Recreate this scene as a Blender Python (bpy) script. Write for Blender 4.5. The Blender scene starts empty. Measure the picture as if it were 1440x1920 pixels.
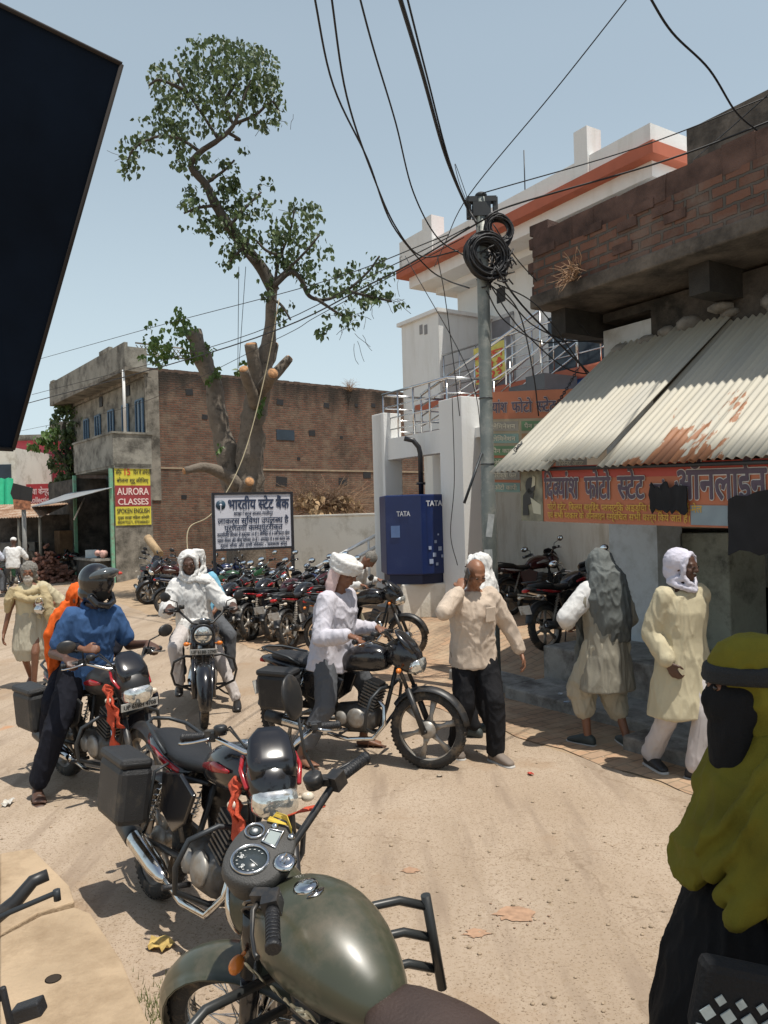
import bpy, math, random
from mathutils import Vector, Matrix, Euler, noise
random.seed(7)
V = Vector
scene = bpy.context.scene
C = scene.collection
RAD = math.radians
# ------------------------------------------------------------------ camera
H_CAM = 2.05
F = 1440.0
ROLL = RAD(1.6)
cam = bpy.data.cameras.new('camera'); cam.sensor_fit = 'HORIZONTAL'; cam.sensor_width = 36; cam.lens = 36
cam.shift_y = 6 / 1440; cam.clip_end = 3000; cam.clip_start = 0.05
co = bpy.data.objects.new('camera', cam); C.objects.link(co)
co.matrix_world = Matrix.Translation((0, 0, H_CAM)) @ Matrix.Rotation(RAD(90), 4, 'X') @ Matrix.Rotation(-ROLL, 4, 'Z')
scene.camera = co
# ------------------------------------------------------------------ sky and sun
LDIR = V((-.25, .19, -1.0)).normalized()           # the way sunlight travels
sd = -LDIR
SUN_EL = math.asin(sd.z); SUN_AZ = math.atan2(sd.x, sd.y)
w = bpy.data.worlds.new('World'); scene.world = w; w.use_nodes = True
wn = w.node_tree.nodes; wl = w.node_tree.links
sky = wn.new('ShaderNodeTexSky'); sky.sky_type = 'NISHITA'; sky.sun_disc = False
sky.sun_elevation = SUN_EL; sky.sun_rotation = SUN_AZ
sky.air_density = 1.0; sky.dust_density = 1.5; sky.ozone_density = 1.0; sky.altitude = 0
bg = wn['Background']; bg.inputs[1].default_value = 0.1
# summer haze whitens the sky: a pale veil over the clear-sky colours, thicker towards the horizon
tcw = wn.new('ShaderNodeTexCoord'); spw = wn.new('ShaderNodeSeparateXYZ'); wl.new(tcw.outputs['Generated'], spw.inputs[0])
mrw = wn.new('ShaderNodeValToRGB'); mrw.color_ramp.interpolation = 'EASE'
for i_, (p_, k_) in enumerate(((0, .97), (.5, .50), (.85, .1))):
    e_ = mrw.color_ramp.elements[i_] if i_ < 2 else mrw.color_ramp.elements.new(p_)
    e_.position = p_; e_.color = (k_, k_, k_, 1)
wl.new(spw.outputs[2], mrw.inputs[0])
mxw = wn.new('ShaderNodeMix'); mxw.data_type = 'RGBA'; wl.new(mrw.outputs[0], mxw.inputs[0]); wl.new(sky.outputs[0], mxw.inputs[6]); mxw.inputs[7].default_value = (6.9, 8.3, 8.9, 1)
wl.new(mxw.outputs[2], bg.inputs[0])
sun = bpy.data.lights.new('sun', 'SUN'); sun.energy = 4.8; sun.angle = RAD(.53); sun.color = (1, .95, .86)
so = bpy.data.objects.new('sun', sun); C.objects.link(so)
so.rotation_euler = LDIR.to_track_quat('-Z', 'Y').to_euler()
scene.view_settings.view_transform = 'Standard'; scene.view_settings.look = 'None'
scene.view_settings.exposure = -0.02; scene.view_settings.gamma = 1
scene.cycles.max_bounces = 6; scene.cycles.use_denoising = True

# ------------------------------------------------------------------ geometry helpers
CR, SR = math.cos(ROLL), math.sin(ROLL)
def ray(u, v):
    du, dv = u - 720, v - 960
    return V(((du * CR - dv * SR) / F, 1.0, -((du * SR + dv * CR) - 6) / F))
def at(u, v, Y):
    r = ray(u, v); return V((r.x * Y, Y, H_CAM + r.z * Y))
def gnd(u, v, z=0.0):
    r = ray(u, v); return at(u, v, (z - H_CAM) / r.z)
DA = RAD(32.6)
D = V((-math.sin(DA), math.cos(DA), 0)); N = V((math.cos(DA), math.sin(DA), 0))
def on_n(u, v, n):
    r = ray(u, v); return at(u, v, n / (N.x * r.x + N.y))
def nt(n, t, z): return N * n + D * t + V((0, 0, z))
def sst(x):
    x = max(0, min(1, x)); return x * x * (3 - 2 * x)
def gh(x, y):
    n = N.x * x + N.y * y
    return .28 * sst((n - 6.3) / 1.3) * sst((y - 9.2) / 1.6) * (1 - sst((y - 24) / 6))
def gp(x, y): return V((x, y, gh(x, y)))

class MB:
    def __init__(s): s.v = []; s.f = []; s.sm = []; s.M = Matrix.Identity(4)
    def add(s, vs, fs, smooth=True):
        b = len(s.v); s.v += [s.M @ V(q) for q in vs]
        s.f += [tuple(i + b for i in f) for f in fs]; s.sm += [smooth] * len(fs); return s
    def box(s, c, d, rot=None, taper=1.0):
        R = rot if rot is not None else Matrix.Identity(3)
        if not isinstance(R, Matrix): R = Euler(R).to_matrix()
        vs = []
        for z in (-.5, .5):
            k = 1 if z < 0 else taper
            for x, y in ((-.5, -.5), (.5, -.5), (.5, .5), (-.5, .5)):
                vs.append(V(c) + R @ V((x * d[0] * k, y * d[1] * k, z * d[2])))
        return s.add(vs, [(3, 2, 1, 0), (4, 5, 6, 7), (0, 1, 5, 4), (1, 2, 6, 5), (2, 3, 7, 6), (3, 0, 4, 7)], False)
    def tube(s, pts, r, seg=8, caps=True, closed=False, flat=1.0):
        pts = [V(p) for p in pts]; n = len(pts)
        rs = list(r) if hasattr(r, '__len__') else [r] * n
        tang = []
        for i in range(n):
            a = pts[(i - 1) % n] if (closed or i > 0) else pts[0]
            b = pts[(i + 1) % n] if (closed or i < n - 1) else pts[-1]
            t = b - a; tang.append(t.normalized() if t.length > 1e-9 else V((0, 0, 1)))
        up = V((0, 0, 1)) if abs(tang[0].z) < .9 else V((1, 0, 0))
        x = tang[0].cross(up).normalized(); vs = []; fs = []
        for i in range(n):
            x = (x - tang[i] * x.dot(tang[i]))
            x = x.normalized() if x.length > 1e-6 else tang[i].orthogonal().normalized()
            y = tang[i].cross(x)
            for k in range(seg):
                a = 2 * math.pi * k / seg
                vs.append(pts[i] + x * (math.cos(a) * rs[i]) + y * (math.sin(a) * rs[i] * flat))
        m = n if closed else n - 1
        for i in range(m):
            j = (i + 1) % n
            for k in range(seg):
                l = (k + 1) % seg; fs.append((i * seg + k, i * seg + l, j * seg + l, j * seg + k))
        s.add(vs, fs, True)
        if caps and not closed:
            b = len(s.v) - n * seg
            s.f.append(tuple(b + k for k in range(seg))[::-1]); s.sm.append(False)
            s.f.append(tuple(b + (n - 1) * seg + k for k in range(seg))); s.sm.append(False)
        return s
    def loft(s, st, seg=16, e=2.0, smooth=True):
        """st: (centre, X half axis, Y half axis) rings, closed by caps"""
        vs = []; fs = []
        for c, X, Y in st:
            c, X, Y = V(c), V(X), V(Y)
            for k in range(seg):
                a = 2 * math.pi * k / seg; ca, sa = math.cos(a), math.sin(a)
                p = (abs(ca) ** e + abs(sa) ** e) ** (-1 / e)
                vs.append(c + X * (ca * p) + Y * (sa * p))
        n = len(st)
        for i in range(n - 1):
            for k in range(seg):
                l = (k + 1) % seg; fs.append((i * seg + k, i * seg + l, (i + 1) * seg + l, (i + 1) * seg + k))
        fs.append(tuple(range(seg))[::-1]); fs.append(tuple((n - 1) * seg + k for k in range(seg)))
        return s.add(vs, fs, smooth)
    def ball(s, c, r, seg=14, rings=9, rot=None):
        R = rot if rot is not None else Matrix.Identity(3)
        if not isinstance(R, Matrix): R = Euler(R).to_matrix()
        r = r if hasattr(r, '__len__') else (r, r, r); vs = [V(c) + R @ V((0, 0, -r[2]))]; fs = []
        for i in range(1, rings):
            p = -math.pi / 2 + math.pi * i / rings
            for k in range(seg):
                a = 2 * math.pi * k / seg
                vs.append(V(c) + R @ V((r[0] * math.cos(p) * math.cos(a), r[1] * math.cos(p) * math.sin(a), r[2] * math.sin(p))))
        vs.append(V(c) + R @ V((0, 0, r[2])))
        for k in range(seg):
            l = (k + 1) % seg; fs.append((0, 1 + l, 1 + k)); t = 1 + (rings - 2) * seg; fs.append((len(vs) - 1, t + k, t + l))
            for i in range(rings - 2): fs.append((1 + i * seg + k, 1 + i * seg + l, 1 + (i + 1) * seg + l, 1 + (i + 1) * seg + k))
        return s.add(vs, fs, True)
    def lathe(s, prof, o=(0, 0, 0), ax=(0, 0, 1), seg=24):
        """prof: (radius, height along ax)"""
        z = V(ax).normalized(); x = z.orthogonal().normalized(); y = z.cross(x); vs = []; fs = []
        for r, h in prof:
            for k in range(seg):
                a = 2 * math.pi * k / seg; vs.append(V(o) + z * h + (x * math.cos(a) + y * math.sin(a)) * r)
        n = len(prof)
        for i in range(n - 1):
            for k in range(seg):
                l = (k + 1) % seg; fs.append((i * seg + k, i * seg + l, (i + 1) * seg + l, (i + 1) * seg + k))
        if prof[0] == prof[-1] or (len(prof) == 13 and seg == 48): return s.add(vs, fs, True)
        if prof[0][0] > 1e-6: fs.append(tuple(range(seg))[::-1])
        if prof[-1][0] > 1e-6: fs.append(tuple((n - 1) * seg + k for k in range(seg)))
        return s.add(vs, fs, True)
    def prism(s, poly, o, X, Y, th):
        """2-D outline in the plane o + X*a + Y*b, given thickness th"""
        X, Y = V(X), V(Y); Z = X.cross(Y).normalized(); n = len(poly)
        vs = [V(o) + X * a + Y * b for a, b in poly] + [V(o) + X * a + Y * b + Z * th for a, b in poly]
        fs = [tuple(range(n))[::-1], tuple(range(n, 2 * n))] + [(i, (i + 1) % n, n + (i + 1) % n, n + i) for i in range(n)]
        return s.add(vs, fs, False)
    def mesh(s, name):
        me = bpy.data.meshes.new(name); me.from_pydata([tuple(q) for q in s.v], [], s.f)
        me.polygons.foreach_set('use_smooth', s.sm); me.update(); return me
    def build(s, name, mat, parent=None, bev=0, sub=0, auto=True):
        o = bpy.data.objects.new(name, s.mesh(name)); C.objects.link(o)
        if mat is not None: o.data.materials.append(mat)
        if parent is not None: o.parent = parent
        if bev:
            m = o.modifiers.new('b', 'BEVEL'); m.width = bev; m.segments = 2; m.limit_method = 'ANGLE'; m.angle_limit = RAD(40)
        if sub:
            m = o.modifiers.new('s', 'SUBSURF'); m.levels = sub; m.render_levels = sub
        return o
def rotz(a): return Matrix.Rotation(a, 3, 'Z')
NR = Matrix((N, D, V((0, 0, 1)))).transposed()      # local x = N, y = D
def nbox(mb, n0, n1, t0, t1, z0, z1):
    return mb.box(nt((n0 + n1) / 2, (t0 + t1) / 2, (z0 + z1) / 2), (abs(n1 - n0), abs(t1 - t0), abs(z1 - z0)), NR)
def tag(o, label=None, cat=None, group=None, kind=None):
    if label: o['label'] = label
    if cat: o['category'] = cat
    if group: o['group'] = group
    if kind: o['kind'] = kind
    return o
def empty(name, loc=(0, 0, 0), rz=0, label=None, cat=None, group=None):
    o = bpy.data.objects.new(name, None); C.objects.link(o); o.location = loc; o.rotation_euler = (0, 0, rz)
    o.empty_display_size = .1
    return tag(o, label, cat, group)
def copy_tree(o, parent=None):
    c = o.copy(); C.objects.link(c); c.parent = parent
    for ch in list(o.children): copy_tree(ch, c)
    return c
def struct(o): o['kind'] = 'structure'; return o

# ------------------------------------------------------------------ materials
MC = {}
def M(name, col, rough=.6, metal=0.0, var=.12, sc=6.0, bump=0.0, bsc=60.0, dirt=None, coat=0.0, spec=None, wrinkle=0):
    """procedural paint/plaster/cloth: noise-varied colour, optional dirt=(colour, amount, scale) and bump"""
    if name in MC: return MC[name]
    m = bpy.data.materials.new(name); m.use_nodes = True; MC[name] = m
    nd, ln = m.node_tree.nodes, m.node_tree.links
    b = nd['Principled BSDF']; b.inputs['Roughness'].default_value = rough; b.inputs['Metallic'].default_value = metal
    if coat: b.inputs['Coat Weight'].default_value = coat; b.inputs['Coat Roughness'].default_value = .12
    if spec is not None: b.inputs['Specular IOR Level'].default_value = spec
    tc = nd.new('ShaderNodeTexCoord')
    n1 = nd.new('ShaderNodeTexNoise'); n1.inputs['Scale'].default_value = sc; n1.inputs['Detail'].default_value = 5
    ln.new(tc.outputs['Object'], n1.inputs['Vector'])
    r = nd.new('ShaderNodeValToRGB'); ln.new(n1.outputs['Fac'], r.inputs[0])
    r.color_ramp.elements[0].position = .3; r.color_ramp.elements[1].position = .7
    r.color_ramp.elements[0].color = tuple(c * (1 - var) for c in col) + (1,)
    r.color_ramp.elements[1].color = tuple(min(1, c * (1 + var)) for c in col) + (1,)
    out = r.outputs[0]
    if dirt:
        n2 = nd.new('ShaderNodeTexNoise'); n2.inputs['Scale'].default_value = dirt[2]; n2.inputs['Detail'].default_value = 8
        n2.inputs['Roughness'].default_value = .7
        if len(dirt) > 3:
            ms_ = nd.new('ShaderNodeMapping'); ms_.inputs['Scale'].default_value = (1, 1, dirt[3]); ln.new(tc.outputs['Object'], ms_.inputs[0]); ln.new(ms_.outputs[0], n2.inputs['Vector'])
        else: ln.new(tc.outputs['Object'], n2.inputs['Vector'])
        mr = nd.new('ShaderNodeMapRange'); mr.inputs[1].default_value = .62 - dirt[1] * .35; mr.inputs[2].default_value = .78 - dirt[1] * .25
        ln.new(n2.outputs['Fac'], mr.inputs[0])
        mx = nd.new('ShaderNodeMix'); mx.data_type = 'RGBA'; ln.new(mr.outputs[0], mx.inputs[0]); ln.new(out, mx.inputs[6])
        mx.inputs[7].default_value = tuple(dirt[0]) + (1,); out = mx.outputs[2]
    ln.new(out, b.inputs['Base Color'])
    if bump:
        n3 = nd.new('ShaderNodeTexNoise'); n3.inputs['Scale'].default_value = bsc; n3.inputs['Detail'].default_value = 4
        ln.new(tc.outputs['Object'], n3.inputs['Vector'])
        bp = nd.new('ShaderNodeBump'); bp.inputs['Strength'].default_value = bump; bp.inputs['Distance'].default_value = .02
        ln.new(n3.outputs['Fac'], bp.inputs['Height']); ln.new(bp.outputs[0], b.inputs['Normal'])
        if wrinkle:
            mp = nd.new('ShaderNodeMapping'); mp.inputs['Scale'].default_value = (1, 1, .42); mp.inputs['Rotation'].default_value = (.25, .2, 0); ln.new(tc.outputs['Object'], mp.inputs[0])
            n4 = nd.new('ShaderNodeTexNoise'); n4.inputs['Scale'].default_value = 17; n4.inputs['Detail'].default_value = 3; n4.inputs['Distortion'].default_value = 1.2
            try: n4.noise_type = 'RIDGED_MULTIFRACTAL'
            except Exception: pass
            ln.new(mp.outputs[0], n4.inputs['Vector']); b2 = nd.new('ShaderNodeBump'); b2.inputs['Strength'].default_value = .45; b2.inputs['Distance'].default_value = .012 * wrinkle
            ln.new(n4.outputs['Fac'], b2.inputs['Height']); ln.new(b2.outputs[0], bp.inputs['Normal'])
    return m
def brick_mat(name, c1, c2, mortar, bw, bh, ms=.012, dark=(.03, .028, .025), top=None, damount=.5, bump=.6, tint=(.3, .29, .26)):
    m = bpy.data.materials.new(name); m.use_nodes = True
    nd, ln = m.node_tree.nodes, m.node_tree.links; b = nd['Principled BSDF']; b.inputs['Roughness'].default_value = .92
    b.inputs['Specular IOR Level'].default_value = .15
    tc = nd.new('ShaderNodeTexCoord'); sp = nd.new('ShaderNodeSeparateXYZ'); ln.new(tc.outputs['Object'], sp.inputs[0])
    ad = nd.new('ShaderNodeMath'); ad.operation = 'ADD'; ln.new(sp.outputs[0], ad.inputs[0]); ln.new(sp.outputs[1], ad.inputs[1])
    cb = nd.new('ShaderNodeCombineXYZ'); ln.new(ad.outputs[0], cb.inputs[0]); ln.new(sp.outputs[2], cb.inputs[1])
    # wobble so courses are not ruler straight
    nw = nd.new('ShaderNodeTexNoise'); nw.inputs['Scale'].default_value = 1.3; ln.new(tc.outputs['Object'], nw.inputs['Vector'])
    vm = nd.new('ShaderNodeVectorMath'); vm.operation = 'MULTIPLY_ADD'; ln.new(nw.outputs['Color'], vm.inputs[0])
    vm.inputs[1].default_value = (bh * .5, bh * .5, 0); ln.new(cb.outputs[0], vm.inputs[2])
    nw2 = nd.new('ShaderNodeTexNoise'); nw2.inputs['Scale'].default_value = 14; ln.new(tc.outputs['Object'], nw2.inputs['Vector'])
    vm2 = nd.new('ShaderNodeVectorMath'); vm2.operation = 'MULTIPLY_ADD'; ln.new(nw2.outputs['Color'], vm2.inputs[0])
    vm2.inputs[1].default_value = (ms * 1.4, ms * 1.4, 0); ln.new(vm.outputs[0], vm2.inputs[2])
    br = nd.new('ShaderNodeTexBrick'); br.inputs['Scale'].default_value = 1; br.inputs['Brick Width'].default_value = bw
    br.inputs['Row Height'].default_value = bh; br.inputs['Mortar Size'].default_value = ms; br.inputs['Mortar Smooth'].default_value = .25
    br.inputs['Color1'].default_value = tuple(c1) + (1,); br.inputs['Color2'].default_value = tuple(c2) + (1,)
    br.inputs['Mortar'].default_value = tuple(mortar) + (1,); br.inputs['Bias'].default_value = -.1
    ln.new(vm2.outputs[0], br.inputs['Vector'])
    def mixc(fac, a, colr, mode='MIX'):
        mx = nd.new('ShaderNodeMix'); mx.data_type = 'RGBA'; mx.blend_type = mode; ln.new(fac, mx.inputs[0]); ln.new(a, mx.inputs[6])
        mx.inputs[7].default_value = tuple(colr) + (1,); return mx.outputs[2]
    def noisefac(scale, lo, hi, stretch=None):
        t = nd.new('ShaderNodeTexNoise'); t.inputs['Scale'].default_value = scale; t.inputs['Detail'].default_value = 7; t.inputs['Roughness'].default_value = .65
        src = tc.outputs['Object']
        if stretch:
            mp = nd.new('ShaderNodeMapping'); mp.inputs['Scale'].default_value = stretch; ln.new(src, mp.inputs[0]); src = mp.outputs[0]
        ln.new(src, t.inputs['Vector'])
        mr = nd.new('ShaderNodeMapRange'); mr.inputs[1].default_value = lo; mr.inputs[2].default_value = hi; ln.new(t.outputs['Fac'], mr.inputs[0]); return mr.outputs[0]
    c = mixc(noisefac(2.2, .45, .75), br.outputs['Color'], tint)
    c = mixc(noisefac(1.0, .66 - damount * .3, .82 - damount * .1, (1, 1, .35)), c, dark)
    if top is not None:      # black monsoon staining that starts at a height and runs down
        mr = nd.new('ShaderNodeMapRange'); mr.inputs[1].default_value = top[0]; mr.inputs[2].default_value = top[1]
        nz = nd.new('ShaderNodeTexNoise'); nz.inputs['Scale'].default_value = 1.6; nz.inputs['Detail'].default_value = 5
        mp = nd.new('ShaderNodeMapping'); mp.inputs['Scale'].default_value = (1, 1, .2); ln.new(tc.outputs['Object'], mp.inputs[0]); ln.new(mp.outputs[0], nz.inputs['Vector'])
        a2 = nd.new('ShaderNodeMath'); a2.operation = 'MULTIPLY_ADD'; ln.new(nz.outputs['Fac'], a2.inputs[0]); a2.inputs[1].default_value = (top[1] - top[0]) * 3.0
        ln.new(sp.outputs[2], a2.inputs[2]); a3 = nd.new('ShaderNodeMath'); a3.operation = 'SUBTRACT'; ln.new(a2.outputs[0], a3.inputs[0]); a3.inputs[1].default_value = (top[1] - top[0]) * 1.5
        ln.new(a3.outputs[0], mr.inputs[0]); mr.inputs[4].default_value = .88
        c = mixc(mr.outputs[0], c, dark)
    ln.new(c, b.inputs['Base Color'])
    bp = nd.new('ShaderNodeBump'); bp.inputs['Strength'].default_value = bump; bp.inputs['Distance'].default_value = .03; bp.invert = True
    a = nd.new('ShaderNodeMath'); a.operation = 'MULTIPLY_ADD'; ln.new(nw2.outputs['Fac'], a.inputs[0]); a.inputs[1].default_value = -.6; ln.new(br.outputs['Fac'], a.inputs[2])
    ln.new(a.outputs[0], bp.inputs['Height']); ln.new(bp.outputs[0], b.inputs['Normal'])
    return m
white = M('white_paint', (.74, .74, .72), .7, var=.03, sc=1.5, dirt=((.64, .63, .59), .3, 2.6, .16), bump=.15, bsc=25)
cream = M('cream_paint', (.74, .71, .63), .75, var=.05, sc=1.2, dirt=((.42, .38, .3), .35, 1.1), bump=.2, bsc=20)
orange_p = M('orange_paint', (.42, .115, .06), .7, var=.1, sc=3)
blue_p = M('blue_paint', (.03, .12, .42), .6, var=.1, sc=3)
concrete = M('grey_concrete', (.24, .22, .185), .9, var=.22, sc=3, bump=.5, bsc=30, dirt=((.06, .055, .045), .55, 1.8))
darkcon = M('dark_concrete', (.09, .08, .07), .95, var=.3, sc=3, bump=.5, bsc=30, dirt=((.02, .02, .018), .6, 1.8))  # very dark concrete with darker blotches, for shop rooms and stall backs
slabcon = M('dusty_slab', (.42, .31, .2), .92, var=.12, sc=3, bump=.35, bsc=45, dirt=((.27, .19, .115), .45, 2.4))
stepcon = M('step_concrete', (.29, .28, .255), .9, var=.2, sc=4, bump=.5, bsc=30, dirt=((.1, .09, .08), .5, 3))
steel = M('stainless_steel', (.62, .62, .62), .22, 1.0, var=.03)
iron = M('dark_iron', (.045, .05, .055), .5, .5, var=.2, sc=10)
black = M('black_void_paint', (.012, .012, .014), .6, var=.2)
woodb = M('old_wood', (.16, .1, .055), .85, var=.3, sc=5, bump=.4)
glassd = M('dark_window_glass', (.02, .03, .045), .15, var=.3, sc=2)
greenp = M('faded_green_paint', (.18, .42, .28), .6, var=.15, sc=5, dirt=((.2, .2, .15), .4, 5))
# ------------------------------------------------------------------ ground
def ground_mat():
    m = bpy.data.materials.new('dusty_ground'); m.use_nodes = True; nd, ln = m.node_tree.nodes, m.node_tree.links
    b = nd['Principled BSDF']; b.inputs['Roughness'].default_value = .95; b.inputs['Specular IOR Level'].default_value = .2
    tc = nd.new('ShaderNodeTexCoord')
    def nz(s, d=6, r=.6):
        t = nd.new('ShaderNodeTexNoise'); t.inputs['Scale'].default_value = s; t.inputs['Detail'].default_value = d; t.inputs['Roughness'].default_value = r
        ln.new(tc.outputs['Object'], t.inputs['Vector']); return t.outputs['Fac']
    def mr(x, a, c_, o0=0, o1=1):
        q = nd.new('ShaderNodeMapRange'); q.inputs[1].default_value = a; q.inputs[2].default_value = c_; q.inputs[3].default_value = o0; q.inputs[4].default_value = o1; ln.new(x, q.inputs[0]); return q.outputs[0]
    def mix(f, a, c_):
        q = nd.new('ShaderNodeMix'); q.data_type = 'RGBA'; ln.new(f, q.inputs[0])
        for i, x in ((6, a), (7, c_)):
            if isinstance(x, tuple): q.inputs[i].default_value = x + (1,)
            else: ln.new(x, q.inputs[i])
        return q.outputs[2]
    c = mix(mr(nz(.55), .35, .65), (.37, .27, .178), (.43, .325, .22))
    c = mix(mr(nz(2.3, 8, .7), .45, .7), c, (.29, .2, .125))
    c = mix(mr(nz(34, 4, .8), .56, .72), c, (.25, .165, .095))
    c = mix(mr(nz(9, 8, .75), .6, .72), c, (.47, .375, .27))
    c = mix(mr(nz(75, 2, .5), .68, .74), c, (.56, .46, .34))
    c = mix(mr(nz(60, 2, .5), .27, .33, 1, 0), c, (.13, .085, .05))
    ln.new(c, b.inputs['Base Color'])
    bp = nd.new('ShaderNodeBump'); bp.inputs['Strength'].default_value = .55; bp.inputs['Distance'].default_value = .03
    a = nd.new('ShaderNodeMath'); a.operation = 'ADD'; ln.new(nz(26, 8, .75), a.inputs[0]); ln.new(nz(3, 4), a.inputs[1])
    ln.new(a.outputs[0], bp.inputs['Height']); ln.new(bp.outputs[0], b.inputs['Normal']); return m
def road_mat():
    m = bpy.data.materials.new('dusty_road'); m.use_nodes = True; nd, ln = m.node_tree.nodes, m.node_tree.links
    b = nd['Principled BSDF']; b.inputs['Roughness'].default_value = .93; b.inputs['Specular IOR Level'].default_value = .2
    tc = nd.new('ShaderNodeTexCoord')
    def nz(s, d=6, r=.6, st=None):
        t = nd.new('ShaderNodeTexNoise'); t.inputs['Scale'].default_value = s; t.inputs['Detail'].default_value = d; t.inputs['Roughness'].default_value = r
        src = tc.outputs['Object']
        if st:
            mp = nd.new('ShaderNodeMapping'); mp.inputs['Rotation'].default_value = (0, 0, -DA); mp.inputs['Scale'].default_value = st; ln.new(src, mp.inputs[0]); src = mp.outputs[0]
        ln.new(src, t.inputs['Vector']); return t.outputs['Fac']
    def mr(x, a, c_, o0=0, o1=1):
        q = nd.new('ShaderNodeMapRange'); q.inputs[1].default_value = a; q.inputs[2].default_value = c_; q.inputs[3].default_value = o0; q.inputs[4].default_value = o1; ln.new(x, q.inputs[0]); return q.outputs[0]
    def mix(f, a, c_):
        q = nd.new('ShaderNodeMix'); q.data_type = 'RGBA'; ln.new(f, q.inputs[0])
        for i, x in ((6, a), (7, c_)):
            if isinstance(x, tuple): q.inputs[i].default_value = x + (1,)
            else: ln.new(x, q.inputs[i])
        return q.outputs[2]
    c = mix(mr(nz(.7), .38, .62), (.375, .29, .212), (.435, .347, .265))
    c = mix(mr(nz(1.4, 6, .6, (1, .2, 1)), .48, .7), c, (.32, .245, .175))
    c = mix(mr(nz(45, 3, .8), .52, .7), c, (.29, .215, .14))
    c = mix(mr(nz(95, 2, .5), .60, .68), c, (.2, .145, .095))
    c = mix(mr(nz(12, 8, .75), .6, .74), c, (.47, .385, .29))
    c = mix(mr(nz(1.1, 3, .5), .72, .76), c, (.45, .24, .13))
    c = mix(mr(nz(5, 5, .6, (1, .12, 1)), .52, .66, 0, .75), c, (.27, .205, .15))
    c = mix(mr(nz(.9, 6, .65), .56, .66, 0, .55), c, (.31, .21, .13))
    vo = nd.new('ShaderNodeTexVoronoi'); vo.feature = 'DISTANCE_TO_EDGE'; vo.inputs['Scale'].default_value = .55
    wz = nd.new('ShaderNodeTexNoise'); wz.inputs['Scale'].default_value = 2.5; wz.inputs['Detail'].default_value = 6; ln.new(tc.outputs['Object'], wz.inputs['Vector'])
    vm = nd.new('ShaderNodeVectorMath'); vm.operation = 'MULTIPLY_ADD'; ln.new(wz.outputs['Color'], vm.inputs[0]); vm.inputs[1].default_value = (.8, .8, 0); ln.new(tc.outputs['Object'], vm.inputs[2]); ln.new(vm.outputs[0], vo.inputs['Vector'])
    crk = mr(vo.outputs['Distance'], .0, .006, .45, 0)
    c = mix(crk, c, (.2, .14, .09))
    ln.new(c, b.inputs['Base Color'])
    bp = nd.new('ShaderNodeBump'); bp.inputs['Strength'].default_value = .4; bp.inputs['Distance'].default_value = .015
    ln.new(nz(55, 6, .75), bp.inputs['Height']); ln.new(bp.outputs[0], b.inputs['Normal']); return m
def grid_sheet(name, xs, ys, zoff, mat, keep=None):
    mb = MB(); nx = len(xs)
    vs = [V((x, y, gh(x, y) + zoff)) for y in ys for x in xs]; fs = []
    for j in range(len(ys) - 1):
        for i in range(nx - 1):
            if keep is None or keep((xs[i] + xs[i + 1]) / 2, (ys[j] + ys[j + 1]) / 2):
                fs.append((j * nx + i, j * nx + i + 1, (j + 1) * nx + i + 1, (j + 1) * nx + i))
    return struct(mb.add(vs, fs).build(name, mat))
def axis(lo, hi, st, far): return [-far] + [lo + i * st for i in range(int((hi - lo) / st) + 1)] + [far]
grid_sheet('ground', axis(-20, 20, .25, 900), axis(-4, 36, .25, 900), 0, ground_mat())
# road: a strip running along the street with a ragged edge
def road_strip():
    mb = MB(); vs = []; fs = []; ts = [-6 + .3 * i for i in range(150)]
    ncol = 8
    for t in ts:
        nl = -.6 + .5 * noise.noise(V((t * .5, 0, 0))) + .12 * noise.noise(V((t * 3, 5, 0))) - max(0, t - 9) * .22
        nr = 4.75 + .12 * noise.noise(V((t * .9, 9, 0)))
        for k in range(ncol + 1):
            p = nt(nl + (nr - nl) * k / ncol, t, 0); vs.append((p.x, p.y, gh(p.x, p.y) + .004))
    for i in range(len(ts) - 1):
        for k in range(ncol): a = i * (ncol + 1) + k; fs.append((a, a + 1, a + ncol + 2, a + ncol + 1))
    struct(mb.add(vs, fs).build('road', road_mat()))
road_strip()
# brick paved walk along the shops and on the bank forecourt
pav = brick_mat('pavers', (.42, .27, .17), (.36, .25, .17), (.22, .165, .11), .24, .12, .008, dark=(.16, .12, .085), damount=.5, bump=.5, tint=(.45, .35, .24))
nd_ = pav.node_tree.nodes
for n_ in list(nd_):                                   # pavers lie flat: feed x,y
    if n_.type == 'COMBXYZ':
        for l_ in list(n_.inputs[0].links) + list(n_.inputs[1].links): pav.node_tree.links.remove(l_)
        sp_ = [q for q in nd_ if q.type == 'SEPXYZ'][0]
        pav.node_tree.links.new(sp_.outputs[0], n_.inputs[0]); pav.node_tree.links.new(sp_.outputs[1], n_.inputs[1])
def pave():
    mb = MB(); vs = []; fs = []; T = [1.0 + .25 * i for i in range(60)]; K = 30
    for t in T:
        for k in range(K + 1):
            n0 = 4.75 + .04 * math.sin(t * 7); n1 = 10.4
            a, b_ = (n0 + (n1 - n0) * k / K), t
            p = nt(a, b_, 0); vs.append((a, b_, gh(p.x, p.y) + .008))
    for i in range(len(T) - 1):
        for k in range(K):
            a = i * (K + 1) + k; fs.append((a, a + 1, a + K + 2, a + K + 1))
    o = struct(mb.add(vs, fs).build('pavement', pav)); o.rotation_euler = (0, 0, DA)
pave()
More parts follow.
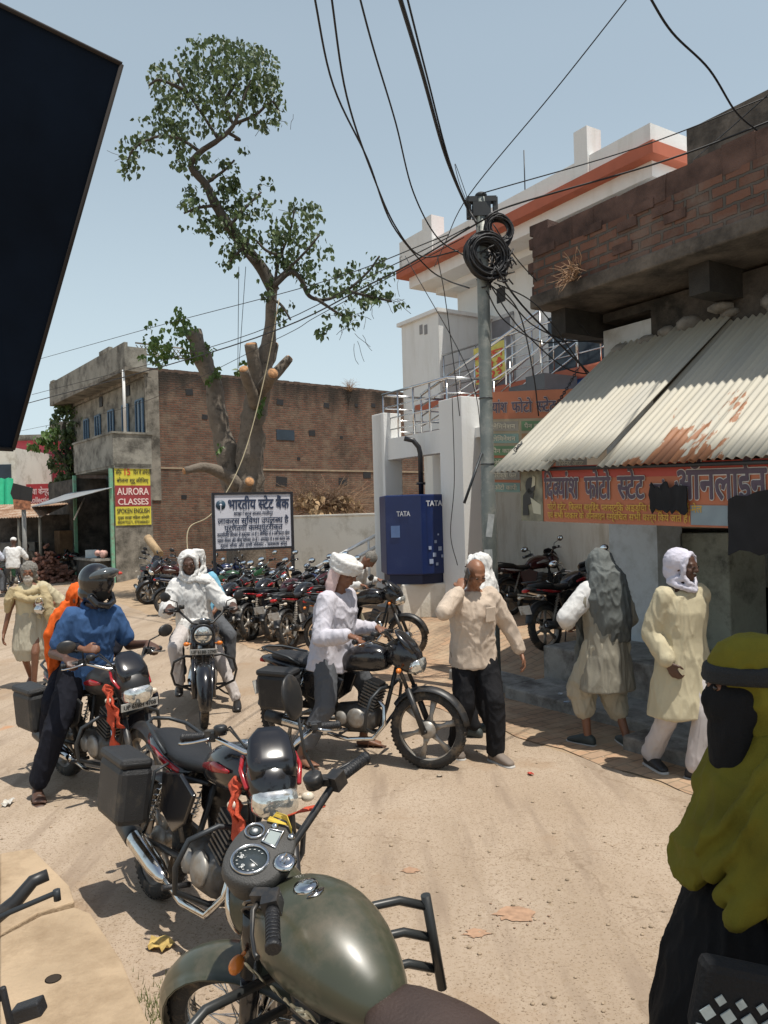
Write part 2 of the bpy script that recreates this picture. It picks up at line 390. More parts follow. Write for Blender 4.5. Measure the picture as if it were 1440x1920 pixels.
# broken concrete slabs at the photographer's feet
def slabs():
    holes = []
    polys = [([(0, 1600), (60, 1590), (130, 1660), (140, 1690), (70, 1712), (0, 1752)], .10),
             ([(0, 1757), (78, 1716), (140, 1700), (170, 1712), (228, 1800), (262, 1880), (300, 1960), (330, 2100), (0, 2100)], .14),
             ([(-400, 1600), (-6, 1606), (-6, 1760), (-6, 2100), (-400, 2100)], .12)]
    for i, (pl, z) in enumerate(polys):
        pts = []
        for k in range(len(pl)):
            a, b_ = gnd(*pl[k], z), gnd(*pl[(k + 1) % len(pl)], z)
            for j in range(5):
                q = a.lerp(b_, j / 5) + V((noise.noise(V((k * 3 + j, i, 1))), noise.noise(V((k * 3 + j, i, 7))), 0)) * .012; pts.append(q)
        mb = MB(); n = len(pts)
        mb.add([(p.x, p.y, -.05) for p in pts] + [(p.x, p.y, z) for p in pts], [tuple(range(n))[::-1], tuple(range(n, 2 * n))] + [(k, (k + 1) % n, n + (k + 1) % n, n + k) for k in range(n)], False)
        o = mb.build('paving_slab', slabcon, bev=.008)
        tag(o, ['small broken concrete slab above the larger slab', 'large concrete slab with a round drain hole', 'concrete slab cut by the left picture edge'][i], 'slab', 'broken concrete slabs at the roadside')
        if i == 1:
            c = gnd(100, 1836, z); h = MB(); h.lathe([(.033, 0), (.03, .0), (.026, -.02), (0, -.03)], c + V((0, 0, .003)), (0, 0, 1), 18)
            h.build('drain_hole', M('hole_dirt', (.03, .02, .012), .95), o)
slabs()
# ------------------------------------------------------------------ text
def fmesh(s, off=0.0, shear=0):
    c = bpy.data.curves.new('t', 'FONT'); c.body = s; c.size = 1; c.offset = off; c.shear = shear; c.resolution_u = 3
    o = bpy.data.objects.new('t', c); C.objects.link(o)
    dg = bpy.context.evaluated_depsgraph_get(); me = bpy.data.meshes.new_from_object(o.evaluated_get(dg))
    vs = [tuple(v.co) for v in me.vertices]; fs = [tuple(p.vertices) for p in me.polygons]
    bpy.data.objects.remove(o); bpy.data.meshes.remove(me); return vs, fs
def width(s): 
    v, _ = fmesh(s); return max(q[0] for q in v) if v else 0
BARW = None
def text2d(s, off=0.0, shear=0):
    """'~X' writes the half form of the letter X. Returns verts, faces, width"""
    global BARW
    if BARW is None: BARW = width('l')
    V_, F_ = [], []; x = 0; i = 0; buf = ''
    parts = []
    while i < len(s):
        if s[i] == '~': 
            if buf: parts.append((0, buf)); buf = ''
            parts.append((1, s[i + 1])); i += 2; i += (i < len(s) and s[i] == '\u094d')
        else: buf += s[i]; i += 1
    if buf: parts.append((0, buf))
    for half, p in parts:
        vs, fs = fmesh(p, off, shear)
        if not half:
            b = len(V_); V_ += [(a + x, c_, 0) for a, c_, d in vs]; F_ += [tuple(k + b for k in f) for f in fs]; x += width(p + 'l') - BARW
        else:
            import bmesh
            wd = max(a for a, c_, d in vs); cut = wd - .17
            bm = bmesh.new(); bv = [bm.verts.new(q) for q in vs]
            for f in fs:
                try: bm.faces.new([bv[k] for k in f])
                except ValueError: pass
            bmesh.ops.bisect_plane(bm, geom=bm.verts[:] + bm.edges[:] + bm.faces[:], plane_co=(cut, 0, 0), plane_no=(1, 0, 0), clear_outer=True)
            bm.verts.index_update(); b = len(V_); V_ += [(v.co.x + x, v.co.y, 0) for v in bm.verts]; F_ += [tuple(v.index + b for v in f.verts) for f in bm.faces]
            x += cut; bm.free()
    return V_, F_, x
def bold(vs, fs, off):
    """thickens letters by stacking shifted copies a hair apart (robust where curve offsets break glyphs)"""
    if off <= 0: return [(x, y, 0) for x, y, _ in vs], fs
    V_, F_ = [], []
    for i, (dx, dy) in enumerate(((0, 0), (-off, 0), (off, 0), (0, -off * .8), (0, off * .8), (-off * .7, -off * .6), (off * .7, off * .6), (off * .7, -off * .6), (-off * .7, off * .6))):
        b = len(V_); V_ += [(x + dx, y + dy, i * .0004) for x, y, _ in vs]; F_ += [tuple(k + b for k in f) for f in fs]
    return V_, F_
def lettering(mb, s, o, X, Y, w=None, h=.1, off=0.0, align='c', shear=0):
    """writes s into mb; o anchor on base line, X/Y unit vectors, h letter size, w total width or None"""
    vs, fs, wd = text2d(s, 0, shear); vs, fs = bold(vs, fs, off); X, Y = V(X), V(Y); Z = X.cross(Y).normalized()
    k = w / wd if w else h; x0 = {'c': -wd * k / 2, 'l': 0}[align]
    mb.add([V(o) + X * (x0 + a * k) + Y * (b_ * h) + Z * (.003 + c_) for a, b_, c_ in vs], fs, False)
# ------------------------------------------------------------------ brick building on the left
DB = RAD(37.9); D2 = V((-math.sin(DB), math.cos(DB), 0)); N2 = V((math.cos(DB), math.sin(DB), 0))
A2 = at(283, 960, 27.0); A2.z = 0
bldg = empty('brick_building', A2, DB, 'two storey brown brick building with grey concrete balcony and roof parapet', 'building')
# local frame: x = N2 (to the right), y = D2 (away)
bwall = brick_mat('weathered_brick', (.19, .095, .065), (.10, .055, .04), (.11, .096, .08), .24, .083, .016, top=(6.3, 7.3), damount=.42, bump=.7, tint=(.2, .155, .115))
mb = MB(); mb.box((9.5, 4.6, 3.7), (19, 9.2, 7.4)); mb.build('brick_wall', bwall, bldg)
mb = MB()
for i in range(75):                                        # ragged coping bricks
    if random.random() < .93: mb.box((.15 + i * .25, .12, 7.4 + .03), (.262, .24, .1 + random.random() * .04), (0, 0, random.uniform(-.04, .04)))
mb.build('coping', M('dark_brick_coping', (.09, .06, .045), .95, var=.4, sc=6), bldg)
mb = MB(); mb.box((.14, -.01, 5.1), (.5, .06, 4.6)); mb.box((-.02, .2, 5.6), (.06, .5, 3.6)); mb.build('corner_pier', concrete, bldg)
mb = MB(); mb.box((9, -.012, 3.95), (17.6, .03, .06)); mb.box((4, -.012, 1.9), (2.6, .03, .05)); mb.build('string_course', M('old_mortar', (.3, .24, .17), .95, var=.2), bldg)
def lp(u, v):   # point on long brick wall in local coordinates
    r = ray(u, v); Yd = None; o = V((0, 0, H_CAM)); nrm = -D2; tt = (A2 - o).dot(nrm) / r.dot(nrm); p = o + r * tt - A2
    return V((p.dot(N2), p.dot(D2), p.z))
q0, q1 = lp(518, 805), lp(552, 826)
mb = MB(); mb.box(((q0.x + q1.x) / 2, 0, (q0.z + q1.z) / 2), (q1.x - q0.x, .04, q0.z - q1.z)); mb.build('window', glassd, bldg)
mb = MB()
for (u, v, s) in [(355, 735, .28), (384, 782, .22), (525, 754, .3), (585, 812, .3), (612, 760, .26), (528, 903, .5), (643, 903, .42), (688, 890, .4), (700, 760, .22), (735, 904, .3), (820, 906, .3), (640, 820, .15), (345, 932, .2), (560, 860, .14), (455, 800, .2), (668, 760, .15)]:
    q = lp(u, v); MB().box((q.x, 0, q.z), (s, .03, s * .75), (0, random.uniform(-.1, .1), 0)).build('putlog_hole', black, bldg)
# upper storey street wall, roof slab, parapet, balcony, shop below
pl = M('grey_plaster', (.27, .26, .225), .9, var=.2, sc=1.4, bump=.3, bsc=14, dirt=((.07, .065, .055), .5, 1.6))
mb = MB(); mb.box((-.03, 4.6, 6.0), (.06, 9.0, 2.7)); mb.build('street_wall', pl, bldg)
mb = MB(); mb.box((-.42, 4.55, 7.33), (.86, 9.5, .14)); mb.box((-.02, 4.5, 7.2), (.3, 9.1, .12))
mb.build('roof_slab', concrete, bldg)
mb = MB(); mb.box((-.79, 4.55, 7.82), (.12, 9.5, .84)); mb.box((-.4, -.14, 7.75), (.66, .12, .7)); mb.box((-.79, 1.9, 8.3), (.14, 1.1, .14)); mb.box((-.8, 8.8, 8.26), (.16, .5, .08))
mb.build('roof_parapet', pl, bldg)
mb = MB()
for i in range(11):
    x = -.55 + i * .15; mb.box((x + .35, .1, 8.1), (.02, .04, .4), (0, .7, 0)); mb.box((x + .35, .1, 8.1), (.02, .04, .4), (0, -.7, 0))
mb.box((.55, .1, 7.95), (1.8, .05, .05)); mb.box((.55, .1, 8.32), (1.8, .05, .05)); mb.build('jali_screen', pl, bldg)
mb = MB(); mb.box((-1.24, 2.15, 4.56), (.12, 4.5, 1.1)); mb.box((-.6, -.04, 4.5), (1.3, .12, 1.2)); mb.box((-.62, 2.1, 4.0), (1.3, 4.4, .14)); mb.box((-1.24, 2.15, 5.13), (.2, 4.6, .07)); mb.box((-.6, -.04, 5.13), (1.4, .2, .07))
mb.build('balcony', pl, bldg)
mb = MB(); mb.tube([(-.85, -.05, 5.1), (-.85, -.05, 7.3)], .05); mb.build('pipe_column', white, bldg)
for yy, ww in ((.55, .7), (2.0, .6), (3.6, .6), (5.2, .6), (6.7, .55)):
    wv = MB(); wv.box((-.075, yy, 5.75), (.05, ww, 1.25)); wo = wv.build('window', glassd, bldg)
    fr = MB()
    for dy in (-.5, 0, .5): fr.box((-.11, yy + dy * ww, 5.75), (.05, .05, 1.32))
    fr.box((-.11, yy, 6.4), (.05, ww, .06)); fr.box((-.11, yy, 5.1), (.05, ww, .06)); fr.build('frame', M('blue_grey_frame', (.1, .18, .28), .6), wo)
for yy in (1.7, 4.8): MB().box((-.07, yy, 6.9), (.05, .35, .4)).build('ventilator', black, bldg)
mb = MB(); mb.box((-.62, .02, 1.95), (1.32, .14, 3.9)); mb.build('shop_side_wall', concrete, bldg)
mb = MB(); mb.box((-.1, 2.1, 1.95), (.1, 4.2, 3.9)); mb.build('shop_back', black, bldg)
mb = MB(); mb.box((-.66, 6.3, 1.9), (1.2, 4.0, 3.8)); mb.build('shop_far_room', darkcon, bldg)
for yy in (.02, 4.2):
    mb = MB(); mb.box((-1.36, yy, 1.95), (.11, .11, 3.9)); mb.build('post', greenp, bldg)
mb = MB(); mb.box((-.7, 2.1, .35), (1.1, 4.2, .7)); mb.build('plinth', stepcon, bldg)
# tin awning of the tea shop
tin = M('galvanised_tin', (.34, .36, .37), .5, .4, var=.2, sc=4, dirt=((.2, .1, .05), .3, 2))
def corr_sheet(mb, p0, p1, q0, q1, waves, amp, th=.004):
    """corrugated sheet: p0-p1 low edge, q0-q1 high edge"""
    n = waves * 6; vs = []; up = (p1 - p0).cross(q0 - p0).normalized()
    for i in range(n + 1):
        t = i / n; o = up * (amp * math.sin(t * waves * 2 * math.pi))
        a = p0.lerp(p1, t) + o; b_ = q0.lerp(q1, t) + o
        for k in range(7): vs.append(a.lerp(b_, k / 6))
    m_ = len(vs); vs += [q - up * th for q in vs]; fs = []
    for i in range(n):
        for k in range(6):
            a = i * 7 + k; fs.append((a, a + 7, a + 8, a + 1)); fs.append((a + m_, a + 1 + m_, a + 8 + m_, a + 7 + m_))
        fs.append((i * 7, i * 7 + m_, i * 7 + 7 + m_, i * 7 + 7))
    return mb.add(vs, fs, True)
mb = MB(); corr_sheet(mb, V((-3.2, -.15, 2.75)), V((-2.6, 5.6, 2.75)), V((-1.35, -.15, 3.25)), V((-1.35, 4.9, 3.25)), 26, .02)
mb.build('tin_awning', tin, bldg)
mb = MB(); mb.tube([(-1.36, 3.0, 3.0), (-1.9, 2.5, 2.2)], .03, 6); mb.build('awning_strut', white, bldg)
# wall sign on the shop side
so_ = A2 + N2 * (-.62) + D2 * (-.065)
sg = empty('coaching_sign', so_ + V((0, 0, 2.2)), DB, 'yellow and maroon painted coaching class sign on grey wall below balcony', 'sign')
mb = MB(); mb.box((-.02, 0, .75), (1.24, .02, 2.0)); mb.build('panel', M('sign_yellow', (.62, .55, .06), .6, var=.08), sg)
mb = MB(); mb.box((-.02, -.005, .76), (1.24, .02, .72)); mb.build('middle_band', M('sign_maroon', (.3, .04, .045), .6, var=.1), sg)
def put_text(sg, name, rows, mat, off=.02, y=-.018):
    mb = MB()
    for r in rows: lettering(mb, r[0], (r[1], y, r[2]), (1, 0, 0), (0, 0, 1), r[3], r[4], r[5] if len(r) > 5 else off)
    return mb.build(name, mat, sg)
put_text(sg, 'lettering', [('AURORA', -.02, .80, 1.1, .34), ('CLASSES', -.02, .46, 1.08, .3)], M('letter_pink', (.8, .62, .58), .6), .02)
put_text(sg, 'lettering', [('सिर्फ', -.5, 1.5, .2, .2), ('िदन में अं~ग्रेज़ी', .32, 1.5, .62, .2), ('बोलना शुरू कीिजए', -.02, 1.22, 1.1, .2), ('SPOKEN ENGLISH', -.02, .16, 1.14, .24), ('मु~ख्य शाखा मिहला कोचिंग', -.02, -.04, 1.1, .15), ('9839772271, 9793484431', -.02, -.2, 1.12, .15)], M('letter_black', (.03, .03, .03), .6), .01)
put_text(sg, 'lettering', [('15', -.22, 1.48, .26, .33)], M('letter_red', (.6, .06, .03), .6), .02)

# ------------------------------------------------------------------ white house and bank platform
house = empty('white_house', (0, 0, 0), 0, 'white two storey house with red edged roof behind the pole', 'building')
def HB(name, mat, *bx, bev=0):
    mb = MB()
    for q in bx: nbox(mb, *q)
    return mb.build(name, mat, house, bev=bev)
HB('upper_wall', white, (11.3, 19, 6.0, 14.2, 4.2, 7.5))
HB('ground_floor_wall', M('warm_white_wall', (.86, .82, .74), .75, var=.03, sc=1.2, dirt=((.62, .56, .46), .35, 2.4, .2), bump=.2, bsc=20), (10.2, 19, 2.0, 14.2, .9, 4.25))
HB('black_dado', black, (10.19, 19, 2.0, 14.15, 0, .9))
HB('roof_slab', white, (10.35, 19, 7.95, 14.8, 7.35, 7.6), (10.9, 19, 8.3, 14.5, 7.2, 7.36))
HB('roof_band', orange_p, (10.12, 19.2, 7.75, 15.0, 7.6, 7.8))
HB('parapet', white, (10.2, 10.32, 7.85, 14.95, 7.8, 8.12), (10.2, 19, 7.85, 7.97, 7.8, 8.12), (10.2, 19, 14.85, 14.97, 7.8, 8.12))
HB('parapet_end', white, (10.2, 10.32, 14.0, 14.95, 8.12, 8.45)); HB('parapet_post', white, (10.15, 10.5, 13.6, 13.95, 7.8, 8.65)); HB('parapet_post', white, (10.15, 10.5, 9.1, 9.4, 7.8, 8.62)); HB('parapet_post', white, (13.2, 13.5, 7.8, 8.1, 7.8, 8.7))
mb = MB(); p_ = nt(10.4, 10.9, 7.9); mb.tube([p_, p_ + V((0, 0, 1.1))], .012, 5); mb.build('rebar', iron, house)
HB('stair_tower', white, (9.8, 11.4, 12.98, 14.37, 3.85, 6.3)); HB('tower_cap', white, (9.72, 11.4, 12.9, 14.45, 6.3, 6.38))
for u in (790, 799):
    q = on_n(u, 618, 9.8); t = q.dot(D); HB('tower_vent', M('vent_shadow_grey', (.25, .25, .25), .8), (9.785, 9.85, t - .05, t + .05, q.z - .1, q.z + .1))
# first-floor ledge orange over blue
HB('ledge', orange_p, (9.75, 11.4, 3.0, 13.9, 4.28, 4.46), bev=.04); HB('ledge_fascia', blue_p, (9.9, 11.4, 3.0, 13.8, 3.75, 4.28))
q = on_n(929, 645, 11.3); HB('door', M('grey_door', (.22, .22, .24), .5), (11.27, 11.4, q.dot(D) - .55, q.dot(D) + .3, 4.5, 6.25))
HB('door_frame', M('door_frame_grey', (.5, .5, .5), .6), (11.25, 11.4, q.dot(D) - .63, q.dot(D) - .55, 4.5, 6.33), (11.25, 11.4, q.dot(D) - .63, q.dot(D) + .38, 6.25, 6.33))
q = on_n(940, 553, 11.3); HB('vent', black, (11.28, 11.4, q.dot(D) - .13, q.dot(D) + .13, q.z - .16, q.z + .16))
q = on_n(1100, 660, 10.3); HB('window', glassd, (10.28, 11.4, q.dot(D) - .6, q.dot(D) + .9, 4.5, 5.6)); HB('window_wall', white, (10.3, 11.3, q.dot(D) - 2.6, q.dot(D) + 1.0, 4.46, 7.2))
# platform on columns
HB('column', white, (7.9, 8.3, 12.35, 12.65, 0, 3.98), bev=.01)
q = on_n(720, 900, 7.95); HB('column', white, (7.9, 8.3, q.dot(D) - .12, q.dot(D) + .3, 0, 4.0), bev=.01)
tc1 = q.dot(D)
q = on_n(833, 900, 8.0); q2 = on_n(868, 900, 7.9); tc2 = q.dot(D)
HB('column', white, (7.92, 8.35, tc2 - .62, tc2, 0, 3.98), bev=.01)
HB('beam', white, (7.98, 8.2, tc2, tc1 - .12, 3.1, 3.5)); HB('platform', white, (8.2, 10.2, tc2 - 2.6, tc1 + .25, 3.3, 3.46))
HB('inner_column', white, (9.3, 9.6, tc1 - .1, tc1 + .25, 0, 3.3))
# steel railings
def rail(mb, pts, r=.022): mb.tube(pts, r, 8)
mb = MB(); n_ = 8.06
corners = [nt(n_, tc1 + .15, 0), nt(n_, tc2 - .1, 0), nt(n_ + .9, tc2 - .25, 0)]
for z, r in ((4.38, .025), (4.12, .013), (3.9, .013), (3.68, .013)):
    mb.tube([c + V((0, 0, z)) for c in corners], r, 8)
    mb.tube([nt(n_, tc1 + .15, z), nt(n_ + 1.5, tc1 + .15, z)], r, 8)
for i in range(5):
    p = corners[0].lerp(corners[1], i / 4 * .97 + .015); mb.tube([p + V((0, 0, 3.46)), p + V((0, 0, 4.38))], .018, 8)
p = corners[2]; mb.tube([p + V((0, 0, 3.46)), p + V((0, 0, 4.38))], .018, 8)
for k in (1, 2): p = nt(n_ + .75 * k, tc1 + .15, 0); mb.tube([p + V((0, 0, 3.46)), p + V((0, 0, 4.38))], .018, 8)
mb.build('platform_railing', steel, house)
# sloping stair and its rails, and the first floor railing
mb = MB()
for k, nn in enumerate((8.9, 9.75)):
    for dz, r in ((0, .028), (-.22, .016), (-.42, .016), (-.62, .016)):
        a = on_n(820 if k == 0 else 860, 743 if k == 0 else 748, 9.3); b_ = on_n(1045, 588, 9.3)
        pa, pb = nt(nn, a.dot(D), a.z + dz), nt(nn, b_.dot(D), b_.z + dz); mb.tube([pa, pb], r, 8)
    for j in range(5):
        a = on_n(820, 743, 9.3); b_ = on_n(1045, 588, 9.3); q = a.lerp(b_, j / 4); mb.tube([nt(nn, q.dot(D), q.z), nt(nn, q.dot(D), q.z - .85)], .018, 8)
mb.build('stair_railing', steel, house)
a = on_n(820, 743, 9.3); b_ = on_n(1045, 588, 9.3)
mb = MB(); ta, tb = a.dot(D), b_.dot(D); K = 8
for j in range(K):
    t0 = ta + (tb - ta) * j / K; t1 = ta + (tb - ta) * (j + 1) / K; z = a.z - .95 + (b_.z - a.z) * (j + .5) / K; nbox(mb, 8.95, 9.7, t0, t1 - .02, z - .25, z)
mb.build('stair', M('dark_granite', (.06, .06, .065), .35), house)
mb = MB()
for z, r in ((5.38, .022), (5.15, .012), (4.93, .012), (4.7, .012)): mb.tube([nt(9.85, 12.95, z), nt(9.85, 8.6, z)], r, 6)
for j in range(9): mb.tube([nt(9.85, 12.9 - j * .53, 4.46), nt(9.85, 12.9 - j * .53, 5.38)], .015, 6)
mb.build('upper_railing', steel, house)
qa = on_n(890, 655, 9.83); ybn = empty('yellow_banner', (0, 0, 0), 0, 'small yellow printed banner tied to the upper steel railing', 'banner')
q1 = on_n(890, 650, 9.83); q2 = on_n(949, 690, 9.83)
mb = MB(); nbox(mb, 9.8, 9.815, q2.dot(D), q1.dot(D), 4.58, 5.3); mb.build('cloth', M('banner_yellow', (.6, .52, .12), .6, var=.15, sc=8), ybn)
mb = MB()
for z, c_ in ((5.02, 'नामांकन'), (4.8, 'जारी है'), (4.62, '2023')):
    lettering(mb, c_, nt(9.795, (q1.dot(D) + q2.dot(D)) / 2, z), -D, (0, 0, 1), .8, .22, .03)
mb.build('lettering', M('banner_red', (.6, .07, .04), .6), ybn)
# ------------------------------------------------------------------ boundary wall, ramp rails
bw = MB(); p0, p1 = at(553, 965, 19.5), at(712, 962, 17.5)
d_ = (p1 - p0); d_.z = 0; ang = math.atan2(d_.y, d_.x); L = d_.length
bwo = MB().box((L / 2 + .6, 0, 1.03), (L + 1.2, .23, 2.06)).build('boundary_wall', cream, bev=.02); bwo.location = (p0.x, p0.y, 0); bwo.rotation_euler = (0, 0, ang)
tag(bwo, 'low cream painted wall between the bank notice board and white columns', 'wall')
MB().box((L / 2 + .6, 0, 2.08), (L + 1.26, .29, .05)).build('coping', cream, bwo, bev=.01)
mb = MB(); 
for dy in (0, 22): mb.tube([at(560, 1082 + dy, 15.6), at(706, 1003 + dy, 15.2)], .035, 8)
for s_ in (.1, .5, .9):
    p = at(560, 1082, 15.6).lerp(at(706, 1003, 15.2), s_); mb.tube([p, V((p.x, p.y, gh(p.x, p.y)))], .022, 8)
tag(mb.build('ramp_handrail', M('bright_tube', (.78, .78, .76), .35, .2)), 'white sloping tubular ramp handrail in front of cream wall', 'handrail')
# ------------------------------------------------------------------ photocopy shop on the right
shop = empty('photocopy_shop', (0, 0, 0), 0, 'open fronted shop with dark interior behind the corrugated awning', 'shop')
def SB(name, mat, *bx, bev=0, par=None):
    mb = MB()
    for q in bx: nbox(mb, *q)
    return mb.build(name, mat, par or shop, bev=bev)
bluewhite = M('bluish_whitewash', (.5, .54, .56), .85, var=.08, sc=1.5, dirt=((.3, .31, .3), .5, 1.6), bump=.3, bsc=18)
q1, q2 = on_n(1150, 1100, 7.35), on_n(1240, 1100, 7.35)
TP0, TP1 = q1.dot(D), q2.dot(D)
SB('pillar', bluewhite, (7.3, 7.75, TP1, TP0, 0, 4.2))
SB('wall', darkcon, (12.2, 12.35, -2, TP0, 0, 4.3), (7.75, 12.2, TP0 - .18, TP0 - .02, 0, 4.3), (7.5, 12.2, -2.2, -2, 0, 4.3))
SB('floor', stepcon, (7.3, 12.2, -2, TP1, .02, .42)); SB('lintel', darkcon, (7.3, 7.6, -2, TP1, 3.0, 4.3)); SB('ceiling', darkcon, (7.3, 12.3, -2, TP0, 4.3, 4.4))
SB('cabinet', M('grey_green_cabinet', (.3, .31, .25), .7, var=.15, dirt=((.1, .1, .08), .4, 3)), (7.7, 8.4, TP1 - .62, TP1 - .02, .42, 1.75), bev=.02)
SB('shelf', M('shelf_beige', (.35, .3, .22), .7, var=.2), (7.75, 8.5, TP1 - .75, TP1, 1.8, 1.92), bev=.01)
SB('counter', M('dark_counter', (.05, .045, .04), .5), (8.4, 9.1, -1, TP1 - 1.2, .42, 1.35), bev=.02)
# step block and low slabs
blk = MB(); nbox(blk, 6.28, 7.28, 4.9, 6.5, -.05, .5); tag(blk.build('concrete_step_block', stepcon, bev=.02), 'big grey concrete block in front of the white shop pillar', 'concrete block')
s_ = [(5.65, 6.9, 4.5, 6.45, .13), (5.2, 6.2, 2.4, 4.45, .12), (5.75, 6.2, 6.55, 7.6, .12)]
lb = ['cracked grey slab step below the concrete block', 'dark slab step beneath the standing men beside the shop', 'slab lying at the foot of the utility pole']
for (a, b_, c, d, h), l in zip(s_, lb):
    mb = MB(); mb.box((0, 0, h / 2 - .03), (b_ - a, d - c, h + .06)); o = mb.build('stone_slab', stepcon, bev=.02)
    o.location = nt((a + b_) / 2, (c + d) / 2, 0); o.rotation_euler = (.015, -.01, DA + .03); tag(o, l, 'slab', 'stone slabs along the shop front')
mb = MB(); nbox(mb, 6.4, 7.3, 1.0, 4.8, -.05, .26); tag(mb.build('shop_step', stepcon, bev=.02), 'long concrete step under the dark shop opening', 'step')
# overhanging brick balcony
ov = empty('brick_overhang', (0, 0, 0), 0, 'dark projecting balcony with crumbling brick parapet above the awning', 'balcony')
obr = brick_mat('overhang_brick', (.19, .10, .072), (.10, .06, .048), (.10, .09, .08), .27, .112, .016, top=(1.2, 1.45), damount=.22, bump=1.0, tint=(.2, .17, .145))
qc = on_n(1003, 600, 6.5); TC = qc.dot(D); ZB = qc.z; ZT = on_n(1010, 425, 6.5).z
# parapet built from separate brick-sized lumps along its broken top edge
mb = MB(); mb.box((0, -4.0, (ZT - ZB - .58) / 2), (.24, 8.0, ZT - ZB - .58)); 
o = mb.build('parapet', obr, ov); o.location = nt(6.62, TC, ZB + .28); o.rotation_euler = (0, 0, DA)
mb = MB(); random.seed(3)
for i in range(26):
    h = .13 * random.choice([1.9, 2, 2.15, 2.05, 1.95, 2.1, 1.2]); h = min(h, .29); mb.box((random.uniform(-.01, .01), -.16 - i * .31, ZT - ZB - .58 + h / 2 - .02), (.23, .315, h), (random.uniform(-.03, .03), random.uniform(-.03, .03), random.uniform(-.04, .04)))
for j in range(6): mb.box((.005, -.02 - .05 * (j % 2), .07 + j * .145), (.2, .16 + .06 * (j % 3), .12), (0, random.uniform(-.05, .05), random.uniform(-.08, .08)))
for j in range(26): mb.box((-.125 + .012, -random.uniform(.1, 7), .056 + random.randint(0, 5) * .112), (.05, .25, .095), (0, random.uniform(-.02, .02), random.uniform(-.03, .03)))
o = mb.build('loose_bricks', M('sooty_brick', (.10, .06, .048), .95, var=.5, sc=5, bump=.6), ov); o.location = nt(6.62, TC, ZB + .28); o.rotation_euler = (0, 0, DA)
soff = M('soot_stained_slab', (.14, .12, .1), .95, var=.3, sc=2.5, bump=.6, bsc=20, dirt=((.04, .035, .03), .6, 2))
mb = MB(); nbox(mb, 6.44, 11.5, TC - 8, TC + .02, ZB + .12, ZB + .28); mb.build('floor_slab', soff, ov, bev=.02)
mb = MB()
for k in range(4): nbox(mb, 6.75, 11.4, TC - .25 - k * 1.9, TC - .02 - k * 1.9, ZB - .18, ZB + .12)
mb.build('support_beam', M('black_beam', (.035, .033, .03), .9, var=.3, bump=.4), ov)
mb = MB(); nbox(mb, 9.5, 9.7, TC - 8, TC, ZB + .28, ZB + 3); mb.build('upper_wall', soff, ov)
# rubble between slab and wall
mb = MB(); random.seed(5)
for i in range(30): mb.ball(nt(7.4 + random.uniform(-.15, .1), TP0 - .2 - random.uniform(0, 3), 3.95 + random.uniform(-.1, .16)), (random.uniform(.08, .17), random.uniform(.08, .16), random.uniform(.05, .1)), 7, 5)
mb.build('broken_plaster', M('old_plaster_lump', (.22, .21, .19), .95, var=.35, sc=8, bump=.6), ov)
# dry plant on the bricks
def dry_plant(name, o, nrm, n, L, label, mat, seed=1, spread=1.0):
    random.seed(seed); mb = MB()
    for i in range(n):
        d = (V((random.uniform(-1, 1), random.uniform(-1, 1), random.uniform(-.5, 1))) * spread + nrm).normalized(); p = V(o) + V((random.uniform(-1, 1), random.uniform(-1, 1), random.uniform(-1, 1))) * L * .2; pts = [p]
        for k in range(4): d = (d + V((random.uniform(-.5, .5), random.uniform(-.5, .5), random.uniform(-.6, .35)))).normalized(); p = p + d * L * .22; pts.append(p)
        mb.tube(pts, [.006, .005, .004, .003, .002], 4)
    return tag(mb.build(name, mat), label, 'dry plant')
straw = M('dry_straw', (.33, .21, .13), .9, var=.3)
dry_plant('dry_creeper', on_n(1078, 515, 6.42), -N, 45, .32, 'dry brown creeper clinging to the crumbling brick parapet', straw, 2)
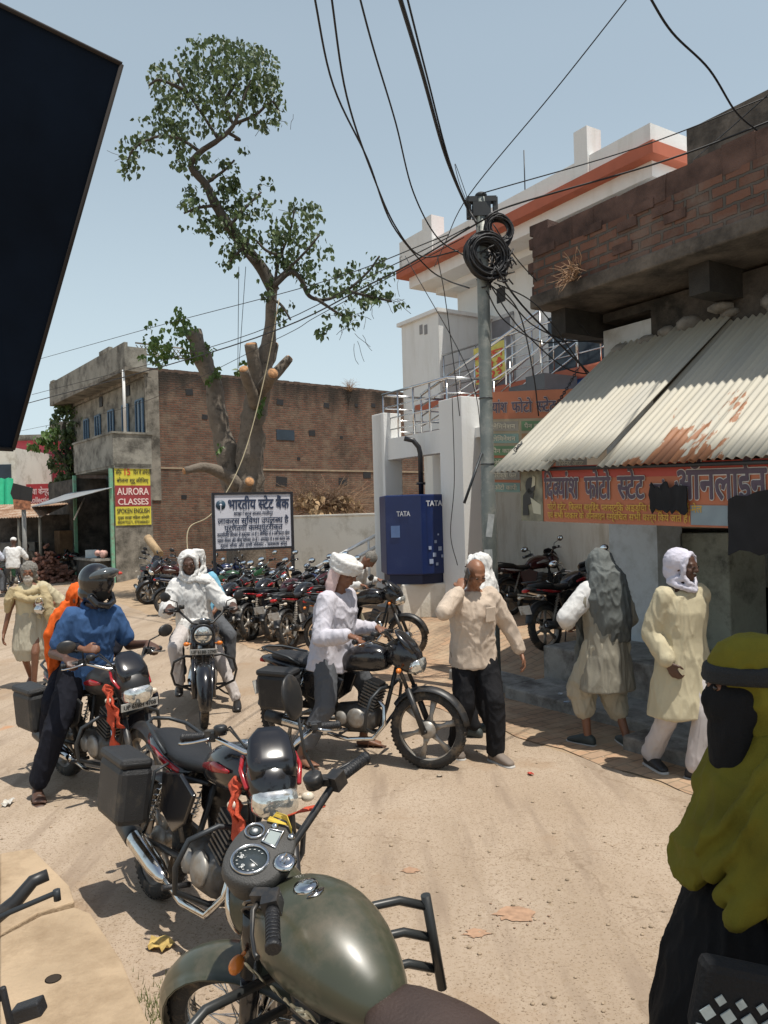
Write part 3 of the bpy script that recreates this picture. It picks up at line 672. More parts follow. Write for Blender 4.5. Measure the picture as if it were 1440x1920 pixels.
# awning
tin_o = V((0, 0, 0))
def rust_tin():
    m = bpy.data.materials.new('rusted_tin_sheet'); m.use_nodes = True; nd, ln = m.node_tree.nodes, m.node_tree.links
    b = nd['Principled BSDF']; b.inputs['Roughness'].default_value = .62; b.inputs['Metallic'].default_value = .1
    tc = nd.new('ShaderNodeTexCoord')
    def nz(s, st, d=8, r=.65):
        mp = nd.new('ShaderNodeMapping'); mp.inputs['Scale'].default_value = st; ln.new(tc.outputs['Object'], mp.inputs[0])
        t = nd.new('ShaderNodeTexNoise'); t.inputs['Scale'].default_value = s; t.inputs['Detail'].default_value = d; t.inputs['Roughness'].default_value = r; ln.new(mp.outputs[0], t.inputs['Vector']); return t.outputs['Fac']
    def mr(x, a, c_, o0=0, o1=1):
        q = nd.new('ShaderNodeMapRange'); q.inputs[1].default_value = a; q.inputs[2].default_value = c_; q.inputs[3].default_value = o0; q.inputs[4].default_value = o1; ln.new(x, q.inputs[0]); return q.outputs[0]
    def mix(f, a, c_):
        q = nd.new('ShaderNodeMix'); q.data_type = 'RGBA'; ln.new(f, q.inputs[0])
        for i, x in ((6, a), (7, c_)):
            if isinstance(x, tuple): q.inputs[i].default_value = x + (1,)
            else: ln.new(x, q.inputs[i])
        return q.outputs[2]
    def math_(op, a, b_):
        q = nd.new('ShaderNodeMath'); q.operation = op
        for i, x in enumerate((a, b_)):
            if isinstance(x, (int, float)): q.inputs[i].default_value = x
            else: ln.new(x, q.inputs[i])
        return q.outputs[0]
    sp = nd.new('ShaderNodeSeparateXYZ'); ln.new(tc.outputs['Object'], sp.inputs[0])   # x: up the slope, y: along the eave
    c = mix(mr(nz(1.5, (.3, 2, 1)), .35, .7), (.47, .435, .35), (.35, .335, .29))
    c = mix(mr(nz(3, (.15, 6, 1)), .5, .8), c, (.33, .3, .24))
    # rust: strongest near the eave at one stretch of the roof
    low = mr(sp.outputs[0], 0.05, 1.35, 1, 0)
    d1 = math_('ABSOLUTE', math_('SUBTRACT', sp.outputs[1], RUSTC), 0); band = mr(d1, .05, .95, 1, 0)
    f = math_('ADD', math_('MULTIPLY', math_('MULTIPLY', low, band), .36), nz(1.5, (.55, 2.2, 1), 9, .6))
    c = mix(mr(f, .70, .715), c, (.27, .115, .05))
    c = mix(mr(math_('ADD', f, math_('MULTIPLY', nz(22, (1, 1, 1)), .08)), .80, .86), c, (.2, .085, .04))
    c = mix(mr(nz(5, (.8, 3, 1), 4), .71, .74), c, (.2, .12, .07))
    ln.new(c, b.inputs['Base Color']); return m
tip = on_n(918, 886, 5.25); T0 = tip.dot(D)
aw = empty('corrugated_awning', nt(5.25, T0, 0), DA, 'large corrugated tin awning, cream with brown rust patches near its edge', 'awning')
RUSTC = on_n(1245, 872, 5.25).dot(D) - T0
rt = rust_tin()
# one long roof in overlapping sheets; local x along N, y along D (negative = towards the camera)
SL = (2.1, 1.58)            # run in, rise
PI0 = math.atan2(SL[1], SL[0]); LEN = math.hypot(*SL)
def sheet(y0, y1, z0, z1, lift, skew=0):
    mb = MB(); wv = max(2, int(abs(y1 - y0) / .076))
    corr_sheet(mb, V((0, y0, lift)), V((0, y1, lift)), V((LEN, y0 + skew, lift * .3)), V((LEN, y1 + skew, lift * .3)), wv, .013)
    o = mb.build('tin_sheet', rt, aw); o.rotation_euler = (0, -PI0, 0); o.location = (0, 0, z0); return o
def zedge(y): return tip.z - .13 * (-y) / 3.6
ys = [0, -.78, -1.42, -2.35, -3.3, -4.3, -5.3]
for i in range(6):
    o = sheet(ys[i] + (.0 if i == 0 else .0), ys[i + 1] - .05, zedge((ys[i] + ys[i + 1]) / 2), 0, .012 * (i % 2) + (.05 if i == 1 else 0))
    o.rotation_euler = (RAD(1.75), -PI0, 0) if True else o.rotation_euler
    o.location.z = zedge(0) if True else 0
    if i == 1: o.location.z += .03
mb = MB(); mb.tube([(0.12, .0, tip.z + .02), (0.12, -5.2, tip.z - .2)], .02, 6); mb.tube([(1.9, 0, tip.z + 1.36), (1.9, -5.2, tip.z + 1.2)], .025, 6)
for k in range(4): mb.tube([(.12, -.1 - 1.6 * k, tip.z + .02 - .05 * k), (2.05, -.1 - 1.6 * k, tip.z + 1.44 - .05 * k)], .02, 6)
mb.build('purlin', iron, aw)
# chain stay
def chain(p, q, n, name, label):
    mb = MB(); d = (q - p).normalized(); s = d.orthogonal().normalized(); t = d.cross(s)
    for i in range(n):
        c = p.lerp(q, (i + .5) / n) + V((0, 0, -.1 * math.sin(math.pi * (i + .5) / n))); a = s if i % 2 else t; L = (q - p).length / n * .72
        mb.tube([c + d * (L * math.cos(k * math.pi / 4)) + a * (L * .45 * math.sin(k * math.pi / 4)) for k in range(8)], .006, 4, closed=True)
    return tag(mb.build(name, iron), label, 'chain')
chain(nt(5.5, T0 - .12, tip.z + .23), on_n(1085, 690, 7.3), 44, 'awning_chain', 'rusty chain holding the left edge of the corrugated awning')
# lower banner under the awning
bl = on_n(975, 885, 5.45); b0, b1 = bl.dot(D), on_n(1500, 900, 5.45).dot(D)
ban = empty('shop_banner', (0, 0, 0), 0, 'orange photocopy shop banner hanging below the tin awning edge', 'banner')
L = b0 - b1; bo = V((0, 0, 0))
def btop(a): return on_n(975, 884, 5.45).z + .04 - .12 * a / L
def bbot(a): return on_n(975, 976, 5.45).z - .10 * a / L
def bpt(a, z, out=0):  # a along -D from left end
    sag = .012 * math.sin(a * 9) + .01 * math.sin(a * 3.1 + 2)
    return nt(5.45 + sag - out, b0 - a, z)
def bquad(mb, a0, a1, f0, f1, out, K=30):
    """cloth patch between fractions f0 (bottom) and f1 (top)"""
    vs = []; fs = []
    for i in range(K + 1):
        a = a0 + (a1 - a0) * i / K
        for f in (f0, (f0 + f1) / 2, f1): vs.append(bpt(a, bbot(a) + (btop(a) - bbot(a)) * f, out))
    for i in range(K):
        for j in range(2): k = i * 3 + j; fs.append((k, k + 3, k + 4, k + 1))
    n = len(vs); mb.add(vs + [v + N * .003 for v in vs], fs + [tuple(x + n for x in f)[::-1] for f in fs])
mb = MB(); bquad(mb, 0, L, 0, 1, 0, 60); mb.build('cloth', M('banner_orange', (.46, .15, .07), .55, var=.1, sc=1.5), ban)
mb = MB(); bquad(mb, .27, L, .78, 1, .004, 60); mb.build('red_strip', M('banner_red_strip', (.42, .06, .04), .55, var=.12, sc=1.5), ban)
mb = MB(); bquad(mb, 0, .32, 0, 1, .006, 4); pic = mb.build('picture_panel', M('banner_photo_grey', (.2, .19, .13), .5, var=.5, sc=9), ban)
mb = MB(); o_ = bpt(.16, (btop(0) + bbot(0)) / 2 + .08, .012); mb.prism([(.07 * math.cos(k * .52) - .02, .085 * math.sin(k * .52)) for k in range(12)], o_, -D, (0, 0, 1), .002)
mb.prism([(-.14, -.3), (-.13, -.1), (-.04, -.02), (.03, -.08), (.0, -.18), (-.06, -.2), (-.05, -.3)], o_, -D, (0, 0, 1), .002)
mb.build('person_picture', M('print_black', (.02, .02, .018), .5), pic)
mb = MB(); mb.prism([(-.02, -.12), (.13, -.2), (.15, -.3), (.02, -.28)], o_, -D, (0, 0, 1), .003); mb.prism([(0, -.02), (.05, -.0), (.06, .08), (.02, .1)], o_, -D, (0, 0, 1), .003)
mb.build('picture_detail', M('print_pale', (.5, .48, .36), .5), pic)
def ban_text(name, rows, mat, out, off):
    mb = MB()
    for s, a, f, w_, h in rows:
        vs, fs, wd = text2d(s); vs, fs = bold(vs, fs, off); k = w_ / wd; vv = []
        for x, y, _ in vs:
            aa = a + x * k; zb = bbot(aa); vv.append(bpt(aa, zb + (btop(aa) - zb) * f + y * h, out + _))
        mb.add(vv, fs, False)
    return mb.build(name, mat, ban)
row = [('िद~व्यांश', .36, .43, .44, .3), ('फोटो', .88, .43, .32, .3), ('~स्टेट', 1.28, .43, .26, .3), ('एवं', 1.6, .43, .16, .19), ('ऑनलाईन', 1.86, .43, .8, .36)]
ban_text('lettering_outline', row, M('letter_white', (.62, .6, .56), .6), .009, .055)
ban_text('lettering', row, M('letter_violet', (.10, .07, .10), .6), .013, .028)
ban_text('small_lettering', [('फोटो ~स्टेट, िफल्म बाइिंडंग, ~प्लास्टिक ~आइडिया फोटो, आवेदन, ई-मेल', .4, .22, 1.7, .085), ('एवं सभी ~प्रकार के ऑनलाइन ~सम्बंिधत सभी कार्य िकये जाते हैं।', .4, .07, 1.6, .085)], M('letter_yellow', (.6, .38, .06), .6), .009, .012)
mb = MB(); bquad(mb, 2.0, 2.32, .03, .33, .008, 6); mb.build('blue_panel', M('banner_bluegrey', (.24, .3, .33), .5), ban)
# dark rags / torn black covering hanging over the banner
random.seed(8)
def rag(a0, a1, zt, zb, label):
    mb = MB(); K = 14; vs = []; fs = []
    for i in range(K + 1):
        a = a0 + (a1 - a0) * i / K; t_ = zt + random.uniform(-.03, .04); b_ = zb + random.uniform(-.04, .03)
        for j in range(4): vs.append(bpt(a, t_ + (b_ - t_) * j / 3, .03 + random.uniform(0, .03)))
    for i in range(K):
        for j in range(3): k = i * 4 + j; fs.append((k, k + 1, k + 5, k + 4))
    n = len(vs); mb.add(vs + [v - N * .01 for v in vs], fs + [tuple(x + n for x in f)[::-1] for f in fs])
    return tag(mb.build('black_rag', M('black_cloth', (.012, .012, .014), .9, var=.3)), label, 'rag', 'black rags over the shop banner')
z_ = bbot(1.6); rag(1.62, 2.0, z_ + .33, z_ + .12, 'black rag over the middle of the orange banner'); rag(2.35, 3.6, z_ + .22, z_ - .2, 'long black cloth hiding the lower right of the orange banner')
# upper banner behind the pole
ub = empty('tall_shop_banner', (0, 0, 0), 0, 'orange banner with green and grey boxes standing behind the pole', 'banner')
U0, U1 = at(905, 736, 9.9), at(1100, 728, 9.3); U0b = at(905, 905, 9.9)
X_ = (U1 - U0); Wd = X_.length; X_.normalize(); Hh = U0.z - U0b.z; Zv = X_.cross(V((0, 0, 1))).normalized()
def ubox(mb, x0, x1, y0, y1, out): mb.prism([(x0, y0), (x1, y0), (x1, y1), (x0, y1)], U0b - X_.cross(V((0, 0, 1))).normalized() * -out, X_, (0, 0, 1), .004)
mb = MB(); ubox(mb, 0, Wd, -.1, Hh, 0); mb.build('cloth', M('banner_faded_orange', (.45, .16, .08), .6, var=.12, sc=2), ub)
mb = MB(); ubox(mb, 0, Wd, Hh * .38, Hh * .7, .006); mb.build('pale_panel', M('banner_beige', (.36, .3, .2), .6), ub)
cols_ = [M('box_green', (.13, .24, .12), .6), M('box_grey', (.26, .24, .2), .6), M('box_teal', (.2, .3, .26), .6), M('box_brown', (.36, .2, .09), .6)]
txt = MB()
for r in range(6):
    for c in range(3):
        mb = MB(); x0 = .12 + c * .42; y0 = Hh * .62 - r * .155; ubox(mb, x0, x0 + .38, y0 - .06, y0 + .06, .012); mb.build('text_box', cols_[[1, 0, 2, 3, 0, 3, 0, 1][(r * 2 + c) % 8]], ub)
        lettering(txt, random.choice(['फोटो कापी', 'िप्रन्ट आउट', 'आवेदन', 'परीक्षा फल', 'पैन कार्ड', 'लेिमनेशन']), U0b - Zv * -.018 + X_ * (x0 + .19) + V((0, 0, y0 - .03)), X_, (0, 0, 1), .3, .08, .01)
txt.build('small_lettering', M('letter_cream', (.6, .55, .42), .6), ub)
for off, out, mt, nm in ((.05, .008, 'letter_white', 'lettering_outline'), (.025, .012, 'letter_violet', 'lettering')):
    mb = MB()
    for s, x, w_ in (('िद~व्यांश', .0, .36), ('फोटो', .42, .26), ('~स्टेट', .74, .24), ('एवं', 1.04, .12)): lettering(mb, s, U0b - Zv * -out + X_ * x + V((0, 0, Hh * .77)), X_, (0, 0, 1), w_, .2, off, 'l')
    mb.build(nm, MC[mt], ub)
# ------------------------------------------------------------------ pole with cables
PB = gnd(926, 1297); PB.z = 0
pole = empty('utility_pole', PB, 0, 'grey steel utility pole with a mass of cables at its top', 'utility pole')
pt = at(902, 372, PB.y) - PB
pm = M('pole_grey_paint', (.17, .19, .18), .55, .3, var=.15, sc=4, bump=.2, dirt=((.3, .3, .27), .4, 6))
MB().tube([V((0, 0, -.1)), V((0, 0, 2.3)), V((0, 0, 2.32)), pt.lerp(V((0, 0, 0)), .18), pt], [.09, .085, .078, .07, .062], 16).build('shaft', pm, pole)
mb = MB(); mb.box(pt + V((0, 0, -.02)), (.34, .1, .06)); mb.box(pt + V((.0, 0, -.14)), (.2, .14, .16)); mb.box(pt + V((.16, 0, -.1)), (.05, .08, .2)); mb.box(pt + V((-.14, .02, -.12)), (.05, .08, .2)); mb.ball(pt + V((0, 0, .03)), (.07, .07, .04)); mb.build('bracket', M('black_junction', (.03, .035, .04), .7), pole)
mb = MB(); mb.box((-.03, -.084, 1.55), (.09, .004, .16)); mb.box((.0, -.084, 1.9), (.07, .004, .26), (0, .15, 0)); mb.build('poster_scrap', M('poster_paper', (.42, .44, .44), .7, var=.2, sc=20), pole)
for zz in (2.6, 3.35, 5.0): MB().tube([(.078 * math.cos(a * .4), .078 * math.sin(a * .4), zz) for a in range(16)], .006, 5, closed=True).build('wire_tie', iron, pole)
mb = MB(); mb.tube([(-.07, -.05, 2.72), (-.30, -.22, 2.16)], [.014, .016], 6); mb.build('iron_stay', iron, pole)
cab = M('black_cable', (.012, .012, .014), .55)
def coil(name, c, R, n, rot, label, thick=.007, seed=0):
    random.seed(seed); mb = MB()
    for i in range(n):
        r = R * random.uniform(.72, 1.05); off = V((random.uniform(-1, 1), random.uniform(-1, 1), random.uniform(-1, 1))) * R * .13; tl = Euler((random.uniform(-.22, .22), random.uniform(-.22, .22), 0)).to_matrix(); ex = random.uniform(.85, 1.1)
        mb.tube([V(c) + off + rot @ (tl @ V((r * math.cos(k * .26), r * ex * math.sin(k * .26), 0))) for k in range(24)], thick, 5, closed=True)
    return tag(mb.build(name, cab), label, 'cable coil', 'cable coils on the utility pole')
top = PB + pt; RX = Matrix.Rotation(RAD(90), 3, 'X'); RX2 = Matrix.Rotation(.35, 3, 'Z') @ RX
coil('cable_coil', at(912, 480, PB.y - .12), .24, 95, RX2, 'big black coil of cable wrapped round the pole', .0115, 1)
coil('cable_coil', at(935, 430, PB.y - .05), .17, 26, RX2, 'smaller black cable coil right of the pole top', .010, 4)
mb = MB(); 
for i in range(90):
    a = at(930 + random.uniform(-28, 26), 497 + random.uniform(-30, 30), PB.y - .08 + random.uniform(-.08, .12)); b_ = a + V((random.uniform(-.12, .12), random.uniform(-.05, .05), random.uniform(-.12, .12))); mb.tube([a, a.lerp(b_, .5) + V((0, 0, random.uniform(-.06, .06))), b_], .009, 5)
tag(mb.build('cable_tangle', cab), 'dense tangle of cable ends hanging from the lower coil', 'cable tangle')
def wire(pts, r, label, sag=0, grp='overhead wires across the street', mat=None, name='overhead_wire'):
    """pts: (u, v, depth) control points, smoothed"""
    P = [at(*p) for p in pts]; out = []
    if len(P) == 2:
        for k in range(25): t = k / 24; out.append(P[0].lerp(P[1], t) - V((0, 0, sag * 4 * t * (1 - t))))
    else:
        Q = [P[0] * 2 - P[1]] + P + [P[-1] * 2 - P[-2]]
        for i in range(1, len(Q) - 2):
            for k in range(8):
                t = k / 8; a, b_, c, d = Q[i - 1], Q[i], Q[i + 1], Q[i + 2]
                out.append(.5 * ((2 * b_) + (c - a) * t + (2 * a - 5 * b_ + 4 * c - d) * t * t + (3 * b_ - a - 3 * c + d) * t ** 3))
        out.append(P[-1])
    return tag(MB().tube(out, r, 5).build(name, mat or cab), label, 'wire', grp)
py = PB.y
wire([(585, -30, 5.5), (625, 160, 6.4), (690, 300, 7.6), (735, 420, 8.6), (800, 500, 9.4), (838, 525, 9.5), (880, 540, 8.9)], .009, 'leftmost thick wire dropping from the top edge to the pole')
wire([(618, -30, 5.5), (650, 180, 6.3), (700, 330, 7.4), (742, 425, 8.4), (790, 480, 8.7), (860, 470, 8.6)], .009, 'second wire from the left dropping towards the pole')
wire([(668, -30, 5.2), (700, 90, 5.8), (742, 230, 6.9), (775, 360, 7.8), (820, 445, 8.6), (872, 480, 8.7)], .008, 'third wire dropping from the top edge between the thick ones')
wire([(742, -30, 4.6), (790, 130, 5.8), (835, 290, 7.4), (872, 380, 8.6), (895, 420, 8.6)], .016, 'thickest black cable running from the top edge to the pole top')
wire([(757, -30, 4.8), (800, 140, 6), (842, 300, 7.5), (880, 400, 8.6)], .008, 'thin wire running beside the thickest black cable')
wire([(1190, -20, 7), (1040, 170, 7.6), (880, 365, 8.7), (835, 455, 10), (815, 500, 12)], .006, 'thin straight wire running from the pole to the upper right')
wire([(1210, -20, 5.2), (1260, 60, 5.6), (1330, 130, 6.2), (1380, 210, 7), (1420, 245, 7.5)], .009, 'sagging wire in the upper right corner')
wire([(1480, 165, 8), (1200, 275, 8.3), (905, 362, 8.7)], .007, 'thin wire from the pole top over the white house')
wire([(1500, 205, 8), (1250, 300, 8.3), (960, 385, 8.6), (893, 420, 8.7), (700, 530, 10.5), (430, 650, 14), (20, 765, 22)], .011, 'thick line crossing the whole street past the pole')
wire([(1300, 300, 10), (1370, 240, 8), (1460, 160, 7)], .006, 'short wire above the brick parapet at the right')
wire([(880, 425, 8.7), (720, 505, 10.5), (430, 640, 14), (60, 740, 22)], .007, 'thin line just above the thick line to the left')
wire([(840, 440, 9), (600, 530, 12), (300, 610, 17), (50, 680, 24)], .007, 'highest thin line crossing behind the tree')
wire([(870, 445, 9), (600, 590, 12), (510, 640, 14), (250, 760, 20), (30, 810, 26)], .006, 'lowest thin line passing in front of the brick building')
for i, (a, b_) in enumerate((((928, 500), (1005, 600)), ((925, 420), (1000, 520)))): wire([(a[0], a[1], 8.6), ((a[0] + b_[0]) / 2 - 3, (a[1] + b_[1]) / 2 + 3, 8.7), (b_[0], b_[1], 9.1), (b_[0] + 110, b_[1] + 110, 9.2)], .012 - .005 * i, ['thick cable from the coil to the brick parapet corner', 'thin cable from the pole top to the brick parapet corner'][i])
dr = [[(915, 530), (960, 570), (1000, 610), (1060, 640)], [(920, 535), (955, 590), (985, 625), (1060, 690), (1130, 705)], [(912, 545), (945, 600), (1010, 640), (1060, 640), (1130, 640)], [(935, 535), (975, 590), (1000, 700), (1010, 780)], [(926, 530), (990, 560), (1030, 600), (1100, 700)]]
lbs = ['drooping cable nearest the brick slab corner', 'looping cable hanging over the stair railing', 'cable sagging lowest between pole and shop', 'cable falling almost straight beside the stair', 'cable passing in front of the dark upper window']
for p_, l in zip(dr, lbs): wire([(u, v, 8.7 + .12 * i) for i, (u, v) in enumerate(p_)], .008, l, grp='cables drooping from the pole coil')
wire([(895, 425, 8.6), (855, 310, 8.5), (862, 345, 8.5), (885, 400, 8.6)], .004, 'thin loop of wire standing up from the pole top')
wire([(820, 480, 9.5), (835, 560, 9.6), (853, 700, 9.8), (862, 780, 10)], .006, 'wire hanging from the lines down the column')
wire([(848, 745, 12.6), (852, 900, 12.6), (845, 1000, 12.6), (858, 1060, 12.6)], .007, 'black wire running down the white column', grp='wires on the column')
wire([(760, 480, 9.2), (880, 700, 9), (905, 850, 8.8)], .005, 'thin wire slanting down to the middle of the pole')
ropem = M('rope_cream', (.42, .36, .24), .9, var=.2)
wire([(524, 560, 17.5), (498, 700, 17.5), (455, 860, 17), (400, 960, 16.5), (355, 990, 16.3), (352, 1045, 16)], .012, 'pale rope hanging in a curve from the cut tree', grp='ropes', mat=ropem, name='rope')
wire([(448, 500, 19), (446, 700, 19)], .008, 'left of two thin ropes hanging under the leaning tree limb', grp='thin ropes', mat=iron, name='rope'); wire([(461, 500, 19), (448, 690, 19)], .008, 'right of two thin ropes hanging under the leaning tree limb', grp='thin ropes', mat=iron, name='rope')
# ------------------------------------------------------------------ blue generator cabinet on a pedestal
navy = M('navy_cabinet', (.006, .02, .1), .4, var=.12, sc=2, dirt=((.02, .035, .12), .25, 2))
gc = at(783, 1088, 13.3); gb = empty('generator_cabinet', V((gc.x, gc.y, .28)), RAD(8), 'dark blue metal cabinet on a cream pedestal between the white columns', 'cabinet')
zt = at(783, 928, 13.3).z - .28; zb = at(783, 1075, 13.3).z - .28
mb = MB(); mb.prism([(-.55, -.12), (.02, -.42), (.56, -.16), (.56, .6), (-.55, .6)], (0, 0, zb), (1, 0, 0), (0, 1, 0), zt - zb); mb.build('housing', navy, gb, bev=.02)
mb = MB(); mb.prism([(-.5, -.1), (.02, -.36), (.5, -.14), (.5, .55), (-.5, .55)], (0, 0, zb - .16), (1, 0, 0), (0, 1, 0), .155); mb.build('skirt', M('dark_navy', (.01, .015, .05), .5), gb)
mb = MB(); mb.box((.06, .1, (zb - .16) / 2), (.75, .7, zb - .16)); mb.build('pedestal', cream, gb, bev=.02)
dv1 = V((.54, .26, 0)).normalized(); dv0 = V((.57, -.30, 0)).normalized()
wl_ = M('letter_silver', (.6, .62, .66), .5)
mb = MB(); lettering(mb, 'TATA', V((.02, -.42, zt - .2)) + dv1 * .27 + V((.001, -.006, 0)), dv1, (0, 0, 1), .34, .13, .03)
lettering(mb, 'TATA', V((-.55, -.12, zt - .36)) + dv0 * .33 + V((-.003, -.006, 0)), dv0, (0, 0, 1), .24, .12, .03); mb.build('lettering', wl_, gb)
mb = MB(); random.seed(4)
for (a, z, s) in [(.28, .5, .05), (.37, .38, .07), (.25, .28, .07), (.18, .17, .08), (.42, .25, .05), (.3, .12, .05), (.5, .45, .09), (.16, .4, .06), (.34, .62, .03)]:
    c = V((.02, -.42, zb + z + .05)) + dv1 * a + V((.001, -.008, 0)); mb.prism([(-s / 2, -s / 2), (s / 2, -s / 2), (s / 2, s / 2), (-s / 2, s / 2)], c, dv1, (0, 0, 1), .004)
mb.build('square_pattern', M('pale_blue_print', (.3, .36, .5), .5), gb)
mb = MB(); c = V((-.55, -.12, zt - .62)) + dv0 * .2; mb.prism([(-.1, -.1), (.06, -.1), (.06, .1), (-.1, .1)], c + V((-.003, -.006, 0)), dv0, (0, 0, 1), .004); mb.build('sticker', M('sticker_blue', (.12, .2, .4), .5), gb)
e0 = at(758, 822, 13.5); e1 = at(788, 850, 13.5); e2 = at(790, 930, 13.5); loc = V((gc.x, gc.y, .28)); R_ = rotz(-RAD(8))
pp = [R_ @ (q - loc) for q in (e0, at(775, 826, 13.5), at(785, 838, 13.5), e1, e2)]
mb = MB(); mb.tube(pp, .045, 10); mb.lathe([(.08, 0), (.08, .04)], pp[4] + V((0, 0, .2)), (0, 0, 1), 12); mb.build('exhaust_pipe', M('black_pipe', (.015, .015, .018), .4), gb)
# ------------------------------------------------------------------ bank notice board
s0, s1 = at(402, 1032, 16.5), at(549, 1026, 17.2); s0t = at(400, 926, 16.5); hgt = s0t.z - s0.z
X_ = (s1 - s0); X_.z = 0; Wd = X_.length; a_ = math.atan2(X_.y, X_.x); sb = empty('bank_notice_board', (s0.x, s0.y, 0), a_, 'white Hindi bank notice board on two black iron posts beside the tree', 'sign')
z0 = s0.z
mb = MB(); mb.box((Wd / 2, 0, z0 + hgt / 2), (Wd, .03, hgt), (0, -.0, 0)); mb.build('board', M('sign_white', (.62, .62, .68), .55, var=.03), sb)
mb = MB()
for x in (0, Wd): mb.box((x, 0, (z0 + hgt) / 2 - .1), (.06, .06, z0 + hgt + .25))
mb.box((Wd / 2, -.006, z0), (Wd, .055, .05)); mb.box((Wd / 2, -.006, z0 + hgt), (Wd, .055, .05)); mb.build('frame', M('black_frame', (.02, .02, .025), .5), sb)
mb = MB(); mb.lathe([(0, 0), (.105, .0), (.105, .006), (0, .006)], (.16, -.017, z0 + hgt * .8), (0, -1, 0), 28); mb.build('emblem', M('emblem_dark', (.03, .07, .11), .5), sb)
mb = MB(); mb.box((.16, -.026, z0 + hgt * .74), (.018, .004, .12)); mb.lathe([(0, 0), (.026, 0), (.026, .004), (0, .004)], (.16, -.0235, z0 + hgt * .8), (0, -1, 0), 16); mb.build('emblem_slot', MC['sign_white'], sb)
T_ = []
def st(s, x, f, w_, h, off): T_.append((s, x * Wd, z0 + hgt * f, w_ * Wd, h * hgt, off))
st('भारतीय ~स्टेट बैंक', .57, .72, .78, .26, .035)
st('शाखा ~िब्रज बाजार-गाजीपुर', .5, .605, .5, .1, .01)
st('लाकर्स सुिवधा उपल~ब्ध है', .5, .46, .9, .155, .018); st('पूर्णतया क~म्प्यूटरीकृत', .5, .335, .74, .15, .018)
st('कार्यिदवस सोमवार से शुक्रवार 10 से 2 अपराह्न से 4 तक कार्य रहेगा', .5, .235, .92, .1, .012); st('पहला तीसरा और चौथा शिनवार 10 से 1 अपराह्न से 4 बजे कार्य तक', .5, .135, .92, .1, .012); st('दूसरा चौथा और सभी रिववार - अवकाश बन्द', .5, .045, .85, .1, .012)
put_text(sb, 'lettering', [(t[0].replace('िब्र', 'िब्र'), t[1], t[2], t[3], t[4], t[5]) for t in T_], M('letter_navy', (.03, .045, .09), .5), y=-.02)
# ------------------------------------------------------------------ dark metal panel hanging over the photographer
pd = 1.5
P = [at(-60, -20, pd), at(229, 121, pd + .1), at(26, 842, pd + .35), at(-60, 838, pd + .3)]
pn = empty('shutter_panel', (0, 0, 0), 0, 'dark blue raised shop flap jutting in at the upper left', 'shop flap')
mb = MB(); nrm = (P[1] - P[0]).cross(P[3] - P[0]).normalized()
if nrm.y < 0: nrm = -nrm
mb.add(P + [q + nrm * .03 for q in P], [(0, 1, 2, 3), (7, 6, 5, 4), (0, 4, 5, 1), (1, 5, 6, 2), (2, 6, 7, 3), (3, 7, 4, 0)], False)
mb.build('sheet', M('navy_sheet', (.004, .009, .02), .8, var=.4, spec=.1, sc=4), pn)
mb = MB()
for a, b_ in ((0, 1), (1, 2), (2, 3)): mb.tube([P[a] - nrm * .004, P[b_] - nrm * .004], .005, 4)
mb.build('edge_frame', M('dark_edge', (.02, .016, .015), .9), pn)
# ------------------------------------------------------------------ trees
def leaf_cloud(mb, clusters, Y, size, seed=1, dY=.9):
    random.seed(seed)
    for cl in clusters:
        u, v, ru, rv, n = cl[:5]; YY = cl[5] if len(cl) > 5 else Y
        sub = [(random.uniform(-.95, .95), random.uniform(-.95, .95), random.gauss(0, .5)) for _ in range(max(4, n // 14))]
        for i in range(n):
            s_ = random.choice(sub); a, b_, c = s_[0] + random.gauss(0, .2), s_[1] + random.gauss(0, .2), s_[2] + random.gauss(0, .3)
            if a * a + b_ * b_ > 1.25: continue
            p = at(u + a * ru, v + b_ * rv, YY + c * ru * YY / F * dY)
            L = size * random.uniform(.65, 1.25); d = V((random.gauss(0, .55), random.gauss(0, .55), -1 + random.gauss(0, .45))).normalized()
            sd_ = d.orthogonal().normalized(); sd_ = Matrix.Rotation(random.uniform(0, 6.28), 3, d) @ sd_; nn = d.cross(sd_) * (L * .12)
            mb.add([p, p + d * L * .25 + sd_ * L * .42 + nn, p + d * L * .62 + sd_ * L * .3 + nn, p + d * L * 1.1, p + d * L * .62 - sd_ * L * .3 + nn, p + d * L * .25 - sd_ * L * .42 + nn],
                   [(0, 1, 2, 3), (0, 3, 4, 5)], False)
def leaf_mat(name, c1, c2):
    m = bpy.data.materials.new(name); m.use_nodes = True; nd, ln = m.node_tree.nodes, m.node_tree.links; b = nd['Principled BSDF']
    b.inputs['Roughness'].default_value = .5; tc = nd.new('ShaderNodeTexCoord'); t = nd.new('ShaderNodeTexNoise'); t.inputs['Scale'].default_value = 3.5; t.inputs['Detail'].default_value = 6
    ln.new(tc.outputs['Object'], t.inputs['Vector']); r = nd.new('ShaderNodeValToRGB'); r.color_ramp.elements[0].position = .35; r.color_ramp.elements[1].position = .65
    r.color_ramp.elements[0].color = c1 + (1,); r.color_ramp.elements[1].color = c2 + (1,); ln.new(t.outputs['Fac'], r.inputs[0]); ln.new(r.outputs[0], b.inputs['Base Color'])
    tr = nd.new('ShaderNodeBsdfTranslucent'); ln.new(r.outputs[0], tr.inputs[0]); mx = nd.new('ShaderNodeMixShader'); mx.inputs[0].default_value = .3
    ln.new(b.outputs[0], mx.inputs[1]); ln.new(tr.outputs[0], mx.inputs[2]); ln.new(mx.outputs[0], nd['Material Output'].inputs[0]); return m
bark = M('pale_bark', (.2, .165, .13), .95, var=.45, sc=3, bump=1.0, bsc=14, dirt=((.06, .05, .04), .5, 3))
bark2 = M('grey_twig', (.06, .052, .042), .9, var=.3)
cutw = M('fresh_cut_wood', (.42, .22, .1), .8, var=.45, sc=14, bump=.6, bsc=60)
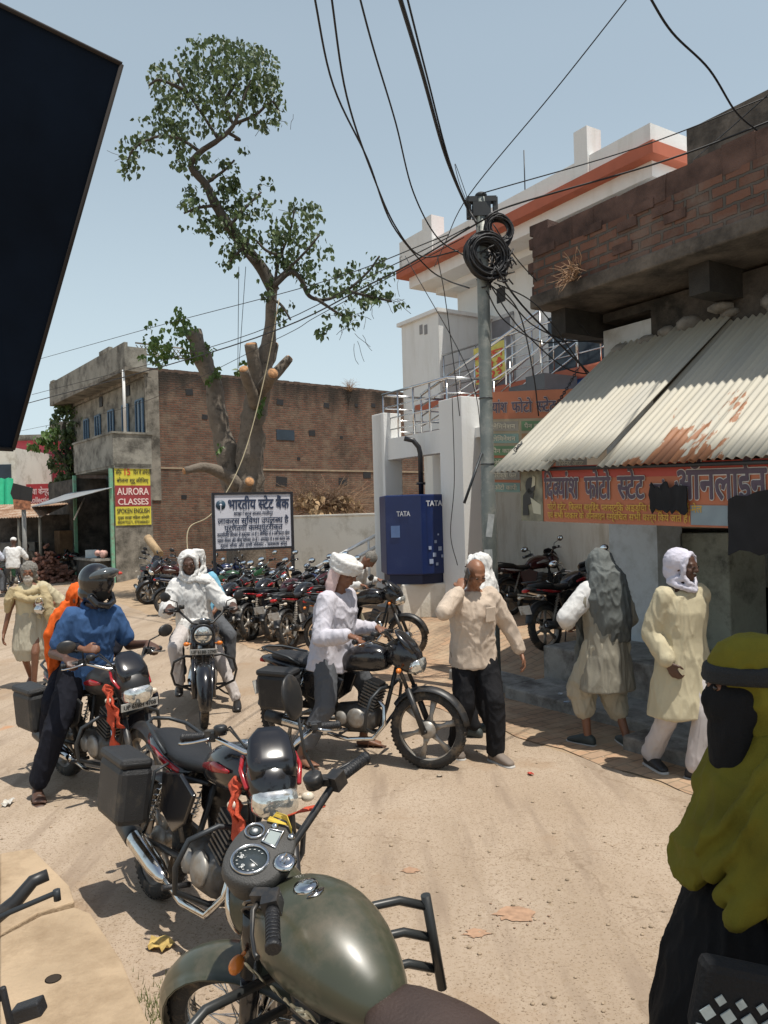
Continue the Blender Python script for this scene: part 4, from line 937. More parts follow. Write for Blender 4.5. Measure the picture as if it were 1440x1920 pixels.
leafA = leaf_mat('peepal_leaf', (.035, .06, .024), (.12, .175, .065))
leafB = leaf_mat('bright_leaf', (.05, .1, .02), (.12, .2, .045))
TY = 20.0
def limb(mb, pts, seg=18, rough=.19, sd_=0):
    """pts: (u, v, depth, radius)"""
    P = [at(a, b_, c) for a, b_, c, r in pts]; R = [q[3] for q in pts]; out = []; rr = []
    Q = [P[0] * 2 - P[1]] + P + [P[-1] * 2 - P[-2]]
    for i in range(1, len(Q) - 2):
        for k in range(5):
            t = k / 5; a, b_, c, d = Q[i - 1], Q[i], Q[i + 1], Q[i + 2]
            out.append(.5 * ((2 * b_) + (c - a) * t + (2 * a - 5 * b_ + 4 * c - d) * t * t + (3 * b_ - a - 3 * c + d) * t ** 3)); rr.append(R[i - 1] + (R[min(i, len(R) - 1)] - R[i - 1]) * t)
    out.append(P[-1]); rr.append(R[-1]); b0 = len(mb.v); mb.tube(out, rr, seg)
    for i in range(b0, len(mb.v)):
        k = (i - b0) // seg; c = out[k]; q = mb.v[i]; mb.v[i] = c + (q - c) * (1 + rough * 2.2 * noise.noise(q * 2.6 + V((sd_, 0, 0))) + rough * noise.noise(q * 7))
    return out
tree = empty('pollarded_tree', gnd(460, 1112), 0, 'tall pollarded tree with cut orange stubs and leaning leafy limb', 'tree')
def world_child(mb, name, mat, par):
    o = mb.build(name, mat, par); o.matrix_parent_inverse = par.matrix_world.inverted() if False else Matrix.Translation(-par.location); return o
mb = MB()
limb(mb, [(468, 1125, 20, 0.468), (466, 1020, 20, 0.390), (468, 930, 20, 0.367), (470, 850, 20, 0.328), (478, 770, 20, 0.289), (488, 720, 20, 0.257), (500, 660, 20, 0.195), (508, 600, 20, 0.148), (513, 535, 20, 0.125)])
limb(mb, [(452, 1120, 20.3, 0.312), (446, 960, 20.2, 0.312), (428, 860, 20.3, 0.265), (408, 780, 20.4, 0.234), (400, 720, 20.5, 0.218), (378, 670, 20.6, 0.257), (363, 622, 20.7, 0.211)], sd_=4)
cuts = []
def stub(pts, sd_=0):
    pts = [(a, b, c, r * .85) for a, b, c, r in pts]; limb(mb, pts, 12, .1, sd_); a, b_ = at(*pts[-2][:3]), at(*pts[-1][:3]); cuts.append((b_, (b_ - a).normalized(), pts[-1][3]))
stub([(486, 740, 19.9, .24), (478, 690, 19.7, .2), (471, 645, 19.5, .19)], 1)
stub([(480, 760, 19.8, .22), (468, 725, 19.4, .17), (457, 692, 19.0, .15)], 2)
stub([(488, 735, 19.9, .24), (502, 715, 19.5, .19), (512, 700, 19.0, .17)], 3)
stub([(498, 720, 20.2, .2), (522, 695, 20.4, .17), (543, 672, 20.5, .13)], 4)
stub([(494, 700, 20.3, .2), (505, 670, 20.5, .2), (516, 645, 20.6, .12)], 5)
stub([(462, 925, 20, .26), (425, 893, 19.6, .19), (385, 876, 19.2, .15), (346, 883, 18.9, .1)], 6)
stub([(455, 940, 19.7, .24), (462, 915, 19.3, .17), (468, 903, 18.9, .15)], 7)
world_child(mb, 'trunk', bark, tree)
for c, d, r in cuts: mb = MB(); mb.lathe([(0, .03), (r * .8, .03), (r * .9, .0), (r * .9, -.02)], c, d, 14); world_child(mb, 'cut_face', cutw, tree)
mb = MB(); U = 20
limb(mb, [(513, 545, U, .17), (495, 510, U, .16), (460, 462, U - .2, .155), (430, 425, U - .4, .15), (405, 385, U - .5, .13), (385, 345, U - .6, .1), (358, 312, U - .7, .08), (376, 285, U - .8, .07), (410, 262, U - .9, .06), (438, 235, U - 1, .05), (455, 190, U - 1, .035), (470, 150, U - 1, .02)], 10, .08)
tw = [[(438, 235), (420, 190), (400, 130), (395, 95)], [(410, 262), (380, 215), (350, 170), (330, 130)], [(376, 285), (340, 262), (300, 255), (255, 275), (238, 305)], [(440, 232), (480, 215), (510, 190), (525, 215)], [(385, 345), (420, 320), (440, 300)], [(405, 385), (370, 390), (345, 400)], [(430, 425), (460, 390), (490, 360)],
      [(515, 540), (520, 500), (530, 470), (545, 430), (552, 395)], [(517, 525), (545, 500), (575, 470), (600, 440)], [(515, 535), (545, 510), (565, 525), (580, 555), (610, 562), (650, 545), (690, 510), (712, 480)], [(590, 558), (630, 585), (655, 600)], [(650, 545), (690, 555), (735, 565)], [(460, 462), (440, 480), (425, 500)], [(430, 250), (450, 262), (440, 262)], [(480, 490), (455, 470), (470, 440)], [(530, 480), (500, 470), (480, 450)], [(420, 190), (445, 150), (455, 110)], [(350, 170), (300, 150), (280, 160)], [(512, 560), (530, 575), (545, 600)]]
for i, t_ in enumerate(tw): limb(mb, [(u, v, U - .6 + .4 * math.sin(i * 2 + k * .5) * k / 4, .045 - .03 * k / len(t_) if i not in (9,) else .075 - .055 * k / len(t_)) for k, (u, v) in enumerate(t_)], 6, .05)
random.seed(12)
for i in range(46):        # fine bare twigs
    u, v = random.choice([(690, 520), (720, 560), (640, 600), (660, 610), (480, 370), (520, 200), (240, 300), (680, 620), (560, 400), (400, 100)]); u += random.uniform(-30, 30); v += random.uniform(-25, 25)
    a = at(u, v, U); pts = [a]; d = V((random.uniform(-1, 1), random.uniform(-1, 1), random.uniform(-.8, .6))).normalized()
    for k in range(4): a = a + d * .14; d = (d + V((random.uniform(-.4, .4), 0, random.uniform(-.5, .3)))).normalized(); pts.append(a)
    mb.tube(pts, .007, 3)
world_child(mb, 'limb', bark2, tree)
mb = MB(); cl = [(400, 105, 85, 38, 480), (455, 140, 65, 60, 620), (335, 150, 55, 45, 280), (497, 190, 36, 52, 300), (395, 195, 90, 55, 420), (345, 215, 55, 45, 260), (290, 250, 50, 34, 230), (245, 290, 26, 42, 110), (345, 290, 45, 30, 130), (505, 225, 30, 22, 60), (440, 290, 30, 26, 50),
     (375, 345, 36, 26, 110), (372, 405, 44, 34, 210), (440, 360, 34, 34, 120), (470, 375, 55, 34, 130), (440, 430, 46, 44, 260), (425, 495, 26, 30, 80), (470, 470, 34, 30, 130), (430, 330, 18, 40, 60), (500, 345, 16, 18, 18),
     (560, 415, 58, 44, 230), (570, 470, 52, 48, 260), (520, 470, 30, 44, 110), (500, 540, 26, 22, 50), (540, 590, 22, 26, 40), (600, 520, 40, 34, 110), (640, 575, 46, 40, 190), (690, 520, 44, 44, 190), (715, 560, 40, 24, 110), (620, 620, 24, 22, 36), (545, 510, 30, 26, 60), (755, 568, 14, 8, 5)]
leaf_cloud(mb, [c[:4] + (int(c[4] * 1.15),) for c in cl], U - .5, .125, 3); o = world_child(mb, 'crown', leafA, tree)
mb = MB(); leaf_cloud(mb, [(320, 630, 50, 36, 260, 20.4), (340, 590, 24, 18, 40, 20.4), (290, 665, 26, 24, 90, 20.6), (372, 670, 30, 30, 70, 20.3), (395, 700, 22, 20, 40, 20.2), (494, 762, 11, 18, 26, 19.5), (452, 690, 12, 16, 14, 19.4), (405, 840, 14, 20, 14, 19.6)], 20.2, .13, 6); world_child(mb, 'sucker_leaves', leafB, tree)
# creeper bush at the far end of the building
bush = empty('creeper_bush', (at(130, 1000, 34).x, 34, 0), 0, 'dark leafy creeper tree at the far corner of the brick building', 'bush')
mb = MB(); limb(mb, [(142, 1060, 34, .25), (140, 950, 34, .2), (128, 860, 34, .14), (120, 800, 33.8, .08), (130, 770, 33.6, .04)], 8); limb(mb, [(138, 900, 34, .1), (110, 850, 33.5, .06), (80, 830, 33, .03)], 6); world_child(mb, 'trunk', bark2, bush)
mb = MB(); leaf_cloud(mb, [(130, 790, 30, 36, 420), (140, 840, 26, 44, 460), (112, 850, 22, 40, 260), (140, 920, 34, 36, 420), (122, 750, 22, 18, 60), (150, 900, 22, 30, 200), (105, 900, 10, 12, 30)], 34, .2, 9); world_child(mb, 'crown', leafA, bush)
mb = MB(); leaf_cloud(mb, [(80, 828, 32, 14, 130), (100, 805, 20, 16, 80), (62, 838, 14, 8, 30), (175, 770, 24, 60, 26), (215, 700, 50, 20, 20)], 32.8, .2, 10); world_child(mb, 'pale_leaves', leafB, bush)
o = dry_plant('dry_branches', at(610, 950, 20.5), V((0, 0, .4)), 320, 1.1, 'heap of dry leafy branches behind the cream boundary wall', straw, 4, 1.4); 
for v_ in o.data.vertices:
    c = at(610, 950, 20.5); v_.co.x = c.x + (v_.co.x - c.x) * 1.9; v_.co.z = c.z + (v_.co.z - c.z) * .85
mb = MB(); leaf_cloud(mb, [(600, 945, 50, 16, 240), (650, 945, 30, 14, 120), (570, 935, 14, 14, 50)], 20.3, .14, 15)
tag(mb.build('dry_leaves', M('dead_leaf', (.36, .24, .13), .85, var=.3, sc=12)), 'pale dead leaves lying on the dry branch heap', 'dead leaves', kind='stuff')
dry_plant('roof_weed', at(655, 730, 32.3), V((0, 0, 1)), 60, .55, 'dry weed growing on top of the long brick wall', straw, 9, 1.0)
# ------------------------------------------------------------------ far end of the street at the left
def flat_building(name, u0, u1, vt, Y, mat, label, depth=6, cat='building'):
    a, b_ = at(u0, vt, Y), at(u1, vt, Y); e = empty(name, ((a.x + b_.x) / 2, Y, 0), 0, label, cat); w_ = b_.x - a.x
    MB().box((0, depth / 2, a.z / 2), (w_, depth, a.z)).build('wall', mat, e); return e, a.x - (a.x + b_.x) / 2, w_, a.z
pinkp = M('pink_wall', (.5, .07, .1), .7, var=.1, sc=1, dirt=((.3, .08, .08), .3, 1))
e, x0, w_, zt_ = flat_building('pink_building', 29, 150, 826, 40, pinkp, 'pink painted building with a large shuttered window at the far left')
mb = MB(); q = at(38, 852, 40); q2 = at(95, 902, 40); ex = e.location.x
wo = MB().box(((q.x + q2.x) / 2 - ex, -.03, (q.z + q2.z) / 2), (q2.x - q.x, .1, q.z - q2.z)).build('window', M('grey_shutter', (.12, .15, .17), .4, .3, var=.2), e)
mb = MB()
for k in range(6): mb.box(((q.x + q2.x) / 2 - ex, -.1, q2.z + (k + .5) * (q.z - q2.z) / 6), (q2.x - q.x, .04, .04))
mb.box((q.x - ex - .1, -.1, (q.z + q2.z) / 2), (.2, .1, q.z - q2.z + .3)); mb.build('frame', M('teal_frame', (.12, .2, .2), .6), wo)
mb = MB(); mb.box((0, -.2, zt_ + .1), (w_, .6, .25)); mb.box((.6, 1, zt_ + .6), (1.4, 1, .8)); mb.build('roof_edge', concrete, e)
rb = empty('red_shop_sign', (0, 0, 0), 0, 'red shop sign with pale lettering under the pink building', 'sign')
a, b_ = at(50, 908, 37), at(102, 946, 37); mb = MB(); mb.box(((a.x + b_.x) / 2, 37, (a.z + b_.z) / 2), (b_.x - a.x, .1, a.z - b_.z)); mb.build('panel', M('red_panel', (.4, .03, .04), .6), rb)
mb = MB(); lettering(mb, 'Appy Fizz', ((a.x + b_.x) / 2, 36.94, a.z - .5), (1, 0, 0), (0, 0, 1), 1.1, .4, .03) if False else lettering(mb, 'सेवा केन्द्र', ((a.x + b_.x) / 2, 36.94, a.z - .5), (1, 0, 0), (0, 0, 1), 1.1, .4, .03); lettering(mb, 'collection', ((a.x + b_.x) / 2 + .05, 36.94, b_.z + .12), (1, 0, 0), (0, 0, 1), 1.1, .38, .03); mb.build('lettering', M('sign_pink_letter', (.7, .5, .5), .6), rb)
e, x0, w_, zt_ = flat_building('beige_building', -60, 28, 842, 36, cream, 'beige building with dark louvred window at the left edge')
q, q2 = at(-30, 872, 36), at(22, 902, 36); ex = e.location.x
MB().box(((q.x + q2.x) / 2 - ex, -.02, (q.z + q2.z) / 2), (q2.x - q.x, .1, q.z - q2.z)).build('window', glassd, e)
a, b_ = at(-20, 898, 33), at(24, 948, 33); mb = MB(); K = 8; vs = []; fs = []
for i in range(K + 1):
    for j in range(5): vs.append((a.x + (b_.x - a.x) * i / K + .1 * j / 4, 33 + .12 * math.sin(i * 1.7) - .25 * j / 4, a.z + (b_.z - a.z) * j / 4 + .03 * math.sin(i * 2)))
for i in range(K):
    for j in range(4): k = i * 5 + j; fs.append((k, k + 1, k + 6, k + 5))
n = len(vs); mb.add(vs + [(x, y + .02, z) for x, y, z in vs], fs + [tuple(k + n for k in f)[::-1] for f in fs]); tag(mb.build('green_tarpaulin', M('green_tarp', (.02, .42, .22), .6, var=.1)), 'bright green tarpaulin hanging on the beige building', 'tarpaulin')
st_ = empty('roadside_stall', (at(50, 1000, 29).x, 29, 0), 0, 'low stall with rusty tin roof on thin posts at the far left', 'stall')
a, b_ = at(-40, 968, 29), at(104, 968, 29); mb = MB(); ex = st_.location.x
corr_sheet(mb, V((a.x - ex, -1.2, a.z - .1)), V((b_.x - ex, -1.2, a.z - .1)), V((a.x - ex, 1.5, a.z + .45)), V((b_.x - ex, 1.5, a.z + .45)), 30, .02); mb.build('tin_roof', M('rusty_roof', (.3, .17, .1), .8, var=.3, sc=2, dirt=((.45, .4, .33), .5, 2)), st_)
mb = MB()
for u in (-10, 22, 60, 98): q = at(u, 1000, 29); mb.tube([(q.x - ex, -1.0, 0), (q.x - ex, -1.0, a.z - .05)], .06, 6)
mb.build('post', M('bamboo_grey', (.2, .19, .16), .9), st_)
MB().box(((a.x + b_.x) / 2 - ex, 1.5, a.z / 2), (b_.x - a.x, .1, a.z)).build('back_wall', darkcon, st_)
MB().box((-.8, .6, .7), (2.0, .8, 1.4)).build('counter', M('stall_grey', (.15, .15, .14), .8, var=.3), st_)
# heap of bricks
random.seed(21); a = at(85, 1050, 27.5); mb = MB()
for i in range(230):
    x = random.gauss(0, .55); y = random.gauss(0, .4); h = max(0, 1.3 - abs(x) * 1.1 - abs(y)) * random.random(); mb.box((a.x + x, a.y + y, h + .05), (.23, .11, .08), (random.uniform(-.5, .5), random.uniform(-.5, .5), random.uniform(0, 3)))
tag(mb.build('brick_heap', M('old_brick', (.22, .11, .08), .95, var=.4, sc=4)), 'loose heap of old bricks by the far stall', 'brick heap', kind='stuff')
# hoarding on a post
hp = at(42, 1085, 24); hd = empty('tilted_hoarding', (hp.x, 24, 0), 0, 'small tilted black and red hoarding on a grey post', 'sign')
def hl(u, v): q = at(u, v, 24); return (q.x - hp.x, q.z)
mb = MB(); mb.prism([hl(62, 915), hl(26, 906), hl(21, 925), hl(27, 939), hl(60, 941)], (0, 0, 0), (1, 0, 0), (0, 0, 1), .05); mb.build('black_panel', M('hoarding_black', (.02, .02, .02), .7), hd)
mb = MB(); mb.prism([hl(27, 936), hl(60, 940), hl(59, 956), hl(29, 955)], (0, -.06, 0), (1, 0, 0), (0, 0, 1), .03); mb.build('printed_panel', M('hoarding_print', (.3, .12, .06), .6, var=.7, sc=9), hd)
q = hl(42, 940); MB().tube([(q[0], .08, 0), (q[0], .08, q[1] + .2)], .07, 8).build('post', M('post_grey', (.25, .25, .24), .8), hd)
# items in the tea shop
def sh(x, y, z): return A2 + N2 * x + D2 * y + V((0, 0, z))
cn = empty('shop_counter', sh(-1.6, 1.6, 0), DB, 'rough tea stall counter before the dark ground floor shop', 'counter')
mb = MB(); mb.box((0, -.3, .8), (.7, 2.4, .08)); mb.build('top', stepcon, cn); mb = MB(); mb.box((0, -.3, .38), (.55, 2.2, .76)); mb.build('body', darkcon, cn)
tag(MB().box(sh(-1.6, 1.4, .98), (.4, .35, .28)).build('plastic_box', M('pale_plastic', (.5, .58, .62), .5)), 'pale blue plastic box on the tea stall counter', 'box')
mb = MB(); random.seed(2)
for k in range(7): mb.ball(sh(-1.6 + random.uniform(-.15, .15), .35 + random.uniform(-.2, .2), .95 + .1 * random.random()), .11, 7, 5)
tag(mb.build('sack_pile', M('red_white_bag', (.5, .3, .26), .8, var=.5, sc=9)), 'pile of red and white packets on the tea stall counter', 'packets', kind='stuff')
tag(MB().box(sh(-1.3, 5.6, .9), (.9, 1.2, 1.8), rotz(DB)).build('wooden_kiosk', woodb, bev=.03), 'brown wooden kiosk box beyond the tea stall counter', 'kiosk')
random.seed(31)
rubm = M('rubble_stone', (.3, .24, .17), .95, var=.3, sc=5, bump=.5)
for i in range(14):
    u = random.choice([random.uniform(120, 215), random.uniform(40, 330), random.uniform(600, 720)]); 
    if u < 400: p = gnd(u, random.uniform(1078, 1092))
    else: p = gnd(u, random.uniform(1120, 1150), .2)
    s_ = random.uniform(.08, .22); mb = MB(); mb.ball((0, 0, s_ * .3), (s_, s_ * .8, s_ * .5), 7, 5)
    o = mb.build('rubble_stone', rubm); o.location = (p.x, p.y, gh(p.x, p.y)); o.rotation_euler = (0, 0, random.uniform(0, 3)); tag(o, 'dusty rubble stone lying on the ground near the buildings', 'stone', 'rubble stones along the street edge')
lg = empty('log', gnd(287, 1085), 0, 'pale cut log leaning against the brick building base', 'log'); 
a, b_ = at(300, 1040, 23) , at(277, 1008, 23.6); mb = MB(); mb.tube([a, b_], .12, 10); world_child(mb, 'bark', M('pale_log', (.4, .28, .16), .9, var=.2), lg)
# ------------------------------------------------------------------ motorcycles (local frame: x forward, y left, z up)
gloss = M('gloss_black', (.012, .012, .014), .2, var=.05, coat=.5, dirt=((.07, .055, .042), .22, 4))
satin = M('satin_black', (.02, .02, .021), .42, var=.2, dirt=((.08, .065, .05), .25, 7))
rubber = M('tyre_rubber', (.028, .026, .024), .85, var=.2, sc=20, bump=.4, bsc=120, dirt=((.16, .12, .08), .35, 9))
vinyl = M('black_vinyl', (.016, .016, .018), .5, var=.2, bump=.25, bsc=160)
chrome = M('chrome', (.66, .66, .65), .14, 1.0, var=.06, sc=9, dirt=((.2, .15, .1), .2, 14))
alu = M('dusty_alloy', (.36, .34, .31), .5, .5, var=.15, sc=14, dirt=((.25, .19, .13), .4, 11))
engm = M('engine_metal', (.13, .125, .12), .5, .6, var=.25, sc=14, dirt=((.1, .075, .05), .4, 11))
plas = M('black_box_plastic', (.022, .022, .023), .5, var=.25, bump=.35, bsc=200, dirt=((.09, .075, .055), .25, 6))
lens = M('headlamp_glass', (.72, .73, .7), .08, .75, var=.25, sc=40)
redl = M('red_lamp', (.5, .015, .015), .2, var=.1); ambl = M('amber_lamp', (.7, .2, .03), .25, var=.1); clearl = M('clear_lamp', (.7, .62, .5), .2, var=.15, sc=40)
mirg = M('mirror_glass', (.75, .78, .8), .04, 1.0, var=.02)
redc = M('red_gamcha', (.5, .07, .03), .9, var=.25, sc=14, bump=.5, bsc=90)
platew = M('plate_white', (.55, .55, .52), .5, dirt=((.25, .2, .15), .4, 12))
ST0, STD = V((.37, 0, .97)), V((-.28, 0, .67)).normalized()
def steer(a): return Matrix.Translation(ST0) @ Matrix.Rotation(a, 4, STD) @ Matrix.Translation(-ST0)
def wheel(root, c, r, kind, Mx, wide=.045, rimmat=None, name='wheel'):
    rimmat = rimmat or alu; mb = MB(); mb.M = Mx; c = V(c)
    rr = r - .075
    mb.lathe([(rr, -.035), (rr + .02, -.04), (rr + .02, -.028), (rr + .006, -.02), (rr + .006, .02), (rr + .02, .028), (rr + .02, .04), (rr, .035), (rr - .008, 0), (rr, -.035)], c, (0, 1, 0), 40)
    mb.lathe([(0, -.065), (.03, -.065), (.05, -.04), (.07, -.035), (.07, .035), (.05, .04), (.03, .065), (0, .065)], c, (0, 1, 0), 20)
    if kind == 'spoke':
        for k in range(28):
            a = 2 * math.pi * k / 28; b = a + (.28 if k % 4 < 2 else -.28); s = .035 if k % 2 else -.035
            mb.tube([c + V((math.cos(a) * .055, s, math.sin(a) * .055)), c + V((math.cos(b) * rr, 0, math.sin(b) * rr))], .0028, 4)
    else:
        K = 6
        for k in range(K):
            a = 2 * math.pi * k / K + .3; d = V((math.cos(a), 0, math.sin(a))); t = V((-math.sin(a), 0, math.cos(a)))
            mb.loft([(c + d * .05, t * .034, V((0, .018, 0))), (c + d * (rr * .5), t * .016, V((0, .012, 0))), (c + d * (rr + .004), t * .03, V((0, .014, 0)))], 8, 3)
    rim = mb.build(name, rimmat, root)
    tb = MB(); tb.M = Mx; w = wide; n = 13; prof = []
    for k in range(n):
        a = -math.pi * .5 - .55 + (math.pi + 1.1) * k / (n - 1); prof.append((r - .05 + .05 * math.cos(a), w * math.sin(a) * 1.02))
    tb.lathe(prof, c, (0, 1, 0), 48)
    for k in range(54):                                    # tread blocks
        a = 2 * math.pi * k / 54; d = V((math.cos(a), 0, math.sin(a))); t = V((-math.sin(a), 0, math.cos(a)))
        for s in (-1, 1):
            R = Matrix((t, V((0, 1, 0)), d)).transposed(); tb.box(c + d * (r - .0008) + V((0, s * .014, 0)), (.015, .018, .005), R @ Matrix.Rotation(.5 * s, 3, 'Z'))
            tb.box(c + d * (r - .0085) + V((0, s * w * .74, 0)), (.012, .012, .004), R @ Matrix.Rotation(-.75 * s, 3, 'X'))
    tb.build('tyre', rubber, rim); return rim
def arc_guard(root, c, r, a0, a1, w, mat, Mx, name, th=.35, K=16):
    mb = MB(); mb.M = Mx; vs = []; fs = []; J = 6
    for side in (0, 1):
        for i in range(K + 1):
            a = a0 + (a1 - a0) * i / K; ww = w * (1 - .35 * abs(2 * i / K - 1) ** 3)
            for j in range(J + 1):
                b = -1 + 2 * j / J; rad = r - w * th * (b * b) * 1.6 - side * .005; vs.append(V(c) + V((rad * math.cos(a), ww * b, rad * math.sin(a))))
    n = (K + 1) * (J + 1)
    for i in range(K):
        for j in range(J):
            k = i * (J + 1) + j; fs.append((k, k + 1, k + J + 2, k + J + 1)); fs.append((n + k, n + k + J + 1, n + k + J + 2, n + k + 1))
    for i in range(K):
        for j in (0, J): k = i * (J + 1) + j; fs.append((k, k + J + 1, n + k + J + 1, n + k))
    for i in (0, K):
        for j in range(J): k = i * (J + 1) + j; fs.append((k, n + k, n + k + 1, k + 1))
    return mb.add(vs, fs).build(name, mat, root)
def xloft(mb, rows, e=2.4, seg=20):
    """rows (x, half width, z, half height)"""
    return mb.loft([((x, 0, z), (0, hw, 0), (0, 0, hh)) for x, hw, z, hh in rows], seg, e)
def moto(name, loc, head, label, group=None, tank=gloss, stripe=None, kind='commuter', rim='alloy', sa=0.0, lean=0.0, pann=None, guard=True, seatm=None, plate=None, mirrors='both', wr=.305, cloth=None, rimmat=None, low=False, exh=chrome, cowl=True, tail_rail=True, mud=None):
    root = empty(name, loc, 0, label, 'motorcycle', group); root.rotation_euler = Euler((lean, 0, head), 'XYZ')
    I = Matrix.Identity(4); S = steer(sa); cl = kind == 'classic'; seatm = seatm or vinyl; mud = mud or (tank if cl else satin)
    FA = V((.66, 0, wr)); RA = V((-.62, 0, wr))
    wheel(root, FA, wr, rim, S, .04, rimmat); wheel(root, RA, wr, rim, I, .05, rimmat)
    arc_guard(root, FA, wr + .035, .15 if not cl else -.25, 2.55 if not cl else 3.0, .062 if not cl else .08, mud, S, 'front_mudguard')
    arc_guard(root, RA, wr + .05, .9, 2.9 if not cl else 3.3, .075 if not cl else .095, mud, I, 'rear_mudguard')
    # fork
    mb = MB(); mb.M = S
    for s in (-1, 1):
        mb.tube([(.385, s * .088, .96), (.52, s * .088, .635)], .017, 8); mb.tube([(.515, s * .088, .65), (.655, s * .088, wr - .02)], .025 if not cl else .03, 10)
        if cl: mb.tube([(.40, s * .088, .93), (.50, s * .088, .69)], .036, 10)
    mb.box((.385, 0, .955), (.06, .2, .025), (0, .4, 0)); mb.box((.43, 0, .84), (.06, .2, .03), (0, .4, 0)); mb.tube([(.66, -.11, wr), (.66, .11, wr)], .012, 8)
    mb.build('fork', satin if not cl else gloss, root)
    # handlebar, grips, levers
    gh_ = 1.045 if not cl else 1.11; gx = .17 if not cl else .14
    mb = MB(); mb.M = S; mb.tube([(gx, .36, gh_), (gx + .06, .25, gh_ + .01), (.34, .1, .99), (.36, 0, .985), (.34, -.1, .99), (gx + .06, -.25, gh_ + .01), (gx, -.36, gh_)], .0125, 8)
    hb = mb.build('handlebar', chrome if not cl else satin, root)
    for s in (-1, 1):
        d = V((gx, s * .38, gh_ - .002)) - V((gx + .06, s * .25, gh_ + .01)); d.normalize(); e = V((gx, s * .38, gh_ - .002))
        mb = MB(); mb.M = S; mb.tube([e - d * .12, e - d * .11, e - d * .012, e - d * .01, e], [.0175, .019, .0185, .022, .02], 10)
        for k in range(0 if low else 8): mb.tube([e - d * (.022 + k * .011), e - d * (.026 + k * .011)], .0198, 10)
        mb.build('grip', vinyl, hb)
        mb = MB(); mb.M = S; mb.box(e - d * .145, (.045, .05, .05), (0, 0, .3 * s)); mb.box(e - d * .16 + V((.03, 0, .01)), (.05, .03, .025))
        if s < 0 and not low: mb.lathe([(.03, 0), (.032, .035), (.025, .042), (0, .042)], e - d * .19 + V((.035, 0, .01)), (0, 0, 1), 12)
        mb.build('switch_gear', satin, hb)
        mb = MB(); mb.M = S; mb.tube([e - d * .15 + V((.04, 0, 0)), e - d * .12 + V((.06, 0, -.004)), e - d * .05 + V((.065, 0, -.012)), e + V((.058, 0, -.016)), e + d * .012 + V((.05, 0, -.016))], [.008, .008, .006, .006, .008], 6); mb.build('brake_lever' if s < 0 else 'clutch_lever', chrome if not cl else satin, hb)
        if mirrors == 'both' or (mirrors == 'left' and s > 0) or (mirrors == 'right' and s < 0):
            mb = MB(); mb.M = S; b = e - d * .15 + V((.01, 0, .02)); t_ = b + V((.05, s * .10, .10)); mb.tube([b, b + V((.02, s * .01, .06)), t_], .006, 6)
            R = Matrix.Rotation(s * .25, 3, 'Z'); mc = t_ + V((0, s * .03, .02)); mb.ball(mc, (.018, .068, .048) if not cl else (.014, .052, .052), 14, 8, R)
            mo = mb.build('mirror', satin, root)
            mb = MB(); mb.M = S; mb.loft([(mc + R @ V((-.0165, 0, 0)), R @ V((0, .058, 0)), V((0, 0, .038))), (mc + R @ V((-.02, 0, 0)), R @ V((0, .055, 0)), V((0, 0, .036)))], 14); mb.build('mirror_glass', mirg, mo)
    if not low and not cl:
        mb = MB(); mb.M = S
        for s in (-1, 1):
            for q_ in range(2): mb.tube([(gx + .075, s * (.23 - .02 * q_), gh_ + .01), (gx + .17 + .03 * q_, s * .17, gh_ + .055 + .02 * q_), (.42 + .015 * q_, s * .10, gh_ - .02), (.44, s * .06, .90), (.40, s * .04, .82)], .0045, 5)
        mb.build('control_cable', M('cable_rubber', (.012, .012, .012), .6), root)
    # lamp / cowl / meters
    if cl:
        mb = MB(); mb.M = S; c = V((.46, 0, .89)); mb.lathe([(.05, -.17), (.085, -.13), (.104, -.06), (.108, 0), (.108, .02), (.1, .028), (.096, .02)], c, (1, 0, -.08), 28)
        hl = mb.build('headlamp', satin if tank is gloss else tank, root); mb = MB(); mb.M = S; mb.lathe([(.108, .016), (.113, .024), (.104, .036), (.1, .03)], c, (1, 0, -.08), 28); mb.build('lamp_ring', satin if rimmat is None else chrome, hl)
        mb = MB(); mb.M = S; mb.lathe([(.1, .02), (.085, .034), (.05, .044), (0, .048)], c, (1, 0, -.08), 28); mb.build('lamp_lens', lens, hl)
        if not low:
            mb = MB(); mb.M = S; mb.box(c + V((.054, 0, 0)), (.006, .17, .012)); mb.build('lamp_bar', satin, hl)
        mb = MB(); mb.M = S; mb.lathe([(.055, -.03), (.06, .01), (.056, .022), (.05, .016), (0, .016)], (.405, .02, 1.0), (-.35, 0, 1), 20); ms = mb.build('speedometer', satin, root)
    else:
        if cowl:
            mb = MB(); mb.M = S
            mb.loft([((.36, 0, .93), (0, .10, 0), (.02, 0, .09)), ((.43, 0, .92), (0, .112, 0), (.035, 0, .105)), ((.50, 0, .885), (0, .118, 0), (.05, 0, .108)), ((.56, 0, .845), (0, .10, 0), (.045, 0, .085)), ((.595, 0, .80), (0, .06, 0), (.03, 0, .055)), ((.60, 0, .79), (0, .03, 0), (.01, 0, .03))], 20, 3.0)
            hl = mb.build('cowl', tank, root)
            mb = MB(); mb.M = S; mb.loft([((.40, 0, 1.11), (0, .05, 0), (.006, 0, .004)), ((.415, 0, 1.09), (0, .075, 0), (.008, 0, .006)), ((.44, 0, 1.07), (0, .098, 0), (.016, 0, .012)), ((.51, 0, .99), (0, .112, 0), (.03, 0, .022)), ((.565, 0, .925), (0, .098, 0), (.026, 0, .016))], 16, 3); mb.build('visor', gloss, hl)
            mb = MB(); mb.M = S; mb.loft([((.555, 0, .83), (.01, .105, .0), (.022, 0, .07)), ((.60, 0, .822), (.012, .1, 0), (.022, 0, .062)), ((.632, 0, .81), (0, .065, 0), (.01, 0, .04))], 20, 3.2); mb.build('headlamp', lens, hl)
